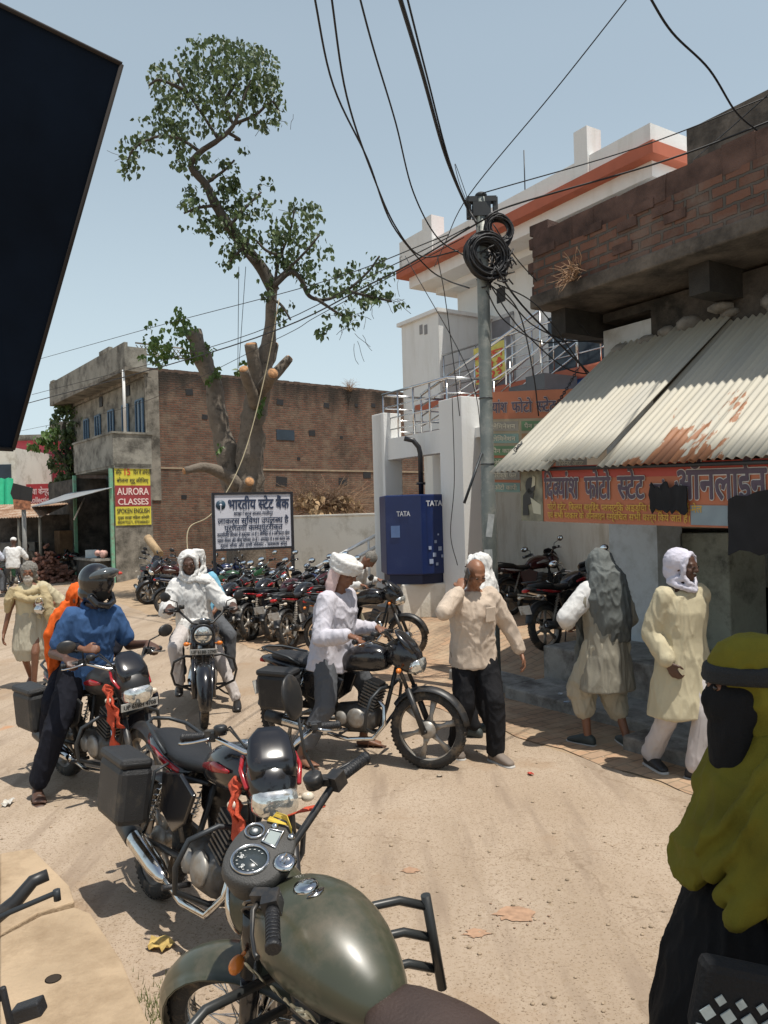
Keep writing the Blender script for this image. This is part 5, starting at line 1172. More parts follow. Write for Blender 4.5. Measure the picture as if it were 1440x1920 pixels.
            if stripe:
                for s in (-1, 1): mb = MB(); mb.M = S; mb.loft([((.40, s * .118, .985), (0, .012, 0), (.0, 0, .010)), ((.46, s * .134, .94), (0, .010, 0), (0, 0, .016)), ((.54, s * .114, .885), (0, .012, 0), (0, 0, .008))], 8); mb.build('stripe', stripe, hl)
        else:
            mb = MB(); mb.M = S; mb.lathe([(.03, -.1), (.08, -.05), (.088, 0), (.08, .01)], (.48, 0, .88), (1, 0, -.1), 20); hl = mb.build('headlamp', tank, root); mb = MB(); mb.M = S; mb.lathe([(.082, .0), (.06, .02), (0, .026)], (.48, 0, .88), (1, 0, -.1), 20); mb.build('lamp_lens', lens, hl)
        mb = MB(); mb.M = S; mb.box((.385, 0, 1.0), (.09, .16, .05), (0, -.5, 0)); mb.build('speedometer', satin, root, bev=.012)
    if plate:
        mb = MB(); mb.M = S; pz = .735 if not cl else 1.0
        pc = V((.60, 0, .755)) if not cl else V((.585, 0, .735)); mb.box(pc, (.006, .27, .055), (0, .15, 0)); po = mb.build('number_plate', platew, root)
        mb = MB(); mb.M = S; lettering(mb, plate, pc + V((.004, 0, -.016)), (0, 1, 0), (.15 * -.1, 0, 1), .24, .045, .02); mb.build('plate_lettering', M('plate_black', (.02, .02, .02), .5), po)
    # tank
    mb = MB()
    if cl: xloft(mb, [(.37, .045, .875, .04), (.345, .10, .875, .085), (.28, .145, .88, .12), (.16, .168, .885, .135), (.04, .162, .875, .13), (-.06, .128, .85, .105), (-.14, .085, .825, .07), (-.18, .05, .815, .04)], 2.2, 28)
    else: xloft(mb, [(.35, .05, .86, .04), (.33, .095, .865, .085), (.25, .135, .875, .115), (.12, .145, .875, .12), (0, .125, .85, .105), (-.09, .09, .82, .075), (-.13, .06, .81, .05)], 2.6, 24)
    tk = mb.build('fuel_tank', tank, root, sub=1 if not low else 0)
    if not low:
        mb = MB(); zc = 1.012 if cl else .993; mb.lathe([(.036, -.015), (.038, .0), (.034, .008), (.018, .012), (0, .012)], (.17, 0, zc), (.05, 0, 1), 20)
        if cl: mb.loft([((.11, 0, zc - .001), (.006, 0, 0), (0, .012, 0)), ((.12, 0, zc + .004), (.01, 0, 0), (0, .03, 0))], 10)
        mb.build('filler_cap', chrome, tk)
    if stripe and not cl:
        for s in (-1, 1):
            mb = MB(); mb.loft([((.27, s * .136, .88), (0, .006, 0), (0, 0, .008)), ((.14, s * .150, .875), (0, .006, 0), (0, 0, .026)), ((.0, s * .130, .85), (0, .006, 0), (0, 0, .012))], 8); mb.build('stripe', stripe, tk)
    # seat
    mb = MB()
    if cl: xloft(mb, [(-.13, .06, .82, .03), (-.18, .10, .81, .05), (-.3, .145, .80, .055), (-.42, .15, .80, .055), (-.5, .12, .82, .05), (-.62, .12, .835, .05), (-.76, .105, .845, .045), (-.8, .07, .845, .03)], 2.5)
    else: xloft(mb, [(-.08, .055, .815, .025), (-.13, .085, .81, .04), (-.25, .115, .795, .05), (-.42, .13, .80, .05), (-.48, .13, .825, .05), (-.66, .12, .845, .045), (-.76, .09, .85, .035), (-.79, .05, .85, .02)], 2.6)
    mb.build('seat', seatm, root, sub=1 if not low else 0)
    # tail, side panels
    if not cl:
        mb = MB(); xloft(mb, [(-.3, .1, .73, .05), (-.5, .125, .75, .05), (-.72, .11, .79, .045), (-.86, .07, .815, .03), (-.9, .04, .82, .015)], 2.6); ta = mb.build('tail', tank, root)
        if stripe:
            for s in (-1, 1): mb = MB(); mb.loft([((-.32, s * .100, .74), (0, .01, 0), (0, 0, .012)), ((-.52, s * .124, .76), (0, .007, 0), (0, 0, .022)), ((-.78, s * .094, .80), (0, .01, 0), (0, 0, .008))], 8); mb.build('stripe', stripe, ta)
        mb = MB(); mb.loft([((-.87, 0, .80), (0, .055, 0), (0, 0, .025)), ((-.91, 0, .80), (0, .05, 0), (0, 0, .022)), ((-.925, 0, .80), (0, .03, 0), (0, 0, .012))], 12, 3); mb.build('tail_lamp', redl, root)
    else:
        mb = MB(); mb.lathe([(.03, -.03), (.036, 0), (.03, .02), (0, .03)], (-.98, 0, .66), (-1, 0, .2), 12); mb.build('tail_lamp', redl, root)
    mb = MB(); pr_ = -.95 if not cl else -1.0; mb.box((pr_, 0, .56), (.006, .19, .12), (0, -.25, 0)); mb.build('number_plate', platew, root)
    for s in (-1, 1):
        mb = MB(); mb.prism([(-.02, .70), (-.08, .55), (-.2, .47), (-.38, .54), (-.42, .72), (-.2, .76)], (0, s * .115 - .012, 0), (1, 0, 0), (0, 0, 1), .024); mb.build('side_panel', tank if not cl else mud, root, bev=.01)
        mb = MB(); mb.tube([(-.40, s * .125, .72), (-.59, s * .125, wr + .05)], .011, 6)
        pts = [V((-.40, s * .125, .72)).lerp(V((-.59, s * .125, wr + .05)), .12 + .7 * k / 60) + Matrix.Rotation(-.47, 3, 'Y') @ V((.026 * math.cos(k * .8), .026 * math.sin(k * .8), 0)) for k in range(60)]
        mb.tube(pts, .005, 4); mb.build('shock_absorber', chrome if not low else alu, root)
        mb = MB(); mb.tube([(-.02, s * .1, .28), (-.02, s * .24, .28)], .014, 8); mb.build('footpeg', vinyl, root)
        for fx, fz, nm in ((.47, .80, 'front'), (-.84, .72, 'rear')):
            mb = MB(); 
            if fx > 0: mb.M = S
            mb.tube([(fx - .02, s * .07, fz), (fx, s * .14, fz)], .006, 5); mb.ball((fx, s * .165, fz), (.022, .032, .022), 10, 6); mb.build('indicator', ambl if (stripe is None) else clearl, root)
    # frame + swingarm
    mb = MB(); mb.tube([(.40, 0, .82), (.30, 0, .48), (.22, 0, .26), (-.14, 0, .24), (-.2, 0, .42), (-.1, 0, .74)], .018, 6); mb.tube([(.36, 0, .84), (-.1, 0, .74)], .022, 6)
    for s in (-1, 1): mb.tube([(-.1, s * .03, .73), (-.3, s * .1, .72), (-.8, s * .09, .77)], .013, 6); mb.tube([(-.12, s * .085, .36), (-.62, s * .095, wr)], .017, 6); mb.tube([(-.2, s * .08, .42), (-.42, s * .1, .71)], .013, 6)
    mb.build('frame', satin, root)
    mb = MB(); mb.box((-.4, .115, wr + .075), (.5, .03, .05), (0, .05, 0)); mb.tube([(-.62, .1, wr + .055), (-.12, .1, .37)], .006, 4); mb.tube([(-.62, .1, wr - .05), (-.12, .1, .27)], .006, 4); mb.build('chain_cover', satin, root)
    # engine
    mb = MB(); mb.loft([((.22, 0, .37), (0, .08, 0), (0, 0, .07)), ((.15, 0, .37), (0, .1, 0), (0, 0, .11)), ((.0, 0, .37), (0, .1, 0), (0, 0, .12)), ((-.14, 0, .38), (0, .09, 0), (0, 0, .09))], 14, 3); en = mb.build('engine', engm, root)
    mb = MB(); ax = Matrix.Rotation(.35 if not cl else .05, 3, 'Y')
    for k in range(4 if low else 8): mb.box(V((.14, 0, .47)) + ax @ V((0, 0, .028 * k * (2 if low else 1))), (.15, .16, .012), ax)
    mb.box(V((.14, 0, .47)) + ax @ V((0, 0, .1)), (.11, .12, .24), ax); mb.build('cylinder', engm, en)
    for s in (-1, 1):
        mb = MB(); mb.lathe([(.085, 0), (.08, .02), (.055, .03), (0, .032)], (.06, s * .095, .38), (0, s, 0), 20); mb.lathe([(.06, 0), (.055, .02), (0, .024)], (-.08, s * .09, .37), (0, s, 0), 16); mb.build('engine_cover', alu, en)
    mb = MB(); mb.tube([(.21, -.04, .56), (.30, -.06, .48), (.31, -.09, .34), (.22, -.12, .23), (.0, -.14, .21), (-.2, -.15, .25)], .018, 8); ex = mb.build('exhaust_pipe', exh, root)
    q = V((-.58, -.01, .1)) if not cl else V((-.75, 0, .06)); mo_ = V((-.18, -.155, .25)); mb = MB(); L = q.length; qd = q.normalized()
    mb.lathe([(.018, 0), (.035, .04), (.05, .12), (.052, L * .8), (.046, L), (.03, L), (.03, L - .03), (0, L - .03)], mo_, qd, 18); mf = mb.build('muffler', exh, ex)
    if not cl:
        mb = MB(); mb.lathe([(.0535, L * .72), (.055, L * .74), (.05, L + .012), (.032, L + .012), (.03, L - .02)], mo_, qd, 18); mb.build('muffler_tip', satin, mf)
    mb = MB(); mb.tube([(-.08, .1, .25), (-.05 + .02, .2, .05 if abs(lean) > .01 else .18), (-.03, .26, .01 if abs(lean) > .01 else .15)], .01, 6); mb.build('side_stand', satin, root)
    if guard:
        mb = MB(); gy = .30
        for s in (-1, 1): mb.tube([(.34, s * .03, .64), (.33, s * .18, .66), (.30, s * gy, .60), (.27, s * (gy + .03), .48), (.24, s * gy, .36), (.22, s * .12, .28), (.22, s * .03, .27)], .0135, 8)
        mb.build('crash_guard', satin if cl else iron, root)
    if tail_rail:
        mb = MB(); mb.tube([(-.45, .13, .80), (-.55, .155, .86), (-.78, .12, .90), (-.88, .05, .91), (-.88, -.05, .91), (-.78, -.12, .90), (-.55, -.155, .86), (-.45, -.13, .80)], .011, 6); mb.build('grab_rail', iron if not cl else chrome, root)
    if pann:
        for s in pann:
            mb = MB(); mb.box((-.56, s * .285, .60), (.34, .17, .30), (s * -.06, 0, 0), 1.04); po = mb.build('side_box', plas, root, bev=.035)
            mb = MB(); mb.box((-.56, s * .30, .765), (.35, .172, .055), (s * -.06, 0, 0)); mb.build('box_lid', plas, po, bev=.024)
            mb = MB(); mb.tube([(-.42, s * .12, .76), (-.42, s * .19, .72), (-.42, s * .19, .46), (-.70, s * .19, .46), (-.70, s * .19, .72), (-.70, s * .12, .76)], .008, 6); mb.build('box_bracket', iron, po)
    if cloth:
        for s in cloth: cloth_strip(root, S, s)
    return root
def cloth_strip(root, S, s):
    random.seed(5 + int(s)); mb = MB(); mb.M = S
    for path, w in ((((.42, s * .15, .90), (.46, s * .17, .82), (.46, s * .15, .62), (.45, s * .14, .45)), .045), (((.44, s * .16, .88), (.50, s * .14, .74), (.52, s * .12, .60)), .035)):
        st = []; K = 16
        for k in range(K + 1):
            t = k / K * (len(path) - 1); i = min(int(t), len(path) - 2); p = V(path[i]).lerp(V(path[i + 1]), t - i); a = math.sin(k * .9) * .5
            st.append((p + V((0, .008 * math.sin(k * 1.7), 0)), V((math.cos(a), math.sin(a), 0)) * w * (1 + .25 * math.sin(k * 1.3)), V((-math.sin(a), math.cos(a), 0)) * .012))
        mb.loft(st, 12, 2)
    for k in range(26): a = V((.46 + random.uniform(-.04, .06), s * .14, .46 + random.uniform(-.03, .03))); mb.tube([a, a + V((random.uniform(-.01, .01), 0, -.05))], .002, 3)
    mb.build('red_cloth', redc, root)
olive = M('olive_paint', (.05, .054, .034), .36, var=.12, sc=3, coat=.3, dirt=((.12, .1, .07), .35, 3.5))
silver = M('bike_silver', (.4, .4, .42), .3, .4, var=.05); redp = M('bike_red', (.35, .015, .02), .22, var=.05, coat=.5); greenb = M('bike_green', (.015, .06, .025), .25, coat=.4); blueb = M('bike_blue', (.015, .025, .08), .25, coat=.4)
brown_seat = M('brown_seat_leather', (.05, .032, .026), .5, var=.2, bump=.2, bsc=120)
def b3(x, y): return V((x, y, gh(x, y)))
bikeC = moto('motorcycle', b3(-.29, 6.47), RAD(-25), 'black motorcycle ridden by the turbaned man in the middle of the road', mirrors='none', pann=(-1, 1), lean=0, exh=chrome, guard=True, sa=RAD(6), wr=.315)
bikeE = moto('motorcycle', V((-.034, 2.135, 0)), RAD(129), 'olive green motorcycle with brown seat, nearest to the camera', tank=olive, kind='classic', rim='spoke', sa=RAD(34), lean=RAD(-8), seatm=brown_seat, guard=False, mirrors='none', rimmat=chrome, wr=.32)
def classic_details(root, S):
    """instrument cluster, thread, ribbon, cap lettering and side guards of the nearest machine"""
    for ch in list(root.children):
        if ch.name.startswith('speedometer'): bpy.data.objects.remove(ch)
    up = V((-.30, 0, .954)); X = V((0, -1, 0)); Y = V((.954, 0, .30)); o = V((.375, 0, 1.06))
    def P_(a, b, h): return o + X * a + Y * b + up * h
    mb = MB(); mb.M = S; pts = []
    mb.loft([(P_(0, .01, -.10), X * .095, Y * .085), (P_(0, .01, -.03), X * .125, Y * .1), (P_(0, .005, .0), X * .128, Y * .098), (P_(0, .005, .008), X * .12, Y * .09)], 28, 2.4); cl_ = mb.build('instrument_cluster', M('cluster_grey', (.06, .058, .055), .6, bump=.3, bsc=220), root)
    mb = MB(); mb.M = S
    def ring(c, r, w): mb.lathe([(r, 0), (r + .001, .008), (r - w * .5, .012), (r - w, .007), (r - w, 0), (r, 0)], c, up, 30)
    ring(P_(-.045, .015, .007), .058, .009); ring(P_(.062, .05, .007), .032, .007)
    mb.tube([P_(.02, -.035, .012), P_(.085, -.035, .012), P_(.085, .012, .012), P_(.03, .012, .012)], .004, 6, closed=True); mb.build('gauge_ring', chrome, cl_)
    mb = MB(); mb.M = S; mb.lathe([(0, 0), (.05, 0), (.05, .002), (0, .002)], P_(-.045, .015, .007), up, 28); mb.lathe([(0, 0), (.018, 0), (.018, .003), (0, .003)], P_(.062, .05, .011), up, 16); mb.build('gauge_face', M('dial_dark', (.04, .05, .055), .25), cl_)
    mb = MB(); mb.M = S
    for k in range(13):
        a = -2.2 + k * .366; c = P_(-.045 + .04 * math.sin(a), .015 + .04 * math.cos(a), .0105); mb.box(c, (.006, .002, .001))
    mb.tube([P_(-.045, .015, .012), P_(-.06, -.015, .012)], .0012, 4); mb.lathe([(0, 0), (.01, 0), (0, .002)], P_(.062, .05, .0145), up, 10)
    lettering(mb, '40', P_(-.078, .02, .0095), -X * -1, Y, .016, .014, .02); lettering(mb, '80', P_(-.045, .038, .0095), X, Y, .016, .014, .02); mb.build('dial_marks', M('dial_white', (.7, .7, .68), .5), cl_)
    mb = MB(); mb.M = S; mb.prism([(.026, -.03), (.08, -.03), (.08, .007), (.034, .007)], P_(0, 0, .009), X, Y, .002); mb.build('display', M('lcd_grey', (.3, .34, .33), .2), cl_)
    mb = MB(); mb.M = S; mb.lathe([(.034, -.004), (.036, .006), (.02, .012), (.014, .008), (0, .008)], P_(-.02, -.085, .006), up, 20); mb.box(P_(-.02, -.085, .02), (.004, .03, .02))
    for a, b in ((.075, -.065), (.1, -.0)): mb.lathe([(.011, 0), (.011, .01), (.005, .014), (0, .014)], P_(a, b, .006), up, 12)
    mb.build('ignition_lock', chrome, cl_)
    # folded left mirror beside the lamp
    mb = MB(); mb.M = S; mc = V((.32, .135, .985)); R = Matrix.Rotation(-.5, 3, 'X') @ Matrix.Rotation(.35, 3, 'Y'); mb.ball(mc, (.07, .014, .07), 20, 10, R); mb.tube([(.2, .25, 1.12), (.24, .2, 1.08), (.29, .16, 1.02)], .007, 6); mr_ = mb.build('mirror', gloss, root)
    mb = MB(); mb.M = S; mb.lathe([(.066, 0), (.07, .004), (.062, .007), (.06, .003), (.066, 0)], mc + R @ V((0, .013, 0)), R @ V((0, 1, 0)), 30); mb.build('mirror_rim', satin, mr_)
    # right mirror on a long stalk
    mb = MB(); mb.M = S; b = V((.23, -.22, 1.13)); mc = V((.27, -.27, 1.42)); mb.tube([b, b + V((.03, -.02, .03)), b + V((.05, -.03, .1)), mc - V((0, 0, .06))], .006, 6); mb.ball(mc, (.014, .062, .075), 18, 9); mr_ = mb.build('mirror', satin, root)
    # yellow thread and red ribbon
    random.seed(3); mb = MB(); mb.M = S
    for k in range(12):
        a0 = random.random() * .02; mb.tube([P_(.09, -.06, .01 + a0), P_(.125, -.03, .02 + a0), P_(.14 + a0, .02, .01), P_(.15, .05, -.02 - a0), P_(.13 - a0, .03, .015), P_(.11, -.05, .018)], .0016, 4)
    mb.build('yellow_thread', M('yellow_thread', (.6, .42, .06), .8), root)
    mb = MB(); mb.M = S; mb.loft([(P_(.15, .0, .0), Y * .004, up * .004), (P_(.19, -.04, .0), Y * .006, up * .003), (P_(.23, -.07, -.01), Y * .022, up * .004), (P_(.26, -.09, -.02), Y * .018, up * .003), (P_(.275, -.1, -.025), Y * .004, up * .002)], 10); mb.build('red_ribbon', redc, root)
    # guards with three bars
    for s in (-1, 1):
        mb = MB(); ox, oy = .22, .46
        mb.tube([(ox + .0, s * oy, .74), (ox - .02, s * oy, .42)], .0165, 10)
        for z in (.70, .59, .48): mb.tube([(.30, s * .06, z + .02), (.29, s * .30, z + .055), (.26, s * .38, z + .045), (ox, s * oy, z)], .0145, 10)
        mb.build('crash_guard', M('guard_grey', (.028, .03, .03), .38, var=.15), root)
    mb = MB(); vs, fs, wd = text2d('8R 0488'); vs, fs = bold(vs, fs, .02); k = .34 / wd; vv = []
    for x, y, e in vs:
        xx = .26 - x * k; zz = .80 + y * .075; t = (zz - .88) / .13; hw = .168 * max(.1, 1 - abs(t) ** 2.2) ** (1 / 2.2); vv.append((xx, hw * (1 if xx > -.02 else .93) + .016 + e, zz))
    mb.add(vv, fs, False); mb.build('tank_lettering', M('letter_khaki', (.5, .47, .36), .5), root)
classic_details(bikeE, steer(RAD(34)))
bikeK = moto('motorcycle', V((-.94, 3.72, 0)), RAD(-52), 'parked black and red motorcycle with red cloth on its fork', stripe=redp, sa=RAD(-24), lean=RAD(-11), pann=(-1,), mirrors='none', cloth=(-1,), guard=True)
bikeB = moto('motorcycle', V((-2.2, 5.87, 0)), RAD(-43), 'black motorcycle ridden by the man in the blue shirt', stripe=redp, tank=satin, sa=RAD(-6), pann=(-1,), plate='UP 61BH 4708', cloth=(-1,), mirrors='both')
bikeW = moto('motorcycle', V((-1.97, 8.25, 0)), RAD(-78), 'black classic motorcycle with round headlamp under the white scarfed rider', kind='classic', rim='spoke', plate='UP 61BB 2790', sa=RAD(4), guard=True, tank=gloss)
bikeR = moto('motorcycle', b3(-.35, 11.2), RAD(-16), 'black motorcycle with spoked wheels ridden behind the turbaned man', kind='commuter', rim='spoke', cowl=True, sa=RAD(-6), tank=gloss, mirrors='right', rimmat=chrome, low=True)
# parked rows
protoA = moto('motorcycle', (0, 0, 0), 0, 'x', stripe=redp, tank=gloss, sa=RAD(24), lean=RAD(-9), low=True, group='motorcycles parked in rows')
protoB = moto('motorcycle', (0, 0, 0), 0, 'x', tank=greenb, cowl=False, rim='spoke', sa=RAD(22), lean=RAD(-9), low=True, rimmat=chrome, group='motorcycles parked in rows')
protoC = moto('motorcycle', (0, 0, 0), 0, 'x', tank=blueb, stripe=silver, sa=RAD(24), lean=RAD(-8), low=True, guard=False, group='motorcycles parked in rows')
protoD = moto('motorcycle', (0, 0, 0), 0, 'x', tank=M('maroon_black', (.05, .012, .014), .2, coat=.4), stripe=silver, sa=RAD(20), lean=RAD(-9), low=True, group='motorcycles parked in rows')
used_ = set()
def park(proto, u, v, head, label, z=None):
    zz = gh(*gnd(u, v).xy) if z is None else z
    p = gnd(u, v, zz); o = proto if id(proto) not in used_ else copy_tree(proto); used_.add(id(proto))
    o.location = (p.x, p.y, gh(p.x, p.y)); o.rotation_euler.z = RAD(head); o['label'] = label; return o
park(protoA, 505, 1190, 70, 'parked motorcycle with red tail lamp just left of the turbaned rider')
park(protoD, 553, 1192, 66, 'parked red motorcycle hidden behind the turbaned rider')
park(protoA, 462, 1185, 74, 'parked motorcycle with its tail towards the road, left end of the near row')
park(protoB, 420, 1160, 8, 'green parked motorcycle standing side-on behind the scarfed rider')
park(protoC, 415, 1135, 20, 'blue parked motorcycle below the left post of the bank notice board')
park(protoD, 330, 1130, 200, 'red parked motorcycle behind the left shoulder of the scarfed rider')
park(protoA, 275, 1128, -60, 'parked motorcycle just right of the black helmet')
park(protoC, 298, 1112, -100, 'parked motorcycle beyond the helmet in front of the brick building')
park(protoA, 345, 1108, -95, 'parked motorcycle with mirrors up beside the white log')
park(protoB, 485, 1128, 60, 'parked motorcycle whose round mirror shows under the notice board')
park(protoA, 530, 1135, 75, 'parked motorcycle under the right post of the notice board')
park(protoC, 590, 1168, 72, 'parked motorcycle behind the back of the turbaned rider')
park(protoD, 620, 1150, 70, 'parked motorcycle between the two riders in the middle')
park(protoC, 655, 1092, -85, 'blue motorcycle with raised mirror near the cream wall')
park(protoB, 690, 1086, -80, 'motorcycle against the cream wall beside the white column')
park(protoD, 1010, 1148, 30, 'red and black motorcycle parked below the black wall strip')
park(protoA, 1085, 1202, 38, 'motorcycle parked behind the man in the grey shawl')
park(protoA, 150, 1083, 150, 'motorcycle standing before the far shop counter')
park(protoC, 112, 1080, 120, 'motorcycle in the street behind the old man')
park(protoB, 28, 1112, 100, 'motorcycle of the two white shirted riders at the far left')
park(protoA, 440, 1203, 76, 'nearest parked motorcycle at the left end of the near row, tail towards the camera')
park(protoA, 580, 1206, 68, 'parked motorcycle whose tail shows right behind the rear side box of the middle motorcycle')
park(protoC, 372, 1152, 15, 'dark parked motorcycle just right of the scarfed rider, side-on')
park(protoA, 640, 1185, 66, 'parked motorcycle between the turbaned rider and the rear rider')
# sliver of a motorcycle at the lower left edge
lx = gnd(-130, 1900); root = empty('motorcycle', (lx.x, lx.y, .1), 0, 'motorcycle mostly cut off by the lower left picture edge', 'motorcycle')
def loc_(u, v, Y): q = at(u, v, Y); return q - V((lx.x, lx.y, .1))
mb = MB(); mb.tube([loc_(-80, 1760, 2.5), loc_(-20, 1730, 2.52), loc_(30, 1690, 2.56), loc_(62, 1652, 2.6), loc_(90, 1640, 2.62)], [.025, .025, .024, .022, .02], 12); mb.build('crash_guard', satin, root)
mb = MB(); mb.tube([loc_(-40, 1740, 2.45), loc_(20, 1710, 2.47), loc_(100, 1676, 2.5), loc_(110, 1672, 2.5)], .009, 8); mb.tube([loc_(106, 1668, 2.5), loc_(108, 1688, 2.5)], .012, 8); mb.build('brake_pedal', iron, root)
mb = MB(); a, b_ = loc_(25, 1905, 2.35), loc_(84, 1882, 2.38); mb.box((a + b_) / 2, ((b_ - a).length, .05, .045), (0, -.3, 0)); mb.tube([loc_(4, 1850, 2.3), loc_(22, 1930, 2.3)], .012, 6); mb.tube([loc_(-60, 1880, 2.3), loc_(4, 1868, 2.3)], .016, 8); mb.build('footpeg', vinyl, root, bev=.01)
# ------------------------------------------------------------------ people
def ik(a, b, l1, l2, hint):
    d = b - a; L = min(d.length, (l1 + l2) * .999); dn = d.normalized(); x = (l1 * l1 - l2 * l2 + L * L) / (2 * L); h = math.sqrt(max(0, l1 * l1 - x * x))
    hv = V(hint) - dn * V(hint).dot(dn); return a + dn * x + hv.normalized() * h
def cap(mb, a, b, ra, rb, seg=14):
    a, b = V(a), V(b); mb.tube([a, a.lerp(b, .5), b], [ra, (ra + rb) / 2, rb], seg); mb.ball(a, ra, seg, 8); mb.ball(b, rb, seg, 8)
def fuse(mb, name, mat, parent, voxel=.01, smooth=4, fold=None, seed=0, fac=.5):
    """welds overlapping closed shapes into one continuous skin; fold=(amplitude, frequency vector)"""
    me = mb.mesh(name); o = bpy.data.objects.new(name, me); C.objects.link(o)
    r = o.modifiers.new('r', 'REMESH'); r.mode = 'VOXEL'; r.voxel_size = voxel; r.use_smooth_shade = True
    if smooth: s = o.modifiers.new('s', 'SMOOTH'); s.iterations = smooth; s.factor = fac
    dg = bpy.context.evaluated_depsgraph_get(); m2 = bpy.data.meshes.new_from_object(o.evaluated_get(dg)); bpy.data.objects.remove(o); bpy.data.meshes.remove(me); m2.name = name
    if fold:
        amp, fr = fold[:2]; QM = fold[2] if len(fold) > 2 else None; off = V((seed * 7.3, seed * 3.1, 0)); n_ = [v.normal.copy() for v in m2.vertices]
        for v, nn in zip(m2.vertices, n_):
            q_ = QM @ v.co if QM else v.co; p = V((q_.x * fr[0], q_.y * fr[1], q_.z * fr[2])) + off; w_ = noise.noise_vector(p * .6) * .7
            a = max(0, 1 - 2.6 * abs(noise.noise(p + w_))) ** 1.6; b = max(0, 1 - 2.6 * abs(noise.noise(p * 1.9 + w_ * 1.5 + V((5, 3, 1))))) ** 1.6; c_ = noise.noise(p * .45)
            v.co += nn * (amp * (a * .85 + b * .5 + c_ * .8 - .45))
        m2.update()
    m2.polygons.foreach_set('use_smooth', [True] * len(m2.polygons))
    m2.materials.clear(); m2.materials.append(mat); o = bpy.data.objects.new(name, m2); C.objects.link(o)
    if fold: s = o.modifiers.new('s', 'SMOOTH'); s.iterations = 2; s.factor = .5
    if parent is not None: o.parent = parent
    return o
def hand(mb, w, d, nrm, curl=.5, s=1.0, left=True, thumb=.6):
    """w wrist, d pointing along the palm, nrm out of the back of the hand"""
    d = V(d).normalized(); nrm = (V(nrm) - d * V(nrm).dot(d)).normalized(); sd_ = d.cross(nrm) * (1 if left else -1)   # towards the thumb side
    mb.loft([(w, sd_ * .026 * s, nrm * .018 * s), (w + d * .04 * s, sd_ * .038 * s, nrm * .016 * s), (w + d * .085 * s, sd_ * .042 * s, nrm * .013 * s), (w + d * .095 * s, sd_ * .036 * s, nrm * .009 * s)], 12, 2.6)
    for i, (ln, off) in enumerate(((.95, 1.5), (1.05, .5), (1.0, -.5), (.8, -1.5))):
        p = w + d * (.086 - .005 * abs(off)) * s + sd_ * (off * .0215 * s); a = curl * .5; dd = d
        for j, seg in enumerate((.042, .027, .022)):
            dd = (d * math.cos(a) - nrm * math.sin(a)); q = p + dd * seg * ln * s; r0 = (.0100 - .001 * j) * s; cap(mb, p, q, r0, r0 - .0009 * s, 8); p = q; a += curl * 1.35
    p = w + d * .03 * s + sd_ * .028 * s; t1 = (d * .6 + sd_ * .75 - nrm * .35 * thumb).normalized(); q = p + t1 * .042 * s; cap(mb, p, q, .013 * s, .0108 * s, 8); t2 = (d * .9 + sd_ * .1 - nrm * thumb).normalized(); cap(mb, q, q + t2 * .034 * s, .0105 * s, .0085 * s, 8)
def head_mesh(mb, c, f, l, u, s=1.0, bald=False, chin=1.0):
    R = Matrix((f, l, u)).transposed(); P = lambda a, b, h: c + (f * a + l * b + u * h) * s
    B = lambda a, b, h, r: mb.ball(P(a, b, h), tuple(x * s for x in r), 14, 9, R)
    B(-.012, 0, .03, (.096, .075, .092)); B(.012, 0, -.03, (.078, .062, .085)); B(.05, 0, -.088 * chin, (.028, .03, .022)); B(-.01, 0, -.05, (.07, .064, .06))
    B(.072, 0, .030, (.02, .052, .014)); B(.092, 0, .0, (.014, .011, .032)); B(.104, 0, -.019, (.014, .014, .011))
    for k in (-1, 1): B(.06, k * .04, -.022, (.028, .022, .024)); B(-.008, k * .077, -.0, (.020, .009, .032)); B(.094, k * .012, -.022, (.011, .008, .007))
    B(.086, 0, -.050, (.011, .024, .0065)); B(.084, 0, -.062, (.011, .021, .007))
    for k in (-1, 1): B(.083, k * .032, .008, (.012, .015, .011))
    return P, R
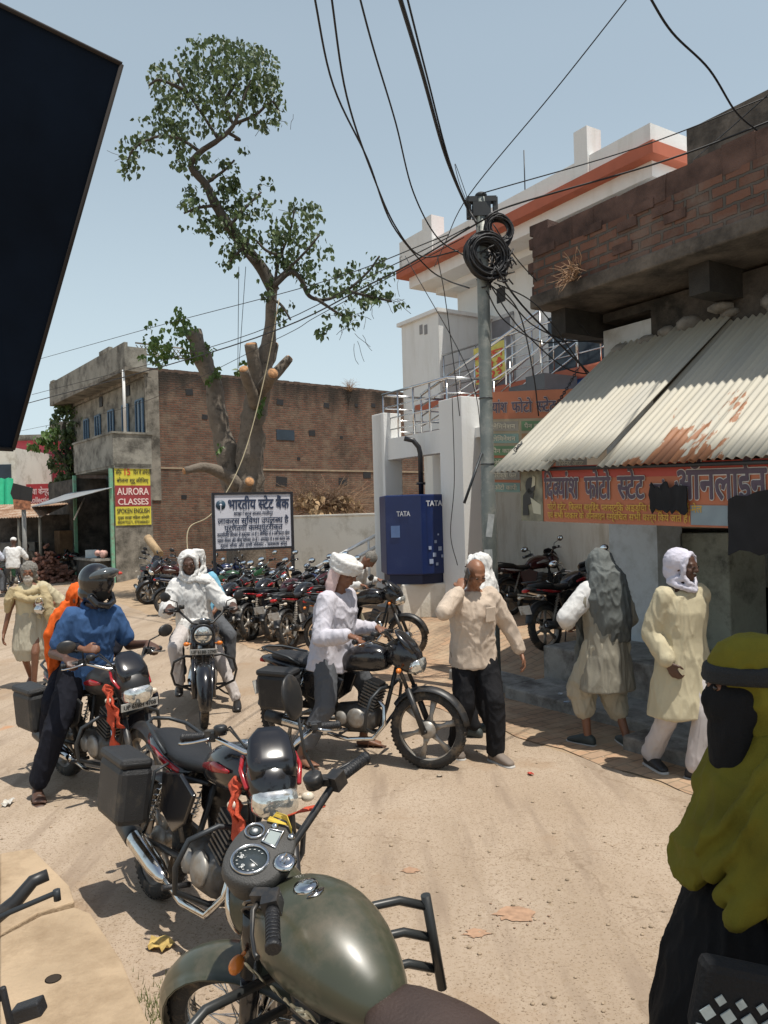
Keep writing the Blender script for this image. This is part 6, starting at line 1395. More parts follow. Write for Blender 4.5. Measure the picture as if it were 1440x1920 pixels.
def person(label, loc, rz, pel, neck, hl, hr, fl, fr, yaw=0, pitch=0, skin='brown', el=(-.3, .6, -.8), er=(-.3, -.6, -.8), kl=(1, .1, 0), kr=(1, -.1, 0), hd=None, S=1.0,
           hands=None, feet=('bare', 0), vox=.0085, curl=.6, group=None, toe=(0, 0), arms=True, hnd_s=1.0):
    root = empty('person', loc, rz, label, 'person', group); pel, neck, hl, hr, fl, fr = map(V, (pel, neck, hl, hr, fl, fr))
    sp = (neck - pel).normalized(); lft = V((0, 1, 0)); fwd = lft.cross(sp).normalized(); lft = sp.cross(fwd)
    sh = {k: neck - sp * .075 * S + lft * (k * .165 * S) for k in (1, -1)}; hp = {k: pel + lft * (k * .085 * S) for k in (1, -1)}
    J = {'pel': pel, 'neck': neck, 'sp': sp, 'fwd': fwd, 'lft': lft, 'sh': sh, 'hp': hp, 'S': S, 'H': {1: hl, -1: hr}, 'F': {1: fl, -1: fr}}
    J['E'] = {1: ik(sh[1], hl, .285 * S, .255 * S, el), -1: ik(sh[-1], hr, .285 * S, .255 * S, er)}; J['K'] = {1: ik(hp[1], fl, .43 * S, .41 * S, kl), -1: ik(hp[-1], fr, .43 * S, .41 * S, kr)}
    mb = MB(); B_ = lambda t, o=0: pel.lerp(neck, t) + fwd * (o * S)
    mb.loft([(B_(-.1), lft * .13 * S, fwd * .09 * S), (B_(.08), lft * .15 * S, fwd * .1 * S), (B_(.4), lft * .125 * S, fwd * .09 * S), (B_(.7), lft * .15 * S, fwd * .10 * S), (B_(.88), lft * .15 * S, fwd * .075 * S), (B_(1.0), lft * .06 * S, fwd * .055 * S)], 18)
    for k in (1, -1):
        cap(mb, sh[k] - lft * k * .02, J['E'][k], .048 * S, .038 * S); cap(mb, J['E'][k], J['H'][k], .038 * S, .026 * S); cap(mb, hp[k], J['K'][k], .078 * S, .052 * S); cap(mb, J['K'][k], J['F'][k], .05 * S, .034 * S)
        calf = J['K'][k].lerp(J['F'][k], .3); mb.ball(calf - V((.012, 0, 0)), .05 * S, 12, 8)
        hd_ = hands[0 if k == 1 else 1] if hands else None; fd = (J['H'][k] - J['E'][k]).normalized()
        d_, n_, cu = hd_ if hd_ else (fd, V((0, k, .2)), curl); hand(mb, J['H'][k], d_, n_, cu, S * 1.02 * hnd_s, k == 1)
        ft = J['F'][k]; ta = toe[0 if k == 1 else 1]; fd = V((math.cos(ta), math.sin(ta), 0)); sdv = V((-fd.y, fd.x, 0)); z0 = ft.z - .075 * S
        mb.loft([(ft - fd * .055 * S + V((0, 0, -.045 * S)), sdv * .028 * S, V((0, 0, .03 * S))), (ft + V((0, 0, -.035 * S)), sdv * .036 * S, V((0, 0, .04 * S))), (ft + fd * .08 * S + V((0, 0, -.052 * S)), sdv * .043 * S, V((0, 0, .024 * S))), (ft + fd * .14 * S + V((0, 0, -.062 * S)), sdv * .045 * S, V((0, 0, .014 * S)))], 14, 2.4)
        for i in range(5): b = ft + fd * (.135 - .008 * i) * S + sdv * (-k) * ((-.034 + .0165 * i) * -1) * S + V((0, 0, -.063 * S)); cap(mb, b, b + fd * (.03 - .003 * i) * S, (.0115 if i == 0 else .0085) * S, (.010 if i == 0 else .007) * S, 8)
    u = (sp * .6 + V((0, 0, 1)) * .4).normalized() if hd is None else V(hd).normalized()
    f = Matrix.Rotation(yaw, 3, u) @ (lft.cross(u)).normalized(); l = u.cross(f); Rp = Matrix.Rotation(pitch, 3, l); f, u = Rp @ f, Rp @ u
    base = neck + (sp * .6 + V((0, 0, .4))).normalized() * .06 * S; c = base + u * .085 * S + f * .018 * S
    cap(mb, neck - sp * .05 * S, base + u * .04, .055 * S, .052 * S); P, R = head_mesh(mb, c, f, l, u, S)
    J.update({'c': c, 'f': f, 'l': l, 'u': u, 'P': P, 'R': R, 'root': root})
    fuse(mb, 'body', SK[skin], root, vox, 2, fac=.4)
    ey = MB()
    for k in (-1, 1): ey.ball(P(.0935, k * .032, .009), (.006 * S, .0125 * S, .007 * S), 10, 6, R)
    e_ = ey.build('eyes', M('eye_dark', (.025, .018, .015), .15), root)
    return J
SK = {'brown': M('skin_brown', (.19, .085, .048), .5, var=.12, sc=9, bump=.1, bsc=60), 'dark': M('skin_dark', (.085, .042, .028), .5, var=.15, sc=9), 'tan': M('skin_tan', (.27, .125, .07), .45, var=.12, sc=9)}
def torso_cloth(J, mb, w=1.0, hem=-.12, d=1.0, top=.97, flare=0):
    S = J['S']; pel, neck, lft, fwd = J['pel'], J['neck'], J['lft'], J['fwd']; B_ = lambda t, o=0: pel.lerp(neck, t) + fwd * (o * S)
    mb.loft([(B_(hem), lft * (.165 + flare) * w * S, fwd * (.125 + flare) * d * S), (B_(0), lft * .172 * w * S, fwd * .13 * d * S), (B_(.3), lft * .16 * w * S, fwd * .125 * d * S, ), (B_(.65), lft * .178 * w * S, fwd * .128 * d * S), (B_(.84), lft * .18 * w * S, fwd * .10 * d * S), (B_(.93), lft * .125 * S, fwd * .08 * S), (B_(top), lft * .075 * S, fwd * .066 * S)], 22, 2.2)
def sleeves(J, mb, r=(.074, .06, .048), to=1.0, which=(1, -1)):
    S = J['S']
    for k in which:
        e, h, s = J['E'][k], J['H'][k], J['sh'][k]; cap(mb, s - J['lft'] * k * .015, e if to >= 1 else s.lerp(e, to * 1.0 if to < 1 else 1), r[0] * S, r[1] * S)
        if to > 1: cap(mb, e, e.lerp(h, to - 1), r[1] * S, r[2] * S)
def legs_cloth(J, mb, r=(.105, .078, .062), to=.93, hips=True):
    S = J['S']
    for k in (1, -1): cap(mb, J['hp'][k], J['K'][k], r[0] * S, r[1] * S); cap(mb, J['K'][k], J['K'][k].lerp(J['F'][k], to), r[1] * S, r[2] * S)
    if hips: mb.ball(J['pel'] + V((0, 0, .01)), (.125 * S, .165 * S, .12 * S))
def clo(J, name, mat, fn, voxel=.012, fold=(.011, (13, 13, 5)), smooth=3, seed=1):
    if voxel > .009 and voxel < .0135: voxel = .009
    mb = MB(); fn(mb); return fuse(mb, name, mat, J['root'], voxel, smooth, fold, seed)
def shoe(J, mat, k_, name='shoe', sole=None, toe=(0, 0), sandal=False):
    for k in (1, -1):
        S = J['S']; ft = J['F'][k]; ta = toe[0 if k == 1 else 1]; fd = V((math.cos(ta), math.sin(ta), 0)); sdv = V((-fd.y, fd.x, 0)); z = V((0, 0, 1)); b = ft - z * .088 * S
        if sandal:
            mb = MB(); mb.loft([(b - fd * .07 * S, sdv * .02, z * .01), (b - fd * .05 * S, sdv * .036, z * .012), (b + fd * .05, sdv * .04, z * .012), (b + fd * .14 * S, sdv * .048, z * .012), (b + fd * .185 * S, sdv * .03, z * .01)], 14, 3)
            for x in (.05, .10): mb.tube([b + fd * x + sdv * .046, b + fd * x + sdv * .035 + z * .045, b + fd * x + z * .062, b + fd * x - sdv * .035 + z * .045, b + fd * x - sdv * .046], [.01] * 5, 6, flat=.6)
            mb.build('sandal', mat, J['root']); continue
        mb = MB(); mb.loft([(b - fd * .075 * S + z * .03, sdv * .026, z * .03), (b - fd * .05 * S + z * .045, sdv * .04, z * .05), (b + fd * .02 * S + z * .05, sdv * .043, z * .055), (b + fd * .10 * S + z * .035, sdv * .048, z * .036), (b + fd * .17 * S + z * .025, sdv * .045, z * .025), (b + fd * .2 * S + z * .02, sdv * .025, z * .015)], 16, 2.4)
        o = mb.build(name, mat, J['root'], sub=1)
        if sole: mb = MB(); mb.loft([(b - fd * .08 * S, sdv * .025, z * .012), (b - fd * .06 * S, sdv * .043, z * .014), (b + fd * .1 * S, sdv * .05, z * .014), (b + fd * .18 * S, sdv * .045, z * .013), (b + fd * .21 * S, sdv * .02, z * .012)], 14, 2.6); mb.build('sole', sole, o)
def fab(name, c, var=.07, **k): return M(name, c, .88, var=var, sc=5, bump=.25, bsc=260, spec=.2, wrinkle=1, **k)
def hood(J, mb, open_=.5, r=1.18, drape=True, back=.02):
    """cloth over the head leaving the face free"""
    P, R, S = J['P'], J['R'], J['S']
    mb.ball(P(-.028 - back, 0, .035), (.107 * S, .098 * S * r / 1.1, .110 * S), 18, 12, R); mb.ball(P(-.045 - back, 0, -.03), (.088 * S, .099 * S, .1 * S), 18, 12, R)
    mb.tube([P(.03, .08, -.06), P(.04, .083, .01), P(.045, .062, .075), P(.048, 0, .108), P(.045, -.062, .075), P(.04, -.083, .01), P(.03, -.08, -.06)], [.019 * S] * 7, 10)
    if drape:
        mb.tube([P(.045, .075, -.075), P(.06, .06, -.105), P(.075, 0, -.135), P(.06, -.06, -.105), P(.045, -.075, -.075), P(-.04, -.09, -.09), P(-.09, 0, -.08), P(-.04, .09, -.09)], [.023 * S] * 8, 10, closed=True)
        mb.tube([P(-.0, .1, -.13), P(.07, .05, -.155), P(.085, 0, -.165), P(.07, -.05, -.155), P(0, -.1, -.13), P(-.07, -.08, -.11), P(-.1, 0, -.1), P(-.07, .08, -.11)], [.024 * S] * 8, 10, closed=True)
def turban(J, mb, tilt=.15, r=.1, n=7):
    P, R, S = J['P'], J['R'], J['S']; mb.ball(P(-.01, 0, .075), (.1 * S, .086 * S, .07 * S), 18, 10, R)
    for i in range(n):
        a = i * 1.3; h = .038 + .0105 * i; tx, ty = tilt * math.sin(a), tilt * math.cos(a * 1.7)
        mb.tube([P(-.008 + (r + .003 * (3 - abs(i - 3))) * math.cos(q * .45), (r - .012) * math.sin(q * .45), h + tx * .09 * math.cos(q * .45) + ty * .09 * math.sin(q * .45)) for q in range(14)], .018 * S, 8, closed=True)
def fp(u, v, z=0):
    p = gnd(u, v, z); return V((p.x, p.y, z))
whitec = fab('white_cotton', (.66, .65, .63)); creamc = fab('cream_cotton', (.5, .44, .3)); lav = fab('lavender_shirt', (.55, .53, .58)); blackt = fab('black_trousers', (.014, .014, .016)); navyt = fab('navy_trousers', (.012, .013, .02))
greyt = fab('grey_trousers', (.1, .105, .115)); beige = fab('beige_shirt', (.55, .45, .36)); tanc = fab('tan_shawl', (.42, .34, .2)); offw = fab('offwhite_dhoti', (.42, .385, .3)); bluep = fab('blue_polo', (.045, .10, .225)); orangec = fab('orange_scarf', (.7, .12, .02))
greysh = fab('grey_shawl', (.13, .14, .135)); kurtag = fab('greyish_kurta', (.28, .26, .21)); leath = M('brown_leather', (.07, .035, .022), .5, var=.2); shoed = M('dark_grey_shoe', (.035, .045, .045), .6, var=.2); shoeb = M('beige_shoe', (.2, .16, .13), .7); solew = M('pale_sole', (.45, .43, .4), .6)
hairg = M('grey_hair', (.24, .225, .2), .9, var=.3, sc=40, bump=1, bsc=120); hairb = M('black_hair', (.02, .018, .017), .8, var=.3, sc=40, bump=1, bsc=120)
def headw(r): return r
# ---- turbaned rider on the middle motorcycle (bike frame)
def grips(k, gx=.19, gy=.315, z=1.045): return V((gx, k * gy, z))
def rider(bike, label, pel, neck, fl, fr, skin, sa=0, gx=.19, gz=1.05, yaw=0, pitch=.2, S=1.0, gy=.315, **kw):
    M_ = steer(sa); hands_ = []; H = []
    for k in (1, -1):
        g = M_ @ V((gx, k * gy, gz)); wpos = g + V((-.085, 0, .035)); H.append(wpos); hands_.append((g - wpos + V((.02, 0, .012)), V((.35, 0, 1)), 1.0))
    J = person(label, bike.location, bike.rotation_euler.z, pel, neck, H[0], H[1], fl, fr, yaw=yaw, pitch=pitch, skin=skin, hands=hands_, S=S, el=(-.4, .35, -.9), er=(-.4, -.35, -.9), **kw); return J
J = rider(bikeC, 'man in white turban and pale lavender shirt astride the middle motorcycle', (-.20, 0, .93), (-.13, 0, 1.43), (-.10, .34, .10), (-.36, -.30, .10), 'brown', sa=RAD(6), yaw=.1, pitch=.34, S=1.1, kl=(1, .5, .2), kr=(1, -.35, .2), toe=(.2, -.35))
clo(J, 'shirt', lav, lambda mb: (torso_cloth(J, mb, 1.2, -.34, 1.15, flare=.02), sleeves(J, mb, (.08, .065, .05), 1.88)), fold=(.013, (11, 11, 6)))
clo(J, 'trousers', greyt, lambda mb: legs_cloth(J, mb, (.10, .08, .068), .72), fold=(.009, (10, 10, 7)))
clo(J, 'turban', whitec, lambda mb: (turban(J, mb, .22, .114, 6), mb.ball(J['P'](-.06, 0, -.03), (.07, .088, .1), 16, 10, J['R']), mb.ball(J['P'](-.01, 0, .07), (.105, .095, .065), 16, 10, J['R'])), .008, (.005, (10, 10, 46)), 1)
clo(J, 'scarf_end', fab('pink_striped_cloth', (.6, .45, .43), .25), lambda mb: mb.loft([(J['P'](-.04, -.07, .06), J['f'] * .05, J['l'] * .015), (J['P'](-.04, -.088, -.03), J['f'] * .055, J['l'] * .015), (J['P'](-.03, -.092, -.12), J['f'] * .055, J['l'] * .018), (J['P'](-.02, -.085, -.19), J['f'] * .04, J['l'] * .018)], 12), .009, (.006, (20, 20, 8)))
shoe(J, leath, 0, sandal=True, toe=(.2, -.35))
# ---- blue polo rider with helmet
J = rider(bikeB, 'man in black helmet and blue polo shirt on a motorcycle at the left', (-.22, 0, .90), (-.12, .02, 1.42), (-.20, .3, .30), (-.24, -.40, .09), 'dark', sa=RAD(-6), yaw=.38, pitch=.12, kl=(1, .6, .1), kr=(1, -.6, .2), toe=(0, -.3), S=1.06)
clo(J, 'polo_shirt', bluep, lambda mb: (torso_cloth(J, mb, 1.08, -.2, 1.08), sleeves(J, mb, (.072, .066, .06), .72)), fold=(.010, (11, 11, 7)))
clo(J, 'collar', bluep, lambda mb: mb.tube([J['neck'] + V((.075 * math.cos(a * .55), .085 * math.sin(a * .55), -.01 - .03 * math.cos(a * .55))) for a in range(11)], .018, 8), .008, None)
clo(J, 'trousers', navyt, lambda mb: legs_cloth(J, mb, (.11, .088, .07), .86), fold=(.009, (9, 9, 6)))
P, R = J['P'], J['R']
def helm(mb):
    mb.ball(P(-.018, 0, .035), (.145, .122, .135), 22, 14, R); mb.ball(P(-.03, 0, -.06), (.12, .112, .09), 20, 12, R)
    mb.tube([P(.03, .108, -.06), P(.085, .085, -.11), P(.115, 0, -.125), P(.085, -.085, -.11), P(.03, -.108, -.06)], [.03, .03, .03, .03, .03], 10)
clo(J, 'helmet', gloss, helm, .008, None, 3)
mb = MB(); mb.ball(P(.04, 0, .092), (.11, .125, .05), 20, 10, R @ Matrix.Rotation(-.5, 3, 'Y')); mb.build('visor', M('grey_visor', (.07, .08, .085), .12, coat=.5), J['root'])
mb = MB(); mb.ball(P(.10, .09, .11), (.022, .03, .012), 14, 8, R); mb.build('helmet_band', M('helmet_red', (.5, .05, .03), .4), J['root'])
mb = MB(); mb.ball(P(.05, 0, -.02), (.062, .08, .09), 16, 10, R); mb.build('face_opening_fill', M('helmet_opening_black', (.01, .01, .01), .9), J['root'])  # black ball filling the face opening of the helmet
shoe(J, leath, 0, sandal=True, toe=(0, -.3))
JB = J
# pillion behind him
J = person('person with orange scarf riding pillion behind the blue polo shirt', bikeB.location, bikeB.rotation_euler.z, (-.50, .05, .91), (-.42, .05, 1.32), (-.3, .24, .95), (-.02, -.12, 1.10), (-.30, .26, .34), (-.40, -.26, .34), yaw=.2, skin='brown', S=.88, kl=(1, .8, .3), kr=(1, -.8, .3), el=(0, 1, -.5), er=(0, -1, -.4), hands=((V((.8, -.5, .1)), V((.3, .6, .4)), .7), (V((.9, .45, .1)), V((.3, -.6, .5)), .7)))
clo(J, 'dress', navyt, lambda mb: (torso_cloth(J, mb, 1.0, -.3), sleeves(J, mb, (.075, .06, .05), 1.7), legs_cloth(J, mb)), fold=(.01, (10, 10, 6)))
clo(J, 'orange_scarf', orangec, lambda mb: (hood(J, mb, r=1.2), mb.loft([(J['P'](-.07, 0, -.02), J['l'] * .12, J['f'] * .06), (J['P'](-.1, -.03, -.14), J['l'] * .18, J['f'] * .07), (J['P'](-.1, -.1, -.3), J['l'] * .18, J['f'] * .06), (J['P'](-.1, -.17, -.52), J['l'] * .1, J['f'] * .05), (J['P'](-.06, -.19, -.8), J['l'] * .06, J['f'] * .04)], 16)), .011, (.014, (14, 14, 4)))
# ---- white scarfed rider
J = rider(bikeW, 'rider with white cloth wrapped round his head and white kurta on classic motorcycle', (-.30, -.10, .92), (-.24, -.14, 1.43), (.0, .33, .10), (.0, -.27, .30), 'dark', sa=RAD(4), gx=.15, gz=1.11, yaw=.05, pitch=.1, S=1.04, kl=(1, .3, .1), kr=(1, -.3, .1), gy=.33)
clo(J, 'kurta', whitec, lambda mb: (torso_cloth(J, mb, 1.1, -.3, 1.05), sleeves(J, mb, (.088, .08, .062), 1.72), mb.loft([(J['pel'] + V((.05, 0, .05)), V((0, .17, 0)), V((.14, 0, 0))), (J['pel'] + V((.12, 0, -.18)), V((0, .2, 0)), V((.16, 0, 0)))], 18)), fold=(.014, (10, 10, 6)))
clo(J, 'pyjama', fab('pale_pyjama', (.5, .46, .44)), lambda mb: legs_cloth(J, mb, (.095, .07, .055), .93), fold=(.01, (12, 12, 5)))
clo(J, 'head_cloth', whitec, lambda mb: (hood(J, mb, r=1.25), mb.tube([J['P'](.06, .05, -.15), J['P'](.09, .12, -.17), J['P'](.07, .18, -.2), J['P'](-.02, .24, -.2)], [.03, .034, .03, .02], 10), mb.tube([J['P'](.09, .1, -.17), J['P'](.10, .13, -.28), J['P'](.09, .14, -.36)], [.022, .024, .02], 8, flat=.6)), .008, (.006, (14, 14, 30)))
shoe(J, M('black_leather', (.02, .018, .017), .3), 0)
J2 = person('person in white headcloth and sky blue shirt hidden behind the scarfed rider', bikeW.location, bikeW.rotation_euler.z, (-.68, -.02, .95), (-.66, -.07, 1.44), (-.45, .1, 1.0), (-.45, -.1, 1.0), (-.4, .26, .34), (-.4, -.26, .34), yaw=-.2, skin='brown', S=.98, kl=(1, .8, .3), kr=(1, -.8, .3), vox=.011)
clo(J2, 'shirt', fab('sky_shirt', (.2, .45, .6)), lambda mb: (torso_cloth(J2, mb, 1, -.2), sleeves(J2, mb, to=1.5)), .014); clo(J2, 'headcloth', whitec, lambda mb: (turban(J2, mb, .2, .1), hood(J2, mb)), .011, (.006, (24, 24, 24))); clo(J2, 'trousers', greyt, lambda mb: legs_cloth(J2, mb), .014)
# ---- bare headed rider behind
J = rider(bikeR, 'grey haired man in white shirt bending over the rear motorcycle', (-.26, 0, .93), (.02, 0, 1.33), (-.05, .38, .10), (-.1, -.38, .10), 'brown', sa=RAD(-6), yaw=.1, pitch=.75, kl=(1, .6, .1), kr=(1, -.6, .1), vox=.011)
clo(J, 'shirt', whitec, lambda mb: (torso_cloth(J, mb, 1.08, -.25), sleeves(J, mb, (.08, .07, .055), 1.85)), .014, (.012, (10, 10, 6))); clo(J, 'trousers', M('tan_trousers', (.3, .27, .2), .9), lambda mb: legs_cloth(J, mb), .014)
mb = MB(); mb.ball(J['P'](-.02, 0, .04), (.1, .08, .09), 16, 10, J['R']); mb.build('hair', hairg, J['root'])
# ---- standing people: local x = facing
def stand(label, u, v, ang, S=1.0, fl=None, fr=None, hl=None, hr=None, z=0.0, lean=0.0, **kw):
    p = fp(u, v, z); p.z = z; hgt = .88 * S
    return person(label, p, RAD(ang), (0, 0, hgt), (lean, 0, hgt + .535 * S), hl or (.03, .22 * S, .80 * S), hr or (.03, -.22 * S, .80 * S), fl or (.03, .1 * S, .088 * S), fr or (-.03, -.1 * S, .088 * S), S=S, **kw)
# man on the phone, walking towards the camera and to the right
J = stand('bald man in beige shirt and black trousers talking on a mobile phone', 892, 1418, -76, 1.0, fl=(.20, .10, .095), fr=(-.12, -.13, .09), hl=(.08, .40, .86), hr=(.165, -.155, 1.42), lean=.05, yaw=.1, pitch=.42, skin='tan', er=(.1, -.8, -.9), el=(-.5, .6, -.3), kr=(1, 0, 0),
          hands=((V((.15, .25, -1)), V((.2, 1, .1)), .45), (V((-.45, .35, .75)), V((.75, -.5, .2)), .9)), toe=(.35, -.1), vox=.0075)
clo(J, 'shirt', beige, lambda mb: (torso_cloth(J, mb, 1.15, -.2, 1.25, flare=.014), sleeves(J, mb, (.088, .072, .055), 1.86)), .011, (.011, (9, 9, 6)), seed=3)
clo(J, 'trousers', blackt, lambda mb: legs_cloth(J, mb, (.112, .085, .075), .97), fold=(.010, (9, 9, 5)))
mb = MB(); ph = J['P'](.045, -.102, .0); mb.box(ph, (.012, .075, .15), J['R'] @ Matrix.Rotation(1.45, 3, 'Z') @ Matrix.Rotation(.25, 3, 'X')); mb.build('phone', gloss, J['root'], bev=.004)
mb = MB(); mb.ball(J['P'](-.035, 0, -.005), (.088, .0785, .05), 16, 10, J['R']); mb.build('hair_fringe', hairg, J['root'])
mb = MB(); mb.box(J['pel'].lerp(J['neck'], .62) + V((.165, .09, 0)), (.012, .11, .12), (0, .05, .45)); mb.build('shirt_pocket', beige, J['root'], bev=.004)
shoe(J, shoeb, 0, sole=solew, toe=(.35, -.1))
# person behind him wrapped in white shawl
J = stand('person wrapped in a white shawl just behind the bald man', 905, 1378, 150, .99, yaw=0, skin='brown', hl=(.1, .2, 1.0), hr=(.2, -.22, 1.05), vox=.011)
clo(J, 'shirt', fab('sky_checked', (.45, .52, .58)), lambda mb: (torso_cloth(J, mb, 1.0, -.3), sleeves(J, mb, to=1.6)), .014); clo(J, 'trousers', blackt, lambda mb: legs_cloth(J, mb), .014)
clo(J, 'white_shawl', whitec, lambda mb: (hood(J, mb, r=1.25), mb.loft([(J['P'](-.06, 0, .0), J['l'] * .11, J['f'] * .08), (J['P'](-.09, 0, -.13), J['l'] * .16, J['f'] * .09), (J['P'](-.08, .04, -.26), J['l'] * .215, J['f'] * .12), (J['P'](-.06, .08, -.44), J['l'] * .16, J['f'] * .13)], 18)), .012, (.014, (16, 16, 6)))
shoe(J, shoed, 0)
# man in grey shawl, back turned
J = stand('man with grey shawl over his head, long kurta and white dhoti, back turned', 1142, 1400, 112, 1.0, fl=(.12, .13, .09), fr=(-.06, -.14, .09), hl=(.24, .22, 1.04), hr=(.22, -.12, 1.1), lean=.03, pitch=.3, skin='brown', el=(-.4, 1, -.4), toe=(.4, -.3))
clo(J, 'kurta', kurtag, lambda mb: (torso_cloth(J, mb, 1.15, .1, 1.15), sleeves(J, mb, (.09, .075, .06), 1.85), mb.loft([(V((0, 0, 1.05)), V((0, .185, 0)), V((.14, 0, 0))), (V((0, 0, .8)), V((0, .215, 0)), V((.17, 0, 0))), (V((0, 0, .5)), V((0, .26, 0)), V((.2, 0, 0)))], 22)), .012, (.014, (10, 10, 2.5)), seed=5)
clo(J, 'sleeve', whitec, lambda mb: sleeves(J, mb, (.097, .086, .066), 1.8, (1,)), .012, (.007, (12, 12, 8)), seed=2)
clo(J, 'grey_shawl', greysh, lambda mb: (hood(J, mb, r=1.3), mb.loft([(J['P'](-.06, 0, .03), J['l'] * .11, J['f'] * .08), (J['P'](-.085, 0, -.12), J['l'] * .17, J['f'] * .11), (J['neck'] + V((-.08, 0, -.12)), V((0, .21, 0)), V((.12, 0, 0))), (J['neck'] + V((-.09, -.02, -.35)), V((0, .19, 0)), V((.12, 0, 0))), (J['neck'] + V((-.09, -.05, -.5)), V((0, .15, 0)), V((.1, 0, 0)))], 20),
    mb.tube([J['neck'] + V((.1, .1, -.05)), J['neck'] + V((.14, .14, -.4)), J['neck'] + V((.14, .16, -.75))], [.06, .05, .05], 10, flat=.5)), .012, (.016, (13, 13, 4)), seed=6)
clo(J, 'dhoti', offw, lambda mb: (mb.ball((0, 0, .72), (.15, .19, .2)), [cap(mb, J['hp'][k], J['K'][k] + V((0, k * .02, -.02)), .125, .125) for k in (1, -1)], [cap(mb, J['K'][k], J['K'][k].lerp(J['F'][k], .45), .12, .09) for k in (1, -1)]), .012, (.018, (13, 13, 4)), seed=7)
shoe(J, shoed, 0, sole=solew, toe=(.4, -.3))
# cream kurta man
J = stand('man in long cream kurta and white head scarf walking before the dark shop', 1284, 1450, -72, 1.02, fl=(.14, -.02, .09), fr=(-.22, -.14, .10), hl=(-.06, .22, .92), hr=(.13, -.225, .90), lean=.02, yaw=.45, pitch=.05, skin='dark', hands=((V((.1, .1, -1)), V((0, 1, 0)), .5), (V((.25, .35, -.9)), V((.3, -1, 0)), .5)), er=(-1, -.35, -.1), el=(-.9, .3, -.1), toe=(.6, -.1))
J = J
clo(J, 'kurta', creamc, lambda mb: (torso_cloth(J, mb, 1.12, .1, 1.12), sleeves(J, mb, (.088, .075, .062), 1.92), mb.loft([(V((0, 0, 1.1)), V((0, .185, 0)), V((.14, 0, 0))), (V((0, 0, .85)), V((0, .22, 0)), V((.17, 0, 0))), (V((0.0, -.01, .46)), V((0, .285, 0)), V((.21, 0, 0)))], 22)), .011, (.014, (9, 9, 2.2)), seed=9)
clo(J, 'pyjama', fab('pinkish_white_pyjama', (.52, .48, .47)), lambda mb: legs_cloth(J, mb, (.10, .08, .072), .95), .012, (.010, (10, 10, 3)))
clo(J, 'head_scarf', fab('lilac_white_cotton', (.58, .56, .64)), lambda mb: (hood(J, mb, r=1.2), mb.tube([J['P'](.05, .08, -.13), J['P'](-.02, .14, -.17), J['P'](-.08, .16, -.15)], [.03, .03, .02], 10)), .008, (.006, (16, 16, 30)))
shoe(J, M('black_shoe', (.02, .02, .022), .5), 0, sole=solew, toe=(.6, -.1))
mb = MB(); mb.ball(J['P'](.088, 0, -.038), (.012, .03, .008), 12, 6, J['R']); mb.build('moustache', hairg, J['root'])
# ---- old man in the left background
J = stand('barefoot old man with white beard, tan shawl and dhoti carrying a steel pot', 62, 1290, -76, .94, fl=(.14, .04, .085), fr=(-.16, -.05, .12), hl=(.16, .20, 1.04), hr=(.08, -.30, .72), lean=.03, pitch=.05, skin='brown', el=(-.6, .7, -.4), er=(-.3, -.8, 0), hands=((V((.4, -.8, .1)), V((1, .4, 0)), .6), (V((.15, -.1, -1)), V((0, -1, 0)), .4)), vox=.009, group=None)
clo(J, 'dhoti', offw, lambda mb: (mb.loft([(V((0, 0, .96)), V((0, .17, 0)), V((.13, 0, 0))), (V((0, 0, .75)), V((0, .2, 0)), V((.16, 0, 0))), (V((0.0, 0, .5)), V((0, .23, 0)), V((.19, 0, 0))), (V((0.0, 0, .36)), V((0, .17, 0)), V((.15, 0, 0)))], 22)), .012, (.014, (12, 12, 2.5)), seed=3)
clo(J, 'wrap', creamc, lambda mb: (torso_cloth(J, mb, 1.1, -.35, 1.1), cap(mb, J['sh'][1], J['E'][1], .085, .09)), .012, (.010, (10, 10, 5)), seed=4)
clo(J, 'tan_shawl', tanc, lambda mb: (mb.tube([J['neck'] + V((.09 * math.cos(a * .48), .14 * math.sin(a * .48), -.07 - .05 * math.cos(a * .48))) for a in range(13)], .042, 10, closed=True), mb.tube([J['neck'] + V((.05, -.17, -.06)), J['neck'] + V((.07, -.23, -.2)), J['neck'] + V((.02, -.26, -.36))], [.055, .06, .035], 10), mb.tube([J['neck'] + V((.05, .15, -.06)), J['neck'] + V((.12, .22, -.2)), J['neck'] + V((.14, .24, -.4)), J['neck'] + V((.12, .25, -.52))], [.055, .062, .055, .025], 10), mb.tube([J['neck'] + V((.12, -.16, -.14)), J['neck'] + V((.16, 0, -.2)), J['neck'] + V((.13, .15, -.2))], .045, 10)), .012, (.009, (12, 12, 9)), seed=5)
mb = MB(); P, R = J['P'], J['R']; mb.ball(P(-.03, 0, .035), (.112, .1, .105), 18, 12, R); mb.ball(P(-.04, 0, -.06), (.08, .098, .07), 16, 10, R)
o = fuse(mb, 'hair', hairg, J['root'], .01, 1, (.014, (30, 30, 30)))
mb = MB(); mb.ball(P(.06, 0, -.10), (.05, .055, .06), 14, 9, R); mb.ball(P(.05, 0, -.15), (.035, .04, .05), 14, 9, R); mb.ball(P(.092, 0, -.045), (.018, .036, .014), 12, 8, R); fuse(mb, 'beard', M('white_beard', (.42, .38, .33), .9, var=.2, sc=40), J['root'], .009, 1, (.008, (40, 40, 25)))
pt_ = J['root'].location + rotz(J['root'].rotation_euler.z) @ (J['H'][1] + V((.06, -.06, -.02)))
mb = MB(); mb.lathe([(0, -.07), (.04, -.07), (.068, -.03), (.07, 0), (.045, .035), (.04, .045), (.056, .06), (.05, .06), (.034, .045)], (0, 0, 0), (0, 0, 1), 20)
mb.tube([(.05 * math.cos(a * .39), 0, .06 + .07 * math.sin(a * .39)) for a in range(9)], .004, 5); o = mb.build('steel_pot', chrome); o.location = pt_; tag(o, 'small round steel pot held by the old man', 'pot')
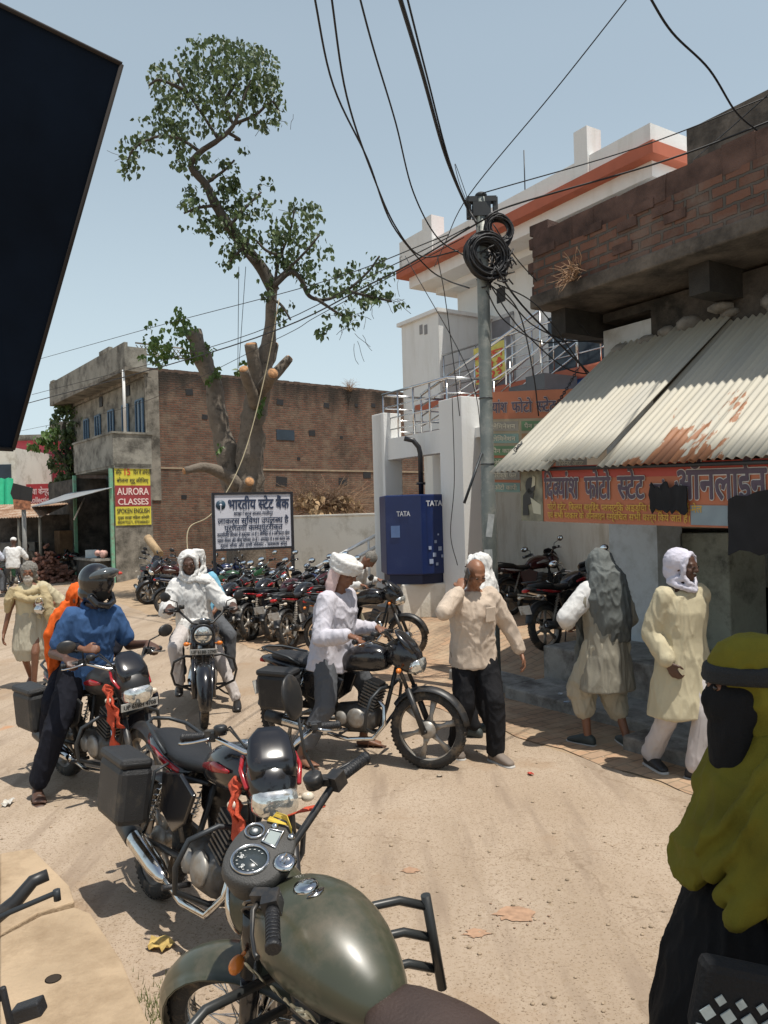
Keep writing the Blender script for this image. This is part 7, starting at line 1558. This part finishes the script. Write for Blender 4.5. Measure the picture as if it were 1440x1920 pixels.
# ---- two riders far left, backs to the camera
p0 = fp(22, 1118); 
for k, (dx, dy, lab, col, cap_) in enumerate(((.12, -.05, 'man in white shirt and white cap on a motorcycle at the far left', whitec, True), (-.42, -.35, 'man in pale shirt riding cut off by the far left picture edge', fab('pale_blue_shirt', (.5, .54, .62)), False))):
    J = person(lab, p0 + V((dx, dy, 0)), RAD(100), (-.1, 0, .92), (-.02, 0, 1.44), (.3, .3, 1.05), (.3, -.3, 1.05), (.0, .3, .2), (.0, -.3, .2), skin='dark', vox=.012, kl=(1, .7, .2), kr=(1, -.7, .2), hd=(.1, 0, 1))
    clo(J, 'shirt', col, lambda mb: (torso_cloth(J, mb, 1.15, -.2, 1.1), sleeves(J, mb, (.09, .075, .06), 1.6)), .016, (.014, (8, 8, 5))); clo(J, 'trousers', greyt, lambda mb: legs_cloth(J, mb), .016)
    mb = MB(); mb.ball(J['P'](-.01, 0, .06), (.1, .085, .075) if cap_ else (.1, .082, .09), 14, 9, J['R']); mb.build('cap' if cap_ else 'hair', whitec if cap_ else hairb, J['root'])
p1 = fp(52, 1088); J = person('dark clothed person sitting under the far stall roof', p1, RAD(-60), (-.1, 0, .6), (0, 0, 1.1), (.3, .15, .75), (.3, -.15, .75), (.35, .12, .09), (.35, -.12, .09), skin='dark', vox=.014, kl=(.3, .2, 1), kr=(.3, -.2, 1))
clo(J, 'shirt', M('drab_shirt', (.2, .17, .13), .9), lambda mb: (torso_cloth(J, mb), sleeves(J, mb, to=1.7)), .016); clo(J, 'trousers', M('drab_trousers', (.12, .1, .08), .9), lambda mb: legs_cloth(J, mb), .016)
mb = MB(); mb.ball(J['P'](-.02, 0, .04), (.1, .08, .09), 12, 8, J['R']); mb.build('hair', hairb, J['root'])
# ---- woman in olive headscarf, close at the right
wy = 2.06; wp = at(1400, 1190, wy); wz = 0.0; JW = None
W_ = V((wp.x + .02, wy, 0)); Sw = 1.0
hgt = .88 * Sw
J = person('woman in black veil and olive yellow headscarf at the right edge, seen in profile', W_, RAD(178), (0, 0, hgt), (.0, 0, hgt + .535 * Sw), (-.04, .25, .80), (.0, -.25, .80), (.05, .1, .085), (-.05, -.1, .085), S=Sw, skin='brown', yaw=-.08, pitch=.02, vox=.006)
blackv = fab('black_veil', (.010, .010, .011)); olv = fab('olive_scarf', (.145, .125, .014), .25)
P, R, f, l, u = J['P'], J['R'], J['f'], J['l'], J['u']
clo(J, 'dress', blackv, lambda mb: (torso_cloth(J, mb, .95, .1, 1.0), sleeves(J, mb, (.06, .06, .06), 1.95), mb.loft([(V((.0, 0, 1.12)), V((0, .17, 0)), V((.15, 0, 0))), (V((.02, 0, .85)), V((0, .22, 0)), V((.23, 0, 0))), (V((0.04, 0, .5)), V((0, .26, 0)), V((.28, 0, 0))), (V((0.05, 0, .05)), V((0, .31, 0)), V((.33, 0, 0)))], 26)), .011, (.016, (9, 9, 2)), seed=11)
clo(J, 'face_veil', blackv, lambda mb: (mb.ball(P(.012, 0, -.04), (.104, .088, .10), 18, 12, R), mb.ball(P(.094, 0, -.03), (.03, .026, .036), 12, 8, R), mb.loft([(P(.03, 0, .0), l * .086, f * .06), (P(.045, 0, -.1), l * .085, f * .06), (P(.05, 0, -.2), l * .08, f * .055), (P(.035, 0, -.27), l * .05, f * .035)], 18)), .007, (.004, (16, 16, 6)))
clo(J, 'head_band', M('black_band', (.012, .013, .014), .8, bump=.5, bsc=240), lambda mb: mb.loft([(P(-.012, 0, .022), f * .124, l * .108), (P(-.014, 0, .03), f * .130, l * .114), (P(-.018, 0, .062), f * .130, l * .114), (P(-.02, 0, .07), f * .124, l * .108)], 26), .006, (.003, (5, 5, 70)), 1)
clo(J, 'headscarf', olv, lambda mb: (mb.ball(P(-.018, 0, .06), (.116, .1, .09), 22, 14, R),
    mb.loft([(P(-.04, 0, .06), l * .1, f * .088), (P(-.05, 0, -.03), l * .12, f * .088), (P(-.06, 0, -.12), l * .135, f * .088), (P(-.05, 0, -.2), l * .16, f * .1)], 26)), .007, (.008, (9, 9, 9)), smooth=2, seed=12)
DG = Matrix.Rotation(RAD(38), 3, 'Y')
clo(J, 'shawl', olv, lambda mb: (
    mb.loft([(P(-.055, 0, -.1), l * .125, f * .085), (P(-.03, 0, -.2), l * .185, f * .13), (P(-.01, 0, -.28), l * .22, f * .15), (P(-.01, 0, -.38), l * .235, f * .165), (P(-.02, 0, -.44), l * .22, f * .17)], 26),
    [mb.tube([P(-.08, .12 + .035 * i, -.10 - .045 * i), P(.02, .17 + .03 * i, -.18 - .06 * i), P(.11 + .01 * i, .18 + .025 * i, -.28 - .07 * i), P(.19 - .02 * i, .13 + .03 * i, -.38 - .05 * i)], [.03, .03, .026, .014], 10) for i in range(4)],
    mb.loft([(P(.05, .05, -.22), l * .1, f * .06), (P(.11, .05, -.33), l * .13, f * .07), (P(.16, .04, -.42), l * .13, f * .05), (P(.20, .03, -.49), l * .09, f * .025)], 16),
    mb.loft([(P(-.04, .1, -.18), f * .1, l * .07), (P(-.03, .19, -.25), f * .13, l * .095), (P(-.05, .23, -.40), f * .15, l * .11), (P(-.09, .24, -.52), f * .14, l * .10), (P(-.15, .235, -.64), f * .10, l * .07)], 18)), .008, (.019, (15, 5, 4), DG), smooth=3, seed=13)
# embroidered bag she carries
bg_ = empty('handbag', at(1410, 1850, 1.70), RAD(-2), 'black handbag with a row of silver diamonds held by the veiled woman', 'handbag')
mb = MB(); mb.box((.05, 0, -.05), (.36, .06, .17), (0, .22, 0)); mb.build('bag_body', M('black_bag', (.004, .004, .005), .85, bump=.3, bsc=100), bg_, bev=.02)
mb = MB(); Rb = Euler((0, .22, 0)).to_matrix()
for i in range(8):
    for j in range(2):
        c = V((.05, 0, -.05)) + Rb @ V((-.16 + i * .045 + .022 * j, -.033, -.02 + j * .032)); s_ = .018 if j == 0 else .013; mb.prism([(-s_, 0), (0, -s_), (s_, 0), (0, s_)], c, Rb @ V((1, 0, 0)), Rb @ V((0, 0, 1)), .003)
mb.build('diamond_pattern', M('silver_print', (.4, .45, .44), .6, var=.4, sc=20), bg_)
mb = MB(); a = V((.05, 0, -.05)); mb.tube([a + Rb @ V((-.178, -.033, -.052)), a + Rb @ V((.178, -.033, -.052))], .005, 5); mb.build('piping', M('silver_piping', (.3, .3, .29), .6), bg_)
# ---- small litter
random.seed(77)
lit = [((300, 1775), (.5, .36, .12), 'crumpled yellow printed packet beside the olive motorcycle wheel', .12), ((15, 1508), (.5, .47, .42), 'white crumpled paper at the left edge of the road', .1), ((350, 1048), (.5, .5, .48), 'scrap', .05), ((995, 1452), (.5, .08, .05), 'tiny red wrapper on the road near the walking man', .05), ((825, 1455), (.4, .33, .25), 'pale dry leaf on the open road', .05), ((1050, 1302), (.5, .52, .55), 'white paper scrap on the slab by the concrete block', .06), ((1062, 1318), (.3, .36, .45), 'bluish paper scrap on the slab by the shop', .06), ((940, 1355), (.3, .3, .28), 'grey plastic scrap near the bald man', .06), ((70, 1378), (.4, .25, .2), 'pinkish scrap on the dusty left roadside', .05)]
for (u, v), c, l_, s_ in lit:
    if l_ == 'scrap': continue
    p = gnd(u, v, .14 if v in (1302, 1318) else .01); mb = MB(); vs = []; K = 5
    for i in range(K):
        for j in range(K): vs.append((s_ * (i / (K - 1) - .5) * random.uniform(.8, 1.1), s_ * .7 * (j / (K - 1) - .5) * random.uniform(.8, 1.1), random.uniform(0, s_ * .28)))
    fs = [(i * K + j, i * K + j + 1, (i + 1) * K + j + 1, (i + 1) * K + j) for i in range(K - 1) for j in range(K - 1)]; n = len(vs)
    mb.add(vs + [(x, y, z + .002) for x, y, z in vs], fs + [tuple(k + n for k in f_) for f_ in fs], False); o = mb.build('litter', M('paper_' + str(int(c[0] * 100)) + str(v), c, .7, var=.4, sc=30)); o.location = p; o.rotation_euler = (0, 0, random.uniform(0, 3)); tag(o, l_, 'litter')
peb = M('pebble', (.34, .26, .18), .9, var=.3, sc=30); pm_ = MB()
for i in range(520):
    u, v = random.uniform(-50, 1300), random.uniform(1120, 1960) ** 1.0; p = gnd(u, v); 
    if V((p.x, p.y, 0)).dot(N) > 6 or (u < 330 and v > 1590): continue
    s_ = random.uniform(.004, .014); pm_.ball((p.x, p.y, gh(p.x, p.y) + s_ * .3 + .004), (s_, s_ * random.uniform(.6, 1), s_ * .6), 6, 4)
tag(pm_.build('gravel', peb), 'small pebbles and grit scattered over the road', 'gravel', kind='stuff')
mb = MB(); 
for i in range(260):
    p = gnd(random.gauss(300, 28), random.gauss(1890, 22), .0); d = V((random.uniform(-.4, .4), random.uniform(-.4, .4), 1)).normalized(); h = random.uniform(.02, .06); s_ = d.orthogonal().normalized() * .0022; p.z = 0
    mb.add([p - s_, p + s_, p + d * h], [(0, 1, 2)], False)
tag(mb.build('grass', M('dry_grass', (.1, .13, .03), .8, var=.3)), 'small tuft of grass by the broken slab', 'grass', kind='stuff')

# out-of-view tin canopy, added to cast shade on the veiled woman
cn_ = empty('added_shade_canopy', (2.5, 1.45, 0), 0, 'unseen tin canopy on two poles, added to shade the veiled woman', 'canopy')
mb = MB(); corr_sheet(mb, V((-1.0, -1.2, 4.3)), V((-1.0, .75, 4.3)), V((1.3, -1.2, 4.6)), V((1.3, .75, 4.6)), 24, .015); mb.build('tin_sheet', tin, cn_)
for y_ in (-1.1, .65): MB().tube([(1.2, y_, 0), (1.2, y_, 4.58)], .04, 8).build('post', iron, cn_)

stn = M('paan_stain', (.38, .235, .15), .95, var=.2, sc=30)
for (u, v), r, l_ in (((968, 1716), .075, 'large orange brown spit stain on the open road'), ((893, 1752), .04, 'smaller orange stain left of the large one'), ((770, 1634), .035, 'faint orange stain above the olive fuel tank')):
    p = gnd(u, v); random.seed(u); mb = MB(); K = 26; pts = [(p.x + r * (1 + .9 * noise.noise(V((k * .9, u, 0)))) * math.cos(k * 6.283 / K) * 1.3, p.y + r * (1 + .9 * noise.noise(V((k * .9, u, 3)))) * math.sin(k * 6.283 / K), .0085) for k in range(K)]
    mb.add(pts, [tuple(range(K))], False)
    for j in range(14): a, q = random.uniform(0, 6.28), r * random.uniform(1.2, 2.2); mb.lathe([(0, 0), (r * random.uniform(.03, .1), 0), (0, .0005)], (p.x + q * math.cos(a), p.y + q * math.sin(a), .0085), (0, 0, 1), 7)
    tag(mb.build('road_stain', stn), l_, 'stain')
